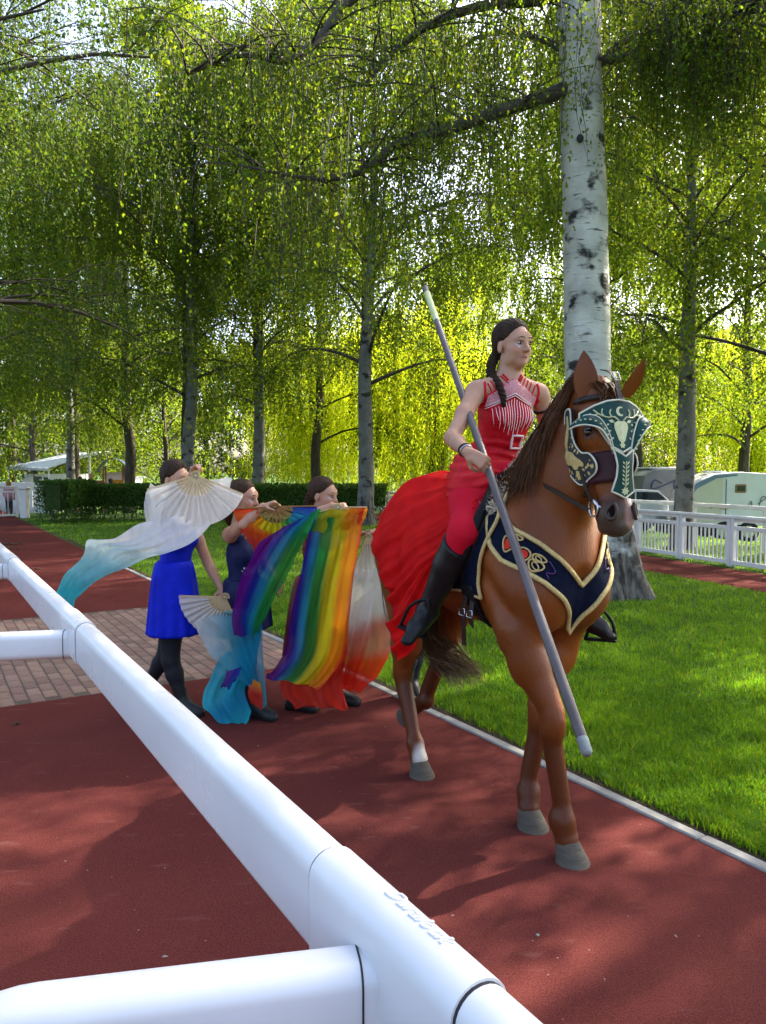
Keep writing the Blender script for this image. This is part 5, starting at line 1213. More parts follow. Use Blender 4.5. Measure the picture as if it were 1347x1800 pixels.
# ------------------------------------------------------------------ the rider
rider = empty('person', HO, HRZ); tag(rider, 'rider in red sleeveless glittering dress with long train, holding a pole', 'person')
RF, RL, RU = frame((.985, -.17, 0)); rpel = A3((-.02, .02, 1.675)); rch = A3((.045, .035, 1.925)); rnk = A3((.075, .04, 2.125)); rsR = A3((.045, -.135, 2.035)); rsL = A3((.105, .205, 2.035))
def build_rider():
    lo, hi = (-.22, -.55, .80), (.56, .50, 2.42); res = .0053
    S = SDF(lo, hi, res); torso_prims(S, rpel, rch, rnk, RF, RL, rsR, rsL, slim=.89); TD = S.d.copy()
    D2 = SDF(lo, hi, res); D2.d = TD.copy(); D2.rc((-.03, -.085, 1.65), (.075, -.18, 1.55), .118, .110, .05); D2.rc((-.03, .125, 1.65), (.075, .22, 1.55), .118, .110, .05); TD = D2.d
    eR, wR = hloc(795, 770, -.35), hloc(822, 795, -.42)
    hR = hloc(853, 810, -.372)
    S.chain([rsR, rsR * .5 + eR * .5, eR], [.048, .040, .034], .025, SKIN); S.chain([eR, eR * .65 + wR * .35, wR], [.035, .0345, .0235], .02, SKIN)
    dh = hR - wR; hand_prims(S, wR + (wR - eR) / np.linalg.norm(wR - eR) * .004, dh + (0, 0, -.01), (-.1, .75, -.45), .86, -1)
    eL, wL = A3((.075, .335, 1.79)), A3((.255, .20, 1.70))
    S.chain([rsL, rsL * .5 + eL * .5, eL], [.048, .040, .034], .025, SKIN); S.chain([eL, eL * .65 + wL * .35, wL], [.035, .0345, .0235], .02, SKIN); hand_prims(S, wL, (.6, -.5, -.25), (-.3, -.4, -.7), .95, 1)
    # head looks ahead, a little to her left
    hc = A3((.098, .042, 2.262)); Pf, fr = head_prims(S, hc, (.985, .08, 0), (0.02, 0, 1), 1.0); S.rc(rnk + (0, 0, -.02), hc + (-.020, 0, -.07), .048, .045, .03, SKIN)
    # legs
    hipR, hipL = A3((-.03, -.085, 1.65)), A3((-.03, .125, 1.65)); kR, kL = A3((.225, -.325, 1.385)), A3((.245, .345, 1.385)); aR, aL = hloc(752, 1072, -.375), hloc(1035, 1085, .40)
    for h, k, a in ((hipR, kR, aR), (hipL, kL, aL)): S.chain([h, h * .5 + k * .5, k], [.108, .088, .062], .04, SKIN); S.chain([k, k * .65 + a * .35, a], [.060, .056, .036], .03, SKIN)
    body = obj_sdf('body', S, M['skin'], rider); face_parts(body, Pf, fr, 1.0, (-1,)); 
    X, Y, Z = S.grid()
    # dress: red bodice with a V yoke, ruched hips
    latv = (X - rch[0]) * RL[0] + (Y - rch[1]) * RL[1]; fw = (X - rch[0]) * RF[0] + (Y - rch[1]) * RF[1]
    top = 2.098 - .60 * np.abs(latv); bod = np.maximum(np.maximum(TD - .007 - .0045 * np.sin(Z * 135 + np.sin(latv * 16) * 2.0) * np.clip((1.83 - Z) * 30, 0, 1), Z - top), 1.50 + .10 * np.abs(latv) - Z)
    bd = S.mesh('bodice', bod, M['reddress']); o = link('bodice', bd, rider)
    # leggings
    L = SDF(lo, hi, .0105)
    for h, k, a in ((hipR, kR, aR), (hipL, kL, aL)): L.chain([h, h * .5 + k * .5, k, k * .80 + a * .20], [.115, .094, .066, .060], .04)
    L.ell(rpel, (.118, .165, .115), .05); X2, Y2, Z2 = L.grid(); link('leggings', L.mesh('leggings', np.maximum(L.d, Z2 - 1.70), M['legging']), rider)
    # tall boots
    for h, k, a, toe in ((hipR, kR, aR, A3((.04, -.105, -.070))), (hipL, kL, aL, A3((.060, .042, -.040)))):
        t = toe / np.linalg.norm(toe); B = SDF(np.minimum(k, a) - .28, np.maximum(k, a) + .28, .0085); up = k * .88 + a * .12
        B.chain([up, k * .6 + a * .4, a], [.075, .071, .047], .02); heel = a + A3((-.03, 0, -.055)) - t * .035; B.rc(a, heel, .047, .034, .03); B.rc(heel, a + toe * .75 + (0, 0, -.02), .036, .038, .03, None, ((0, 0, 1), .8)); B.rc(a + toe * .5 + (0, 0, -.02), a + toe * 1.35 + (0, 0, -.03), .042, .034, .03, None, ((0, 0, 1), .72)); B.rc(a + (0, 0, -.01), a + toe * .8 + (0, 0, -.005), .045, .032, .03)
        ax = (k - a) / np.linalg.norm(k - a); X2, Y2, Z2 = B.grid(); pl = (X2 - up[0]) * ax[0] + (Y2 - up[1]) * ax[1] + (Z2 - up[2]) * ax[2] - (up[0] - X2) * .55 + .02
        bo_ = link('boot', B.mesh('boot', np.maximum(B.d, pl), M['boot']), rider)
    return S, body, o, hc, Pf, fr, (eR, wR, hR), (eL, wL)
M['reddress'] = pmat('red_dress', (.58, .008, .018), (.46, .006, .014), 30, .5, bump=.3, bscale=90, spec=.15)
M['legging'] = pmat('crimson_leggings', (.58, .008, .028), (.48, .006, .022), 14, .7, bump=.15, bscale=160, spec=.1)
M['boot'] = pmat('black_boot', (.007, .007, .007), (.013, .012, .012), 12, .38, bump=.2, bscale=40, spec=.25)
M['silver'] = pmat('silver_trim', (.80, .62, .60), (.90, .80, .80), 200, .35, metal=.2)
M['sparkle'] = pmat('pink_rhinestones', (.62, .10, .13), (.90, .55, .58), 330, .3, bump=.8, bscale=400, detail=1)
RS, rbody, rbod, rhc, RP, rfr, (reR, rwR, rhR), _ = build_rider()
RBV = bvh_of(rbod.data); RBB = bvh_of(rbody.data)
def front_f(a, z):
    """front of the dress: a = across (towards her left), z = height"""
    o = Vector(rch) + Vector(RL) * a + Vector(RF) * .5; o.z = z; h = RBV.ray_cast(o, Vector(-RF), .7); h2 = RBB.ray_cast(o, Vector(-RF), .7)
    p = h[0] if h[0] and (not h2[0] or (h[0] - o).length < (h2[0] - o).length + .004) else h2[0]
    if p is None or abs((p - Vector(rch)).dot(Vector(RF))) > .2:
        p = Vector(rch) + Vector(RL) * a + Vector(RF) * (.10 - 2.2 * a * a); p.z = z; p = RBB.find_nearest(p)[0]
    return p, RF + RL * (a * 5)
yo = [(0, 2.095), (.03, 2.082), (.09, 2.036), (.128, 2.012), (.130, 1.965), (.07, 1.985), (0, 2.028)]
yoke = dens(yo + [(-a, z) for a, z in yo[::-1] if a > 0], .014)
surf_patch('glitter_yoke', front_f, yoke, .014, .002, M['sparkle'], rider, .003)
for k in (0, .010):
    on_surf('silver_line', front_f, [(a, 2.026 - k - .48 * abs(a)) for a in np.linspace(-.128, .128, 27)], .0022, M['silver'], rider, .006)
for i in range(-8, 9):
    x0 = i * .0135; x1 = i * .0145 * (1 + .10 * abs(i)); zt = 2.004 - .48 * abs(x0); zb = 1.815 + .007 * abs(i) + (.03 if i % 2 else 0)
    on_surf('silver_line', front_f, [tuple(p) for p in crv(((x0, zt), (x0 * .98, (zt + zb) / 2), (x0 * .86, zb)), 12)], .0017, M['silver'], rider, .005)
for s in (-1, 1):                                           # open strap work over the shoulders
    for x0, z0, x1, z1 in ((.032, 2.080, .060, 2.118), (.050, 2.068, .078, 2.112), (.068, 2.054, .096, 2.104), (.086, 2.040, .113, 2.095), (.105, 2.026, .130, 2.080)):
        on_surf('strap', front_f, [(s * (x0 + (x1 - x0) * t), z0 + (z1 - z0) * t) for t in np.linspace(-.12, .88, 9)], .0034, M['reddress'], rider, .002)
    on_surf('strap', front_f, [(s * (.140 + .004 * math.sin(t * 3)), 1.995 + .085 * t) for t in np.linspace(0, 1, 8)], .0065, M['reddress'], rider, .001)
    on_surf('strap', front_f, [(s * (.026 + .020 * t), 2.090 + .030 * t) for t in np.linspace(0, 1, 6)], .0055, M['reddress'], rider, .002)
# belt with square buckle
bx = hloc(898, 778, .06); ac = (Vector(bx) - Vector(rch)).dot(Vector(RL))
on_surf('belt_buckle', front_f, dens([(ac - .028, bx[2] - .030), (ac + .028, bx[2] - .030), (ac + .028, bx[2] + .030), (ac - .028, bx[2] + .030)], .014), .0055, pmat('pink_white_buckle', (.72, .55, .54), (.80, .66, .64), 40, .35), rider, .012, True, 8)
# hair, braid over the right shoulder, arm band, bracelets
hair_cap(rbody, rhc, rfr, 1.0, M['hair1'])
braid(rbody, [RP(-.085, -.030, -.03), RP(-.080, -.062, -.085), RP(-.055, -.085, -.145), RP(.005, -.098, -.19), RP(.045, -.100, -.25), RP(.052, -.103, -.30)], .030, .012, M['hair1'], 12)
def ringband(name, c, ax, r, w, mat, parent, n=20):
    ax = Vector(ax).normalized(); a = ax.orthogonal().normalized(); b = ax.cross(a); return MB().tube([Vector(c) + (a * math.cos(t) + b * math.sin(t)) * r for t in np.linspace(0, 2 * math.pi, n + 1)[:-1]], w, 6, closed=True).build(name, mat, parent, smooth=True)
ringband('arm_band', rsL * .72 + A3((.075, .335, 1.79)) * .28, A3((.075, .335, 1.79)) - rsL, .049, .006, M['black'], rider)
fd = rwR - reR
for t, r, m in ((.90, .029, 'leather'), (.94, .028, 'steel'), (.86, .0305, 'leather')): ringband('bracelet', reR + fd * t, fd, r, .0028, M[m], rider)
# chiffon train over the horse's rump
M['chiffon'] = pmat('red_chiffon', (.86, .016, .014), (.70, .010, .012), 10, .7, trans=.45, spec=.1, bump=.25, bscale=40)
def train():
    # rows run from the waist down and back; each row: (pixel u, v, lateral y)
    hem = [(905, 870, -.05), (835, 905, -.20)]
    W = [(828, 812, .02), (836, 842, -.11), (848, 872, -.19), (840, 905, -.255), (812, 940, -.28), (796, 985, -.295)]                     # start near the hip, along the leg
    A = [(795, 848, .02), (800, 880, -.15), (800, 925, -.24), (785, 965, -.32), (775, 1000, -.30), (768, 1030, -.30)]
    B_ = [(745, 868, .02), (745, 905, -.19), (748, 955, -.28), (745, 1000, -.34), (752, 1030, -.32), (752, 1070, -.31)]
    Cc = [(712, 884, .0), (703, 930, -.20), (704, 990, -.28), (710, 1045, -.34), (718, 1092, -.33), (732, 1135, -.32)]
    D = [(704, 892, -.02), (692, 950, -.18), (694, 1010, -.25), (698, 1065, -.30), (694, 1115, -.36), (708, 1164, -.35)]
    G = np.array([[hloc(*p) for p in r] for r in (W, A, B_, Cc, D)])
    n, m = 64, 90; H = np.array([crv(r, m) for r in G]); H = np.stack([crv(H[:, j], n) for j in range(m)], 1)
    ii = np.linspace(0, 1, n)[:, None]; jj = np.linspace(0, 1, m)[None]
    fold = (np.sin(jj * 34 + 3 * np.sin(ii * 3)) * .55 + np.sin(jj * 71 + ii * 5) * .3) * .020 * (.35 + ii)
    nrm = np.array([.25, -.9, .35]); H = H + nrm[None, None] * (fold + .020)[..., None]
    H[-1] += np.stack([-.012 * np.abs(np.sin(np.linspace(0, 1, m) * 40)), 0 * H[-1, :, 0], 0 * H[-1, :, 0]], 1)
    # keep the cloth outside the horse
    for i in range(n):
        for j in range(m):
            q, nn, _, dd = HBVH.find_nearest(Vector(H[i, j]))
            sd_ = (Vector(H[i, j]) - q).dot(nn)
            mn = float(np.interp(H[i, j, 0], (-.62, -.42), (.014, .062))) if q.z > 1.02 else .014
            if sd_ < mn: H[i, j] = np.array(q + nn * mn)
    for _ in range(2): H[1:-1] = (H[:-2] + 2 * H[1:-1] + H[2:]) / 4
    fo2 = (1 - np.abs(np.sin(jj * 19 + 2.2 * ii + .6 * np.sin(ii * 5)))) ** 1.5 * .030 * (.3 + .7 * ii) + (1 - np.abs(np.sin(jj * 43 + 3 * ii + 1))) ** 2 * .014; H = H + nrm[None, None] * fo2[..., None]
    me = mesh_np('dress_train', H.reshape(-1, 3), quads=[(i * m + j, i * m + j + 1, (i + 1) * m + j + 1, (i + 1) * m + j) for i in range(n - 1) for j in range(m - 1)])
    o = link('dress_train', me, rider, M['chiffon']); so = o.modifiers.new('t', 'SOLIDIFY'); so.thickness = .002
    MB().tube(V3(H[-1]), .0028, 5).build('scalloped_hem', pmat('dark_red_hem', (.16, .004, .012), (.22, .006, .016), 20, .6), o, smooth=True)
    return H
train()
# the pole: grey shaft, pale green grip at the top, worn tip at the bottom
pole = empty('pole', HO, HRZ); tag(pole, 'long grey wooden pole with pale green end held slanting by the rider', 'pole')
pa, pb = hloc(859, 826, -.345), hloc(812, 691, -.195); pd_ = pb - pa
def pole_at(v):
    lo_, hi_ = -8.0, 6.0
    for _ in range(60):
        m_ = (lo_ + hi_) / 2; q = HO + HF * float((pa + pd_ * m_)[0]) + HL * float((pa + pd_ * m_)[1]) + Vector((0, 0, float((pa + pd_ * m_)[2]))); q = q - Vector((0, 0, CAMH)); yc = (q.z * math.cos(PITCH) - q.y * math.sin(PITCH)) / (q.y * math.cos(PITCH) + q.z * math.sin(PITCH)) if q.y > .3 else -9
        if CY - FPX * yc > v: lo_ = m_
        else: hi_ = m_
    return pa + pd_ * lo_
M['pole'] = pmat('grey_pole', (.070, .058, .058), (.115, .098, .098), 7, .4, stretch=(1, 1, .4), spec=.3)
p0, p1, p2, p3, p4 = pole_at(506), pole_at(516), pole_at(565), pole_at(1298), pole_at(1327)
mb = MB(); mb.tube(V3([p2, (p2 + p3) / 2, p3]), .0175, 14); mb.build('shaft', M['pole'], pole, angle=40)
MB().tube(V3([p1, p2]), .0185, 14).build('green_grip', pmat('pale_green_tape', (.42, .46, .20), (.50, .54, .28), 20, .5), pole, angle=40)
MB().tube(V3([p0, p1]), .0165, 12).build('top_cap', M['pole'], pole, angle=40)
MB().tube(V3([p3, p4 * .85 + p3 * .15, p4]), [.0185, .018, .013], 14).build('worn_tip', pmat('worn_tip', (.24, .29, .25), (.15, .15, .16), 30, .5), pole, angle=60)

# ================================================================== the dancers with silk fans
def silkmat(name, tr=.5, clear=.10):
    m = bpy.data.materials.new(name); m.use_nodes = True; nt = m.node_tree; L = nt.links; b = nt.nodes['Principled BSDF']; out = nt.nodes['Material Output']
    a = nd(nt, 'ShaderNodeAttribute', attribute_name='Col'); tc = nd(nt, 'ShaderNodeTexCoord'); n = nd(nt, 'ShaderNodeTexNoise'); n.inputs['Scale'].default_value = 14; n.inputs['Detail'].default_value = 5; mp = nd(nt, 'ShaderNodeMapping'); mp.inputs['Rotation'].default_value = (0, .5, 0); mp.inputs['Scale'].default_value = (2.2, 2.2, .35); L.new(tc.outputs['Object'], mp.inputs[0]); L.new(mp.outputs[0], n.inputs['Vector'])
    mr = nd(nt, 'ShaderNodeMapRange'); mr.inputs['To Min'].default_value = .84; mr.inputs['To Max'].default_value = 1.12; L.new(n.outputs['Fac'], mr.inputs['Value'])
    mx = nd(nt, 'ShaderNodeMix', data_type='RGBA', blend_type='MULTIPLY'); mx.inputs[0].default_value = 1; L.new(a.outputs['Color'], mx.inputs[6]); L.new(mr.outputs[0], mx.inputs[7])
    L.new(mx.outputs[2], b.inputs['Base Color']); b.inputs['Roughness'].default_value = .42; b.inputs['Specular IOR Level'].default_value = .15
    bp = nd(nt, 'ShaderNodeBump'); bp.inputs['Strength'].default_value = .55; bp.inputs['Distance'].default_value = .02; L.new(n.outputs['Fac'], bp.inputs['Height']); L.new(bp.outputs[0], b.inputs['Normal'])
    t = nd(nt, 'ShaderNodeBsdfTranslucent'); L.new(mx.outputs[2], t.inputs['Color']); ms = nd(nt, 'ShaderNodeMixShader'); ms.inputs[0].default_value = tr; L.new(b.outputs[0], ms.inputs[1]); L.new(t.outputs[0], ms.inputs[2])
    tp = nd(nt, 'ShaderNodeBsdfTransparent'); m2 = nd(nt, 'ShaderNodeMixShader'); m2.inputs[0].default_value = clear; L.new(ms.outputs[0], m2.inputs[1]); L.new(tp.outputs[0], m2.inputs[2]); L.new(m2.outputs[0], out.inputs['Surface']); return m
M['silk'] = silkmat('silk', .5, .10); M['silkthin'] = silkmat('thin_silk', .5, .28)
M['bamboo'] = pmat('bamboo', (.52, .38, .20), (.62, .48, .28), 30, .5, stretch=(1, 1, .3)); M['bamboo2'] = pmat('dark_bamboo', (.26, .13, .045), (.34, .19, .07), 30, .5)
RB = [np.array(c) for c in ((.10, .004, .20), (.012, .02, .30), (.010, .22, .42), (.010, .20, .035), (.55, .48, .010), (.66, .22, .006), (.55, .025, .010))]   # violet..red dyes
def ramp(cols, t):
    t = np.clip(t, 0, 1) * (len(cols) - 1); i = np.minimum(t.astype(int), len(cols) - 2); f = (t - i)[..., None]; f = f * f * (3 - 2 * f); C = np.array(cols); return C[i] * (1 - f) + C[i + 1] * f
def silk(name, left, right, colf, parent, n=54, m=30, rip=.018, waves=3.0, seed=0, mat='silk', bulge=0.0):
    """cloth between two edge curves; each edge is a list of (u, v, depth)"""
    Lc = crv([at(*p) for p in left], n); Rc = crv([at(*p) for p in right], n); s = np.linspace(0, 1, n)[:, None]; t = np.linspace(0, 1, m)[None]
    P = Lc[:, None] * (1 - t[..., None]) + Rc[:, None] * t[..., None]
    ph = seed * 1.7; w = np.sin(t * waves * 6.28 + 2.5 * np.sin(s * 3 + ph) + ph) * .6 + np.sin(t * waves * 2.3 * 6.28 + s * 7 + ph * 2) * .3 + np.sin(s * 11 + t * 4 + ph) * .25 + np.sin(t * waves * 5.1 * 6.28 + s * 3 + ph * 3) * .13
    dn = np.array([.12, -1, .1]); P = P + dn * (rip * w * (.35 + .65 * np.sin(np.pi * np.clip(s, .12, .92)))[..., ] + -bulge * np.sin(np.pi * t) * np.sin(np.pi * s))[..., None]
    ed = .010 * np.sin(s[:, 0] * 23 + ph); P[:, 0, 2] += ed; P[:, -1, 2] -= ed; P[-1, :, 2] += .007 * np.sin(np.linspace(0, 1, m) ** 1.4 * 13 + ph) + .012 * np.sin(np.linspace(0, 1, m) * 4 + ph)
    C = colf(s + 0 * t, t + 0 * s).reshape(-1, 3)
    off = Vector(parent.location) if parent is not None else Vector((0, 0, 0))
    me = mesh_np(name, (P - np.array(off)).reshape(-1, 3), quads=[(i * m + j, i * m + j + 1, (i + 1) * m + j + 1, (i + 1) * m + j) for i in range(n - 1) for j in range(m - 1)], col=C)
    return link(name, me, parent, M[mat])
def fan(root, piv, dirs, r0, r1, colf, ribmat, nr=13, pleat=.006, tilt=.0, leaf_in=.45):
    """folding fan: ribs from pivot along dirs (two unit vectors ends in 3D, interpolated), pleated leaf between leaf_in*r1 and r1"""
    a, b = Vector(dirs[0]).normalized(), Vector(dirs[1]).normalized(); nn = a.cross(b).normalized() if a.cross(b).length > 1e-3 else Vector((0, -1, 0)); ang = a.angle(b)
    if len(dirs) > 2: nn = Vector(dirs[2]).normalized(); ang = dirs[3]
    D = [Matrix.Rotation(ang * i / (nr - 1), 3, nn) @ a for i in range(nr)]; o = Vector(root.location); piv = Vector(piv) - o
    me_r = None
    for i, d in enumerate(D):
        sd = nn.cross(d); q = nn * (pleat * .5 * (1 if i % 2 else -1))
        mb = MB(); pts = [piv - d * .03 + q, piv + d * r0 * .5 + q, piv + d * r1 * .985 + q]; mb.sweep([(-.0065, -.0012), (.0065, -.0012), (.0065, .0012), (-.0065, .0012)], pts, [nn] * 3); mb.build('fan_rib', ribmat, root)
    MB().ball(piv, .010, 8, 6).build('rivet', ribmat, root, smooth=True)
    V = []; C = []; K = 8; N2 = (nr - 1) * 2 + 1
    for i in range(N2):
        d = Matrix.Rotation(ang * i / (N2 - 1), 3, nn) @ a; q = nn * (pleat * (1 if i % 2 else -1))
        for k in range(K): r = r1 * (leaf_in + (1.0 - leaf_in) * k / (K - 1)); V.append(piv + d * r + q - nn * .003); C.append(colf(i / (N2 - 1), k / (K - 1)))
    me = mesh_np('fan_leaf', V, quads=[(i * K + j, i * K + j + 1, (i + 1) * K + j + 1, (i + 1) * K + j) for i in range(N2 - 1) for j in range(K - 1)], col=np.array(C), smooth=False); link('fan_leaf', me, root, M['silk'])
W_ = np.array((.84, .82, .79)); TQ = np.array((.015, .42, .54)); TQ2 = np.array((.008, .28, .48))
def skirt(parent, name, cen, top_r, bot_r, z0, z1, mat, flat=.75, ang=0.0, folds=11, amp=.02, seed=0, sway=(0, 0), n=64, m=26):
    V = []; ca, sa = math.cos(ang), math.sin(ang)
    for i in range(m):
        t = i / (m - 1); r = top_r + (bot_r - top_r) * t ** .42
        for k in range(n):
            a = 2 * math.pi * k / n; rr = r + amp * t * (math.sin(folds * a + seed) * .7 + math.sin(folds * 1.9 * a + seed * 2 + 2 * t) * .35); x, y = rr * math.cos(a) * flat, rr * math.sin(a)
            V.append((cen[0] + x * ca - y * sa + sway[0] * t * t, cen[1] + x * sa + y * ca + sway[1] * t * t, z0 + (z1 - z0) * t + .006 * t * math.sin(folds * a + 1)))
    me = mesh_np(name, V, quads=[(i * n + k, (i + 1) * n + k, (i + 1) * n + (k + 1) % n, i * n + (k + 1) % n) for i in range(m - 1) for k in range(n)]); o = link(name, me, parent, mat); so = o.modifiers.new('t', 'SOLIDIFY'); so.thickness = .003; return o
def dancer(label, base, f, pel, chest, neck, headc, face, sR, sL, armR, armL, legR, legL, hands, dress, shoe, tights, hairm, glit=(-1, 1), dtop=.0, ztop=.02, slim=.92, sc=1.0, res=.0070):
    """all points are world positions; arms = (elbow, wrist), legs = (hip, knee, ankle, toe direction)"""
    e = empty('person', base); tag(e, label, 'person'); o = A3(base); G = lambda p: A3(p) - o; f, l, u = frame(f)
    allp = np.array([G(p) for p in (pel, chest, neck, headc, sR, sL, *armR, *armL, *legR[:3], *legL[:3])]); lo = allp.min(0) - .17; hi = allp.max(0) + .17; lo[2] = max(lo[2], -.01)
    S = SDF(lo, hi, res); torso_prims(S, G(pel), G(chest), G(neck), f, l, G(sR), G(sL), slim=slim); TD = S.d.copy()
    for sh, (el, wr), hd_ in ((sR, armR, hands[0]), (sL, armL, hands[1])):
        sh, el, wr = G(sh), G(el), G(wr); S.chain([sh, (sh + el) / 2, el], [.046, .039, .033], .025, SKIN); S.chain([el, el * .65 + wr * .35, wr], [.034, .0335, .0235], .02, SKIN)
        if hd_: hand_prims(S, wr, hd_[0], hd_[1], hd_[2], hd_[3])
    Pf, fr = head_prims(S, G(headc), face, (0, 0, 1), sc); S.rc(G(neck) - (0, 0, .02), G(headc) + (-fr[0] * .02 + (0, 0, -.07)), .047, .044, .03, SKIN)
    T = SDF(lo, hi, .0115)
    for hp, kn, an, toe in (legR, legL):
        hp, kn, an = G(hp), G(kn), G(an); S.chain([hp, (hp + kn) / 2, kn], [.092, .078, .054], .04, SKIN); S.chain([kn, kn * .68 + an * .32, an], [.052, .052, .034], .03, SKIN)
        T.chain([hp, (hp + kn) / 2, kn], [.097, .083, .059], .04); T.chain([kn, kn * .68 + an * .32, an], [.057, .057, .040], .03)
    b = obj_sdf('body', S, M['skin'], e); face_parts(b, Pf, fr, sc, glit); link('tights', T.mesh('tights', None, tights), e)
    for hp, kn, an, toe in (legR, legL):
        an = G(an); toe = A3(toe) / np.linalg.norm(toe); B = SDF(an + (-.26, -.26, -.12), an + (.26, .26, .20), .009); k_ = an + (G(kn) - an) / np.linalg.norm(G(kn) - an) * .15
        B.rc(k_, an, .052, .045, .02); heel = an - toe * .03 + (0, 0, -.055); B.rc(an, heel, .044, .034, .02); B.rc(heel, an + toe * .14 + (0, 0, -.055), .036, .036, .03); B.rc(an + toe * .05 + (0, 0, -.025), an + toe * .16 + (0, 0, -.058), .042, .032, .03)
        Z2 = B.grid()[2]; link('boot', B.mesh('boot', np.maximum(np.maximum(B.d, an[2] - .087 - Z2), Z2 - (an[2] + .12)), shoe), e)
    X, Y, Z = S.grid(); n_ = G(neck); lat = (X - n_[0]) * l[0] + (Y - n_[1]) * l[1]
    top = G(sR)[2] * .5 + G(sL)[2] * .5 + ztop - .015 + .0 * lat + np.where(np.abs(lat) < .06, -.03, 0)
    bod = np.maximum(np.maximum(TD - .007, Z - top), np.maximum(G(pel)[2] - .10 - Z, np.abs(lat) - .142)); link('bodice', S.mesh('bodice', bod, dress), e)
    return e, b, Pf, fr, G
M['bluedress'] = pmat('royal_blue_dress', (.004, .014, .42), (.006, .020, .55), 14, .6, bump=.25, bscale=60, spec=.12)
M['navydress'] = pmat('navy_velvet_dress', (.006, .010, .045), (.012, .018, .075), 20, .55, bump=.2, bscale=80, spec=.15)
M['maroon'] = pmat('dark_red_dress', (.20, .006, .012), (.14, .005, .010), 16, .55, bump=.2, bscale=80)
M['tights'] = pmat('black_tights', (.008, .009, .014), (.013, .014, .020), 20, .7)
M['shoe'] = pmat('black_shoe', (.010, .010, .011), (.02, .02, .02), 30, .5)
P_ = lambda u, v, Y: np.array(at(u, v, Y))
# --- dancer in bright blue
Y1 = 5.2; b1 = gnd(312, 1258); b1.y = Y1
f1 = (.88, -.47, 0); F1, L1, U1 = frame(f1)
pel = P_(306, 1022, Y1); che = P_(312, 948, Y1); nk = P_(306, 893, Y1); hdc = P_(309, 843, Y1); sR = P_(282, 915, Y1 - .13); sL = P_(334, 912, Y1 + .15)
D1 = dancer('dancer in bright royal blue dress hiding her face behind a white fan', (pel[0], Y1, 0), f1, pel, che, nk, hdc, (.86, -.5, -.05), sR, sL,
    (P_(322, 890, Y1 - .22), P_(336, 844, Y1 - .26)), (P_(366, 990, Y1 + .10), P_(388, 1032, Y1 - .04)),
    (P_(301, 1050, Y1 - .045), P_(300, 1160, Y1 - .04), np.array((at(322, 1232, Y1)[0], Y1 - .02, .09)), (.85, -.5, 0)), (P_(311, 1050, Y1 + .05), P_(292, 1150, Y1 + .12), np.array((at(262, 1195, Y1 + .2)[0], Y1 + .22, .16)), (.7, -.45, -.5)),
    [((.25, -.1, .95), (.75, -.3, -.6), .8, -1), ((.35, -.45, -.8), (-.2, -.9, -.2), .75, 1)], M['bluedress'], M['shoe'], M['tights'], M['hair1'], (), ztop=.01, slim=.89)
e1, body1, Pf1, fr1, G1 = D1
hair_cap(body1, G1(hdc), fr1, 1.0, M['hair1'], grow=.013)
skirt(e1, 'skirt', G1(P_(306, 985, Y1)), .110, .186, G1(P_(306, 985, Y1))[2], at(306, 1113, Y1).z, M['bluedress'], .95, math.atan2(F1[1], F1[0]), 13, .016, 1, (.0, .0))
# --- dancer in navy with sequinned waist
Y2 = 5.2; f2 = (.93, -.36, 0); F2, L2, U2 = frame(f2)
pel = P_(428, 1045, Y2); che = P_(428, 975, Y2); nk = P_(424, 922, Y2); hdc = P_(428, 876, Y2); sR = P_(404, 941, Y2 - .15); sL = P_(444, 937, Y2 + .15)
D2 = dancer('dancer in dark navy sequinned dress looking right over a rainbow fan', (pel[0], Y2, 0), f2, pel, che, nk, hdc, (.93, -.34, -.06), sR, sL,
    (P_(428, 922, Y2 - .32), P_(462, 890, Y2 - .30)), (P_(462, 985, Y2 + .20), P_(482, 1015, Y2 + .05)),
    (P_(420, 1065, Y2 - .07), P_(432, 1170, Y2 - .07), np.array((at(448, 1250, Y2 - .12)[0], Y2 - .12, .09)), (.85, -.5, 0)), (P_(436, 1065, Y2 + .09), P_(436, 1165, Y2 + .10), np.array((at(410, 1230, Y2 + .1)[0], Y2 + .12, .10)), (.8, -.5, -.2)),
    [((.9, -.1, .32), (.15, .1, -.95), .78, -1), ((.6, -.3, -.6), (-.4, -.5, -.3), .7, 1)], M['navydress'], M['shoe'], M['tights'], M['hair2'], (-1,), slim=.92)
e2, body2, Pf2, fr2, G2 = D2
hair_cap(body2, G2(hdc), fr2, 1.0, M['hair2'], bun=([Pf2(-.085, 0, .0), Pf2(-.112, 0, -.05), Pf2(-.118, 0, -.12), Pf2(-.105, 0, -.18)], [.045, .040, .034, .016]))
skirt(e2, 'skirt', G2(P_(430, 1015, Y2)), .122, .19, G2(P_(430, 1015, Y2))[2], at(430, 1100, Y2).z, M['navydress'], .95, math.atan2(F2[1], F2[0]), 10, .016, 2)
mb = MB(); r_ = random.Random(2)
BV2 = bvh_of(e2.children[-2].data) if False else None
for k in range(110):
    a = r_.uniform(-2.4, .9); z = G2(P_(430, 1000, Y2))[2] + r_.uniform(-.028, .022); rr = .112; c0 = G2(P_(430, 1000, Y2)); mb.ball((c0[0] + rr * math.cos(a) * .9, c0[1] + rr * math.sin(a) * 1.0, z), r_.uniform(.003, .006), 5, 4)
mb.build('sequin_belt', M['glit'], e2)
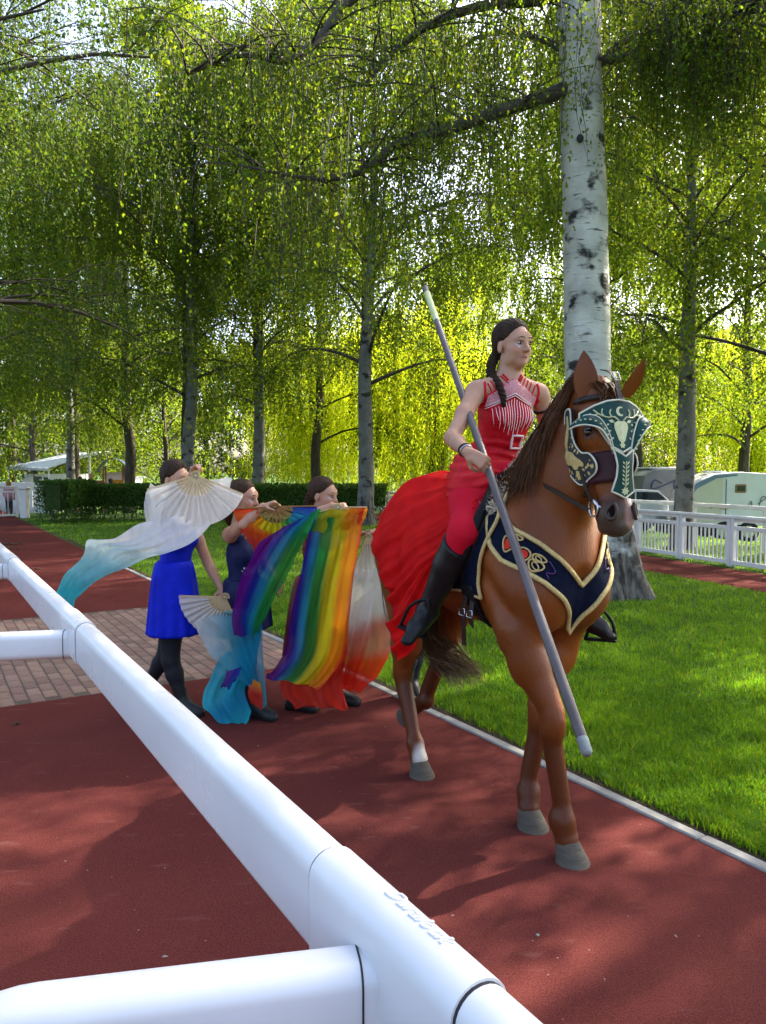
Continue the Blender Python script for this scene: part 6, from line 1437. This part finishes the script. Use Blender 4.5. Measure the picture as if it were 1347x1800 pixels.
# --- third dancer with rainbow veil
Y3 = 5.35; f3 = (.93, -.36, 0); F3, L3, U3 = frame(f3)
pel = P_(556, 1035, Y3); che = P_(560, 967, Y3); nk = P_(562, 917, Y3); hdc = P_(568, 871, Y3); sR = P_(540, 935, Y3 - .14); sL = P_(582, 932, Y3 + .15)
D3 = dancer('dancer with brown braids walking behind a hanging rainbow silk veil', (pel[0], Y3, 0), f3, pel, che, nk, hdc, (.90, -.42, -.08), sR, sL,
    (P_(556, 905, Y3 - .34), P_(584, 889, Y3 - .36)), (P_(600, 985, Y3 + .16), P_(616, 950, Y3 + .0)),
    (P_(545, 1060, Y3 - .07), P_(528, 1150, Y3 - .10), np.array((at(517, 1220, Y3 - .10)[0], Y3 - .10, .09)), (.9, -.4, 0)), (P_(562, 1060, Y3 + .09), P_(588, 1150, Y3 + .08), np.array((at(592, 1222, Y3 + .05)[0], Y3 + .05, .09)), (.9, -.4, 0)),
    [((.95, -.2, .10), (.1, .1, -.98), .72, -1), ((.5, -.6, .2), (-.3, -.5, -.6), .7, 1)], M['maroon'], M['shoe'], M['tights'], M['hair2'], (-1,), slim=.92)
e3, body3, Pf3, fr3, G3 = D3
hair_cap(body3, G3(hdc), fr3, 1.0, M['hair2'])
for s in (-1, 1): braid(body3, [Pf3(-.07, s * .045, .02), Pf3(-.095, s * .055, -.06), Pf3(-.085, s * .065, -.14), Pf3(-.07, s * .07, -.22)], .022, .010, M['hair2'], 9)
skirt(e3, 'skirt', G3(P_(556, 1010, Y3)), .122, .23, G3(P_(556, 1010, Y3))[2], at(556, 1150, Y3).z, M['maroon'], .95, math.atan2(F3[1], F3[0]), 10, .02, 3)
# --- fourth dancer, hidden behind the horse, only her arm reaches back with a fan
Y4 = 5.55; pel = P_(742, 1030, Y4); che = P_(752, 955, Y4); nk = P_(764, 915, Y4); hdc = P_(786, 884, Y4); sR = P_(735, 935, Y4 - .10); sL = P_(775, 935, Y4 + .16)
D4 = dancer('dancer hidden behind the horse, her bare arm reaching back with a white and red fan', (pel[0], Y4, 0), (.93, -.36, 0), pel, che, nk, hdc, (.85, -.3, -.4), sR, sL,
    (P_(712, 930, Y4 - .16), P_(655, 936, Y4 - .22)), (P_(800, 990, Y4 + .1), P_(815, 1040, Y4)),
    (P_(735, 1060, Y4 - .07), P_(720, 1140, Y4 - .02), np.array((at(714, 1215, Y4)[0], Y4 - .05, .09)), (.2, -.97, 0)), (P_(748, 1060, Y4 + .09), P_(732, 1140, Y4 + .08), np.array((at(726, 1215, Y4)[0], Y4 + .08, .09)), (.2, -.97, 0)),
    [((-.95, -.15, -.05), (.1, -.3, -.9), .8, 1), None], M['maroon'], M['shoe'], M['tights'], M['hair2'], (), slim=.88, res=.011)
e4, body4, Pf4, fr4, G4 = D4; hair_cap(body4, G4(hdc), fr4, 1.0, M['hair2'])
wr4 = G4(P_(655, 936, Y4 - .22)); ringband('wrist_band', wr4 + A3((.05, .01, 0)), (1, .1, 0), .029, .007, M['black'], e4)

# --- fans and veils (each fan with its veil is one thing)
def fanroot(u, v, Y, label): e = empty('silk_fan', at(u, v, Y)); tag(e, label, 'fan', 'silk dance fans'); return e
def pd(u, v, Y, u0, v0, Y0): return (at(u, v, Y) - at(u0, v0, Y0))
rotd = lambda u0, v0, Y, a0, a1: None
def fan_px(root, u0, v0, Y, a0, a1, rpx, colf, ribmat, tilt=.15, nr=13, leaf_in=.45):
    """angles in the picture plane (0 = right, 90 = down), fan plane leaning by tilt"""
    ex = Vector((1, .0, 0)); ey = Vector((0, tilt, -1)).normalized(); r1 = rpx * Y / FPX
    d0 = ex * math.cos(R(a0)) + ey * math.sin(R(a0)); nn = ex.cross(ey).normalized()
    fan(root, at(u0, v0, Y), (d0, d0, nn, R(a1 - a0)), r1 * .5, r1, colf, ribmat, nr, leaf_in=leaf_in)
# 1 white fan over the blue dancer's face
YF = 4.83; e = fanroot(344, 836, YF, 'white silk fan with long turquoise-tipped veil streaming left')
fan_px(e, 344, 836, YF, 22, 164, 90, lambda a, k: W_ * (.92 + .08 * k), M['bamboo'], .1, 15, .40)
cf = lambda s, t: ramp([W_, W_, W_ * .97, (.52, .66, .68), (.16, .50, .56), TQ * 1.1, TQ], s * 1.0 + .06 * (t - .5))
silk('veil', [(262, 862, YF + .06), (266, 905, YF + .03), (240, 925, YF - .04), (200, 945, YF - .05), (158, 950, YF - .04), (148, 975, YF - .02), (118, 1005, YF), (100, 1040, YF), (92, 1048, YF)],
     [(408, 838, YF + .06), (395, 890, YF + .05), (352, 940, YF + .02), (300, 972, YF - .09), (245, 985, YF - .08), (205, 1005, YF - .05), (158, 1030, YF - .03), (136, 1050, YF), (130, 1068, YF)], cf, e, 70, 30, .020, 1.6, 1)
silk('veil_fold', [(266, 850, YF + .03), (254, 880, YF + .02), (258, 930, YF)], [(296, 872, YF + .02), (284, 905, YF), (282, 945, YF)], lambda s, t: ramp([W_, W_, W_], s), e, 24, 16, .012, 2, 4, 'silkthin')
# 2 white fan held low with turquoise veil
YF = 4.98; e = fanroot(396, 1052, YF, 'white silk fan held low, its turquoise veil falling to the track')
fan_px(e, 396, 1050, YF, 70, 182, 82, lambda a, k: W_ * .93, M['bamboo'], .25, 13, .36)
silk('veil', [(342, 1092, YF), (356, 1128, YF), (380, 1160, YF - .03), (412, 1188, YF - .05), (440, 1212, YF - .05), (452, 1240, YF - .04)], [(404, 1072, YF + .03), (440, 1072, YF + .02), (460, 1094, YF), (462, 1140, YF - .02), (466, 1190, YF - .03), (470, 1244, YF - .03)],
     lambda s, t: ramp([W_, (.50, .66, .70), (.10, .42, .52), TQ2, TQ2 * .9, TQ], s * .75 + t * .42), e, 50, 30, .024, 2.2, 2, 'silkthin')
silk('veil_tail', [(392, 1150, YF + .06), (370, 1190, YF + .04), (356, 1236, YF + .01), (378, 1262, YF - .02), (410, 1281, YF - .03)], [(455, 1120, YF + .05), (446, 1170, YF + .02), (430, 1215, YF + .01), (442, 1250, YF - .02), (432, 1272, YF - .03)],
     lambda s, t: ramp([TQ2 * .9, TQ, TQ * 1.15, TQ2, TQ], s + .2 * t), e, 44, 28, .026, 2.0, 3)
# 3 rainbow fan of the navy dancer
YF = 4.86; e = fanroot(484, 890, YF, 'rainbow fan spread flat below the navy dancer, violet to green veil sweeping down left')
rc_ = lambda a, k: ramp([RB[1], RB[2], RB[3] * 1.4, RB[4], RB[4], RB[5], RB[6]], np.array([a]))[0]
fan_px(e, 484, 891, YF, -1, 177, 74, rc_, M['bamboo2'], .35, 13, .42)
silk('veil_corner', [(414, 905, YF), (424, 935, YF), (442, 958, YF), (452, 985, YF + .02)], [(470, 935, YF - .02), (478, 940, YF - .02), (476, 955, YF), (462, 985, YF + .02)], lambda s, t: ramp([RB[5], RB[6], RB[6] * .9], s * .7 + .3 * (1 - t)), e, 24, 18, .010, 1.5, 6)
silk('veil', [(500, 926, YF - .02), (462, 950, YF - .05), (436, 990, YF - .06), (418, 1035, YF - .05), (408, 1085, YF - .02), (412, 1120, YF + .05)], [(564, 893, YF), (545, 930, YF - .03), (520, 980, YF - .04), (492, 1035, YF - .02), (466, 1085, YF), (455, 1110, YF + .06)],
     lambda s, t: ramp([RB[0], RB[0] * 1.1, RB[1], RB[2] * .8, RB[3], RB[3] * 1.1], t * .95 + .10 * np.sin(s * 3) - .02), e, 60, 36, .018, 1.6, 5)
silk('veil_end', [(400, 1180, YF + .02), (392, 1200, YF), (388, 1208, YF)], [(425, 1172, YF + .02), (418, 1190, YF), (402, 1212, YF)], lambda s, t: ramp([RB[0], RB[1]], t), e, 14, 12, .008, 1, 7)
silk('veil_end', [(446, 1195, YF + .03), (436, 1215, YF), (442, 1240, YF)], [(458, 1200, YF + .03), (462, 1225, YF), (462, 1245, YF)], lambda s, t: ramp([RB[5], RB[6], RB[6]], s), e, 14, 12, .008, 1, 8)
# 4 rainbow fan of the third dancer
YF = 4.92; e = fanroot(592, 892, YF, 'rainbow fan of the third dancer with wide striped veil hanging to the ground')
fan_px(e, 594, 892, YF, 0, 165, 52, lambda a, k: ramp([RB[5], RB[5], RB[4], RB[4] * .9, RB[3] * 2.2, RB[3] * 1.6], np.array([a]))[0], M['bamboo'], .3, 11, .40)
silk('veil_top', [(556, 896, YF), (548, 915, YF), (545, 935, YF)], [(642, 892, YF), (638, 905, YF - .02), (634, 925, YF - .02)], lambda s, t: ramp([RB[3] * 2, RB[4] * .9, RB[4], RB[5], RB[6]], t), e, 20, 26, .012, 2, 9)
silk('veil', [(546, 915, YF), (536, 975, YF - .03), (522, 1035, YF - .03), (508, 1100, YF - .01), (500, 1150, YF), (478, 1178, YF + .02), (468, 1188, YF + .03)], [(637, 900, YF), (634, 945, YF - .04), (622, 1010, YF - .06), (614, 1085, YF - .06), (604, 1150, YF - .06), (578, 1196, YF - .04), (556, 1212, YF - .02)],
     lambda s, t: ramp([RB[0] * .8, RB[1], RB[2], RB[3], RB[3] * 1.2, RB[4], RB[4], RB[5], RB[5], RB[6]], t * .98 + .08 * np.sin(s * 4 + 1) * (1 - t)), e, 70, 44, .024, 2.0, 10, bulge=.05)
silk('veil_tail', [(512, 1120, YF + .14), (498, 1180, YF + .10), (494, 1215, YF + .06), (520, 1245, YF + .02)], [(612, 1080, YF + .12), (610, 1150, YF + .08), (602, 1200, YF + .04), (612, 1246, YF)], lambda s, t: ramp([RB[4] * .8, RB[5], RB[6], RB[6], RB[6] * .9], s + .18 * t), e, 44, 30, .026, 2.4, 11)
# 5 white fan with red-tipped veil
YF = 5.26; e = fanroot(645, 940, YF, 'white fan beside the horse rump whose veil turns from white to bright red')
fan_px(e, 648, 938, YF, 42, 112, 80, lambda a, k: W_ * .95, M['bamboo'], .1, 9, .22)
RD = np.array((.78, .025, .010)); PK = np.array((.66, .22, .17))
silk('veil', [(622, 1008, YF), (608, 1060, YF), (606, 1100, YF - .02), (614, 1140, YF), (606, 1180, YF), (596, 1214, YF)], [(702, 990, YF), (696, 1050, YF - .03), (692, 1100, YF - .04), (684, 1150, YF - .02), (664, 1185, YF), (640, 1213, YF)],
     lambda s, t: ramp([W_, W_, W_ * .9, PK, PK * .95, RD, RD, RD], s + .10 * t - .05), e, 60, 34, .026, 2.2, 12)
silk('veil_fold', [(622, 1060, YF - .08), (612, 1110, YF - .08), (602, 1160, YF - .06), (597, 1200, YF - .03)], [(660, 1030, YF - .08), (655, 1090, YF - .10), (640, 1150, YF - .08), (622, 1205, YF - .04)], lambda s, t: ramp([W_, W_ * .95, PK, RD, RD], s), e, 36, 18, .016, 1.6, 13, 'silkthin')

# ================================================================== background: trailers, cars, awning, playhouse, people
M['cwhite'] = pmat('white_paint', (.72, .73, .74), (.66, .67, .68), 3, .3, coat=.3); M['cgrey'] = pmat('grey_paint', (.10, .11, .12), (.13, .14, .15), 3, .35, coat=.2)
M['ccream'] = pmat('cream_paint', (.62, .60, .46), (.56, .54, .42), 3, .35); M['silverp'] = pmat('silver_paint', (.45, .47, .50), (.38, .40, .43), 3, .3, metal=.4, coat=.3); M['bluep'] = pmat('blue_grey_paint', (.16, .24, .34), (.12, .19, .28), 3, .3, coat=.4)
M['glass'] = pmat('dark_glass', (.02, .028, .032), (.03, .04, .045), 5, .06, coat=.5); M['tyre'] = pmat('tyre', (.015, .015, .015), (.025, .025, .025), 20, .85); M['wood'] = pmat('wood', (.28, .15, .07), (.36, .21, .10), 12, .7, stretch=(1, 1, .3))
M['orange'] = pmat('orange_panel', (.62, .26, .02), (.55, .22, .02), 6, .5); M['roofblue'] = pmat('blue_roof', (.03, .07, .16), (.05, .10, .20), 6, .5); M['awning'] = pmat('awning_cloth', (.70, .74, .76), (.62, .67, .70), 4, .6, trans=.25); M['red'] = pmat('red_paint', (.5, .03, .03), (.4, .02, .02), 5, .4)
def loft_side(mb, prof, y0, y1, inset=.06):
    """side profile [(x, z)] extruded across y with softened flanks"""
    n = len(prof); cx = sum(p[0] for p in prof) / n; cz = sum(p[1] for p in prof) / n; V = []
    for y, s in ((y0, 1 - inset), (y0 + (y1 - y0) * .05, 1), (y1 - (y1 - y0) * .05, 1), (y1, 1 - inset)): V += [(cx + (x - cx) * s, y, cz + (z - cz) * s) for x, z in prof]
    mb.add(V, [(k * n + i, k * n + (i + 1) % n, (k + 1) * n + (i + 1) % n, (k + 1) * n + i) for k in range(3) for i in range(n)] + [tuple(range(n - 1, -1, -1)), tuple(range(3 * n, 4 * n))]); return mb
def wheel(root, c, r, w=.2):
    o = MB().tube([(c[0], c[1] - w / 2, c[2]), (c[0], c[1] - w * .38, c[2]), (c[0], c[1] + w * .38, c[2]), (c[0], c[1] + w / 2, c[2])], [r * .93, r, r, r * .93], 20).build('wheel', M['tyre'], root, smooth=True)
    MB().tube([(c[0], c[1] - w / 2 - .012, c[2]), (c[0], c[1] + w / 2 + .012, c[2])], r * .58, 14).build('rim', M['steel'], o)
def car(name, u, Y, rz, paint, label, L=4.3, Hh=1.5, suv=False):
    p = gp(u, Y); e = empty(name, (p.x, p.y, gz(p.x, p.y)), rz); tag(e, label, 'car'); h = Hh
    body = [(-L / 2, .35), (-L / 2 + .05, .25), (L / 2 - .15, .25), (L / 2, .38), (L / 2 - .02, .62), (L / 2 - .25, .80), (L * .20, .95), (-L * .36, .98), (-L / 2 + .05, .92), (-L / 2, .70)]
    cab = [(L * .22, .94), (L * .06, h - .04), (-.2, h), (-L * .28, h - .02 if suv else h - .05), (-L * (.44 if suv else .38), h - .35 if suv else .97), (-L * .42, .95)]
    loft_side(MB(), body, -.86, .86).build('body', paint, e, angle=35); loft_side(MB(), cab, -.74, .74, .05).build('cabin', paint, e, angle=35)
    sw = [(L * .165, .985), (L * .05, h - .10), (-L * .05, h - .085), (-L * .05, .985)]; sw2 = [(-L * .065, .985), (-L * .065, h - .085), (-L * .26, h - .11), (-L * .35, 1.0)]
    for s in (-1, 1):
        for q in (sw, sw2): MB().add([(x, s * .752, z) for x, z in q] + [(x, s * .735, z) for x, z in q], [(0, 1, 2, 3), (7, 6, 5, 4), (0, 4, 5, 1), (1, 5, 6, 2), (2, 6, 7, 3), (3, 7, 4, 0)]).build('window', M['glass'], e)
        wheel(e, (L * .31, s * .76, .31), .31); wheel(e, (-L * .30, s * .76, .31), .31)
        MB().ball((L / 2 - .10, s * .62, .66), (.09, .16, .08), 8, 6).build('headlight', M['cwhite'], e, smooth=True)
    MB().add([(L * .225, -.62, .99), (L * .225, .62, .99), (L * .075, .56, h - .07), (L * .075, -.56, h - .07), (L * .20, -.62, .99), (L * .20, .62, .99), (L * .06, .56, h - .08), (L * .06, -.56, h - .08)], [(0, 1, 2, 3), (7, 6, 5, 4), (0, 4, 5, 1), (2, 6, 7, 3), (0, 3, 7, 4), (1, 5, 6, 2)]).build('windscreen', M['glass'], e); return e
car('parked_car', 505, 43, R(168), M['silverp'], 'silver parked car behind the hedge, left one above the dancers', suv=True)
car('parked_car', 592, 41, R(150), M['bluep'], 'blue-grey parked car behind the hedge, right one beside the willow trunk')
car('parked_car', 1092, 26, R(184), M['cwhite'], 'white car whose roof shows above the picket fence beside the horse head', L=3.7, Hh=1.36)
car('parked_van', 236, 46, R(95), M['cwhite'], 'white parked van right of the orange playhouse', L=4.2, Hh=1.95, suv=True)
# horse trailers
def swirl(root, pts, r, mat): MB().tube(V3(crv(pts, 30)), r, 5).build('script_lettering', mat, root, smooth=True)
p = gp(1272, 24); tr = empty('horse_trailer', (p.x, p.y, gz(p.x, p.y)), R(-6)); tag(tr, 'cream and white horse trailer with small window and script lettering', 'trailer')
prof = [(-1.35, .5), (1.28, .5), (1.30, 1.95), (1.2, 2.06), (.2, 2.12), (-.55, 2.06), (-1.0, 1.86), (-1.3, 1.5), (-1.42, 1.0)]
loft_side(MB(), prof, -.95, .95, .03).build('body', M['cwhite'], tr, angle=30)
MB().add([(x, -.958, z) for x, z in ((-1.36, .6), (-.35, .6), (-.30, 1.95), (-.62, 1.93), (-1.05, 1.72), (-1.30, 1.4))], [tuple(range(5, -1, -1))]).build('cream_panel', M['ccream'], tr)
MB().add([(x, -.962, z) for x, z in ((-1.34, 1.25), (-1.05, 1.62), (-.5, 1.92), (.1, 2.0), (.1, 2.06), (-.55, 2.02), (-1.08, 1.78), (-1.36, 1.42))], [tuple(range(7, -1, -1))]).build('blue_stripe', M['bluep'], tr)
w_ = MB().box((.20, -.96, 1.62), (.32, .05, .26), bev=.02).build('window', M['wood'], tr); MB().box((.20, -.975, 1.62), (.22, .05, .16)).build('pane', M['glass'], w_)
MB().box((-.22, -.955, 1.25), (.02, .03, 1.3)).build('door_seam', M['cgrey'], tr); MB().box((-.30, 0, 2.12), (.6, .5, .06), bev=.02).build('roof_vent', M['cwhite'], tr)
MB().tube([(1.02, -.985, 1.12), (1.02, -.955, 1.12)], .05, 12).build('round_badge', M['cgrey'], tr)
swirl(tr, [(.40, -.975, 1.02), (.48, -.975, 1.22), (.44, -.975, 1.10), (.52, -.975, 1.08), (.50, -.975, 1.25), (.56, -.975, 1.02)], .010, M['cgrey']); swirl(tr, [(.70, -.975, 1.16), (.92, -.975, 1.34), (.80, -.975, 1.36), (.72, -.975, 1.04), (.64, -.975, 1.02), (.92, -.975, 1.05)], .012, M['cgrey'])
swirl(tr, [(-.7, -.975, 1.02), (-.5, -.975, 1.06), (-.3, -.975, 1.0), (.0, -.975, 1.04)], .010, M['red'])
for x in (-.25, .45): wheel(tr, (x, -.86, .32), .32); wheel(tr, (x, .86, .32), .32)
MB().tube([(-1.35, 0, .5), (-2.3, 0, .48)], .05, 8).build('drawbar', M['cgrey'], tr)
p = gp(1160, 27); td = empty('horse_trailer', (p.x, p.y, gz(p.x, p.y)), R(4)); tag(td, 'dark grey horse trailer with swirling letter, half hidden by slender birch', 'trailer')
prof = [(-1.0, .5), (1.0, .5), (1.0, 2.0), (.85, 2.22), (-.55, 2.24), (-.95, 2.0), (-1.08, 1.4)]
loft_side(MB(), prof, -.95, .95, .03).build('body', M['cgrey'], td, angle=30); MB().box((0, 0, 2.26), (1.3, 1.4, .07), bev=.03).build('roof_cap', M['cwhite'], td)
M['script'] = pmat('blue_script', (.03, .05, .12), (.04, .06, .14), 5, .4)
swirl(td, [(-.05, -.97, 1.0), (.15, -.97, 1.55), (.32, -.97, 1.85), (.10, -.97, 1.80), (.12, -.97, 1.52), (.45, -.97, 1.62), (.55, -.97, 1.85), (.30, -.97, 1.92), (-.2, -.97, 1.7), (-.7, -.97, 1.55), (-.6, -.97, 1.85), (-.35, -.97, 1.75)], .022, M['script'])
for x in (-.2, .5): wheel(td, (x, -.86, .32), .32); wheel(td, (x, .86, .32), .32)
# hut with white awning
p = gp(92, 45); hut = empty('awning_hut', (p.x, p.y, gz(p.x, p.y))); tag(hut, 'low white hut under a big pale sloping awning at far left', 'hut')
MB().box((-.3, 1.2, 1.05), (3.2, 2.0, 2.1)).build('wall', M['cwhite'], hut); MB().box((-.95, .19, 1.0), (.5, .04, 1.9)).build('door', M['cgrey'], hut); MB().box((-.45, .19, 1.25), (.30, .04, 1.3)).build('window', M['glass'], hut)
def roofsheet(pts, th=.05): n = len(pts); return MB().add([*pts, *[(x, y, z - th) for x, y, z in pts]], [tuple(range(n)), tuple(range(2 * n - 1, n - 1, -1))] + [(i, n + i, n + (i + 1) % n, (i + 1) % n) for i in range(n)])
roofsheet([(-2.4, -.6, 2.55), (.2, -1.0, 2.45), (2.6, -.6, 3.35), (2.5, 2.6, 3.5), (0, 2.8, 3.45), (-1.9, 2.6, 2.95)]).build('awning', M['awning'], hut)
roofsheet([(-2.5, -.62, 2.54), (.2, -1.02, 2.44), (.2, -1.02, 2.30), (-2.5, -.62, 2.40)], .03).build('awning_valance', M['awning'], hut)
for x, y, z in ((-2.3, -.5, 2.5), (.2, -.9, 2.42), (2.4, -.5, 3.2), (2.3, 2.4, 3.4)): MB().box((x, y, z / 2), (.08, .08, z), bev=.01).build('awning_post', M['cwhite'], hut)
p = gp(96, 41); pf = empty('slatted_screen', (p.x, p.y, gz(p.x, p.y))); tag(pf, 'white slatted screen in front of the hut under the awning', 'fence')
sm = MB().box((0, 0, .95), (.07, .04, 1.7)).mesh('slat'); sm.materials.append(M['cwhite'])
for k in range(13): o = link('slat', sm, pf); o.location = (-.78 + k * .13, 0, 0)
for z in (.3, 1.75): MB().box((0, .05, z), (1.75, .04, .08)).build('cross_bar', M['cwhite'], pf)
p = gp(30, 40); pw = empty('white_wall', (p.x, p.y, gz(p.x, p.y))); tag(pw, 'low white panel wall left of the hut', 'wall')
for k in range(4): MB().box((-2.2 + k * 1.2, 0, .85), (1.17, .06, 1.6), bev=.01).build('panel', M['fence'], pw)
# playhouse tower
p = gp(201, 38); ph = empty('playhouse', (p.x, p.y, gz(p.x, p.y)), R(12)); tag(ph, 'wooden playhouse tower with orange panel and blue arched roof', 'playhouse')
for x in (-.45, .45):
    for y in (-.4, .4): MB().box((x, y, 1.2), (.08, .08, 2.4)).build('post', M['wood'], ph)
MB().box((0, 0, 1.05), (1.0, .9, .07)).build('deck', M['wood'], ph); MB().box((.14, -.43, 1.42), (.62, .03, .62)).build('orange_panel', M['orange'], ph); MB().box((-.66, -.40, 1.1), (.34, .04, 1.2)).build('side_panel', pmat('brick_red_panel', (.28, .09, .06), (.34, .12, .08), 8, .6), ph)
MB().add([(x, y, z) for y in (-.62, .62) for x, z in ((-.75, 2.10), (-.62, 2.42), (-.3, 2.72), (0, 2.80), (.3, 2.72), (.62, 2.42), (.75, 2.10))], [(i, i + 1, i + 8, i + 7) for i in range(6)]).build('arched_roof', M['roofblue'], ph); ph.children[-1].modifiers.new('t', 'SOLIDIFY').thickness = .05
MB().box((.02, .38, 1.75), (.9, .03, .7)).build('back_panel', M['cwhite'], ph)
# small people in the distance
def far_person(u, Y, Hh, shirt, legs, hairc, label, face=(0, -1, 0), sit=0.0, jacket=None, arms=0.0):
    p = gp(u, Y); z0 = gz(p.x, p.y) - sit; e = empty('person', (p.x, p.y, gz(p.x, p.y))); tag(e, label, 'person'); k = Hh / 1.7; f, l, uu = frame(face); S = SDF((-.42, -.42, max(0, -sit) - .02), (.42, .42, Hh + .06), .016)
    q = lambda a, b, c: (f * a + l * b) * k + np.array([0, 0, c * k - sit]); sh, lg = np.array(shirt), np.array(legs)
    for s in (-1, 1):
        S.chain([q(0, s * .09, .92), q(.03, s * .09, .50), q(0, s * .09, .10)], [.085, .06, .045], .03, lg); S.rc(q(0, s * .09, .05), q(.12, s * .09, .04), .045, .04, .02, lg * .3)
        S.chain([q(0, s * .18, 1.40), q(-.02 + arms * .1, s * .24, 1.13), q(.10 + arms * .2, s * .20, .92 + arms * .2)], [.055, .045, .035], .03, sh); S.ell(q(.13 + arms * .2, s * .20, .87 + arms * .2), (.035, .035, .05), .01, SKIN)
    S.rc(q(0, 0, .95), q(0, 0, 1.32), .14, .15, .05, sh, (f, .7)); S.rc(q(0, -.15, 1.40), q(0, .15, 1.40), .06, .06, .05, sh); S.rc(q(0, 0, 1.42), q(0, 0, 1.52), .05, .05, .02, SKIN); S.ell(q(.01, 0, 1.60), (.085, .075, .115), .02, SKIN)
    S.ell(q(.095, 0, 1.585), (.018, .016, .022), .015, SKIN)
    link('body', S.mesh('body', None, M['skin']), e)
    Hs = SDF(A3(q(0, 0, 1.6)) - .2, A3(q(0, 0, 1.6)) + .2, .016); Hs.ell(q(-.02, 0, 1.63), (.098, .09, .105), .01); Hs.rc(q(-.07, 0, 1.6), q(-.07, 0, 1.5 if hairc[0] < .1 else 1.44), .06, .05, .03); Hs.ell(q(.12, 0, 1.55), (.09, .14, .10), .01, None, None, 'sub')
    link('hair', Hs.mesh('hair', None, pmat('hair_far', hairc, tuple(x * 1.5 for x in hairc), 20, .6)), e); return e
far_person(119, 33, 1.62, (.015, .015, .018), (.02, .02, .03), (.30, .20, .09), 'blonde woman in black seen from behind the hedge beside the speckled birch', (.3, .9, 0), .12)
far_person(142, 36, 1.70, (.36, .02, .05), (.02, .02, .03), (.02, .015, .012), 'man in crimson shirt standing behind the hedge near the hut', (.8, .5, 0), -.05)
far_person(160, 31.2, 1.70, (.012, .012, .014), (.02, .02, .03), (.03, .02, .014), 'man in black jacket facing the camera behind the hedge', (.05, -1, 0), .10, arms=.6)
far_person(194, 31.6, 1.62, (.014, .012, .014), (.02, .02, .03), (.035, .018, .012), 'dark-haired woman in black behind the hedge below the playhouse', (-.6, .7, 0), .20)
far_person(84, 33, 1.55, (.02, .02, .02), (.02, .02, .03), (.02, .015, .012), 'person whose dark hair barely shows over the hedge at left', (0, 1, 0), .22)
far_person(15, 28.4, 1.28, (.55, .26, .32), (.02, .02, .03), (.16, .09, .04), 'child in pink top standing behind the left picket fence', (0, 1, 0))
# debris on the track
def droppings(u, v, n, spread, label, r=.022, mat=None, seed=0):
    p = gnd(u, v, .006); e = empty('droppings', p); tag(e, label, 'debris'); rr = random.Random(seed); mt = mat or pmat('dung', (.05, .03, .018), (.09, .06, .035), 30, .9, bump=.6, bscale=60)
    for k in range(n):
        q = Vector((rr.gauss(0, spread), rr.gauss(0, spread * .6), rr.uniform(0, .006))); s = rr.uniform(.5, 1.2) * r; MB().ball(q + Vector((0, 0, s * .5)), (s * 1.25, s, s * .72), 7, 5).build('clod', mt, e, smooth=True)
droppings(18, 957, 14, .14, 'scattered dark horse droppings on far track at left edge', .035, None, 1); droppings(22, 966, 10, .12, 'second row of dark droppings on the far track, nearer', .03, None, 2); droppings(66, 1001, 7, .07, 'few brown clods on the track beyond the paving', .022, None, 3)
droppings(24, 1274, 5, .03, 'small dark smudge of dirt on the track below the paving', .010, None, 4)
e = empty('paper_scrap', gnd(290, 1682, .008)); tag(e, 'tiny pale scrap lying on the red track below the rail', 'debris'); MB().add([(-.010, -.003, .001), (.004, -.005, .003), (.012, .002, .001), (.0, .004, .004), (-.007, .003, .002), (0, 0, -.001)], [(0, 1, 3), (1, 2, 3), (0, 3, 4), (0, 5, 1), (1, 5, 2), (2, 5, 3), (3, 5, 4), (4, 5, 0)]).build('scrap', M['kerb'], e)
e = empty('pebble', gnd(945, 1645, .006)); tag(e, 'small grey pebble on the red track at the bottom', 'pebble'); MB().ball((0, 0, .003), (.007, .005, .005), 7, 5).build('stone', M['kerb'], e, smooth=True)
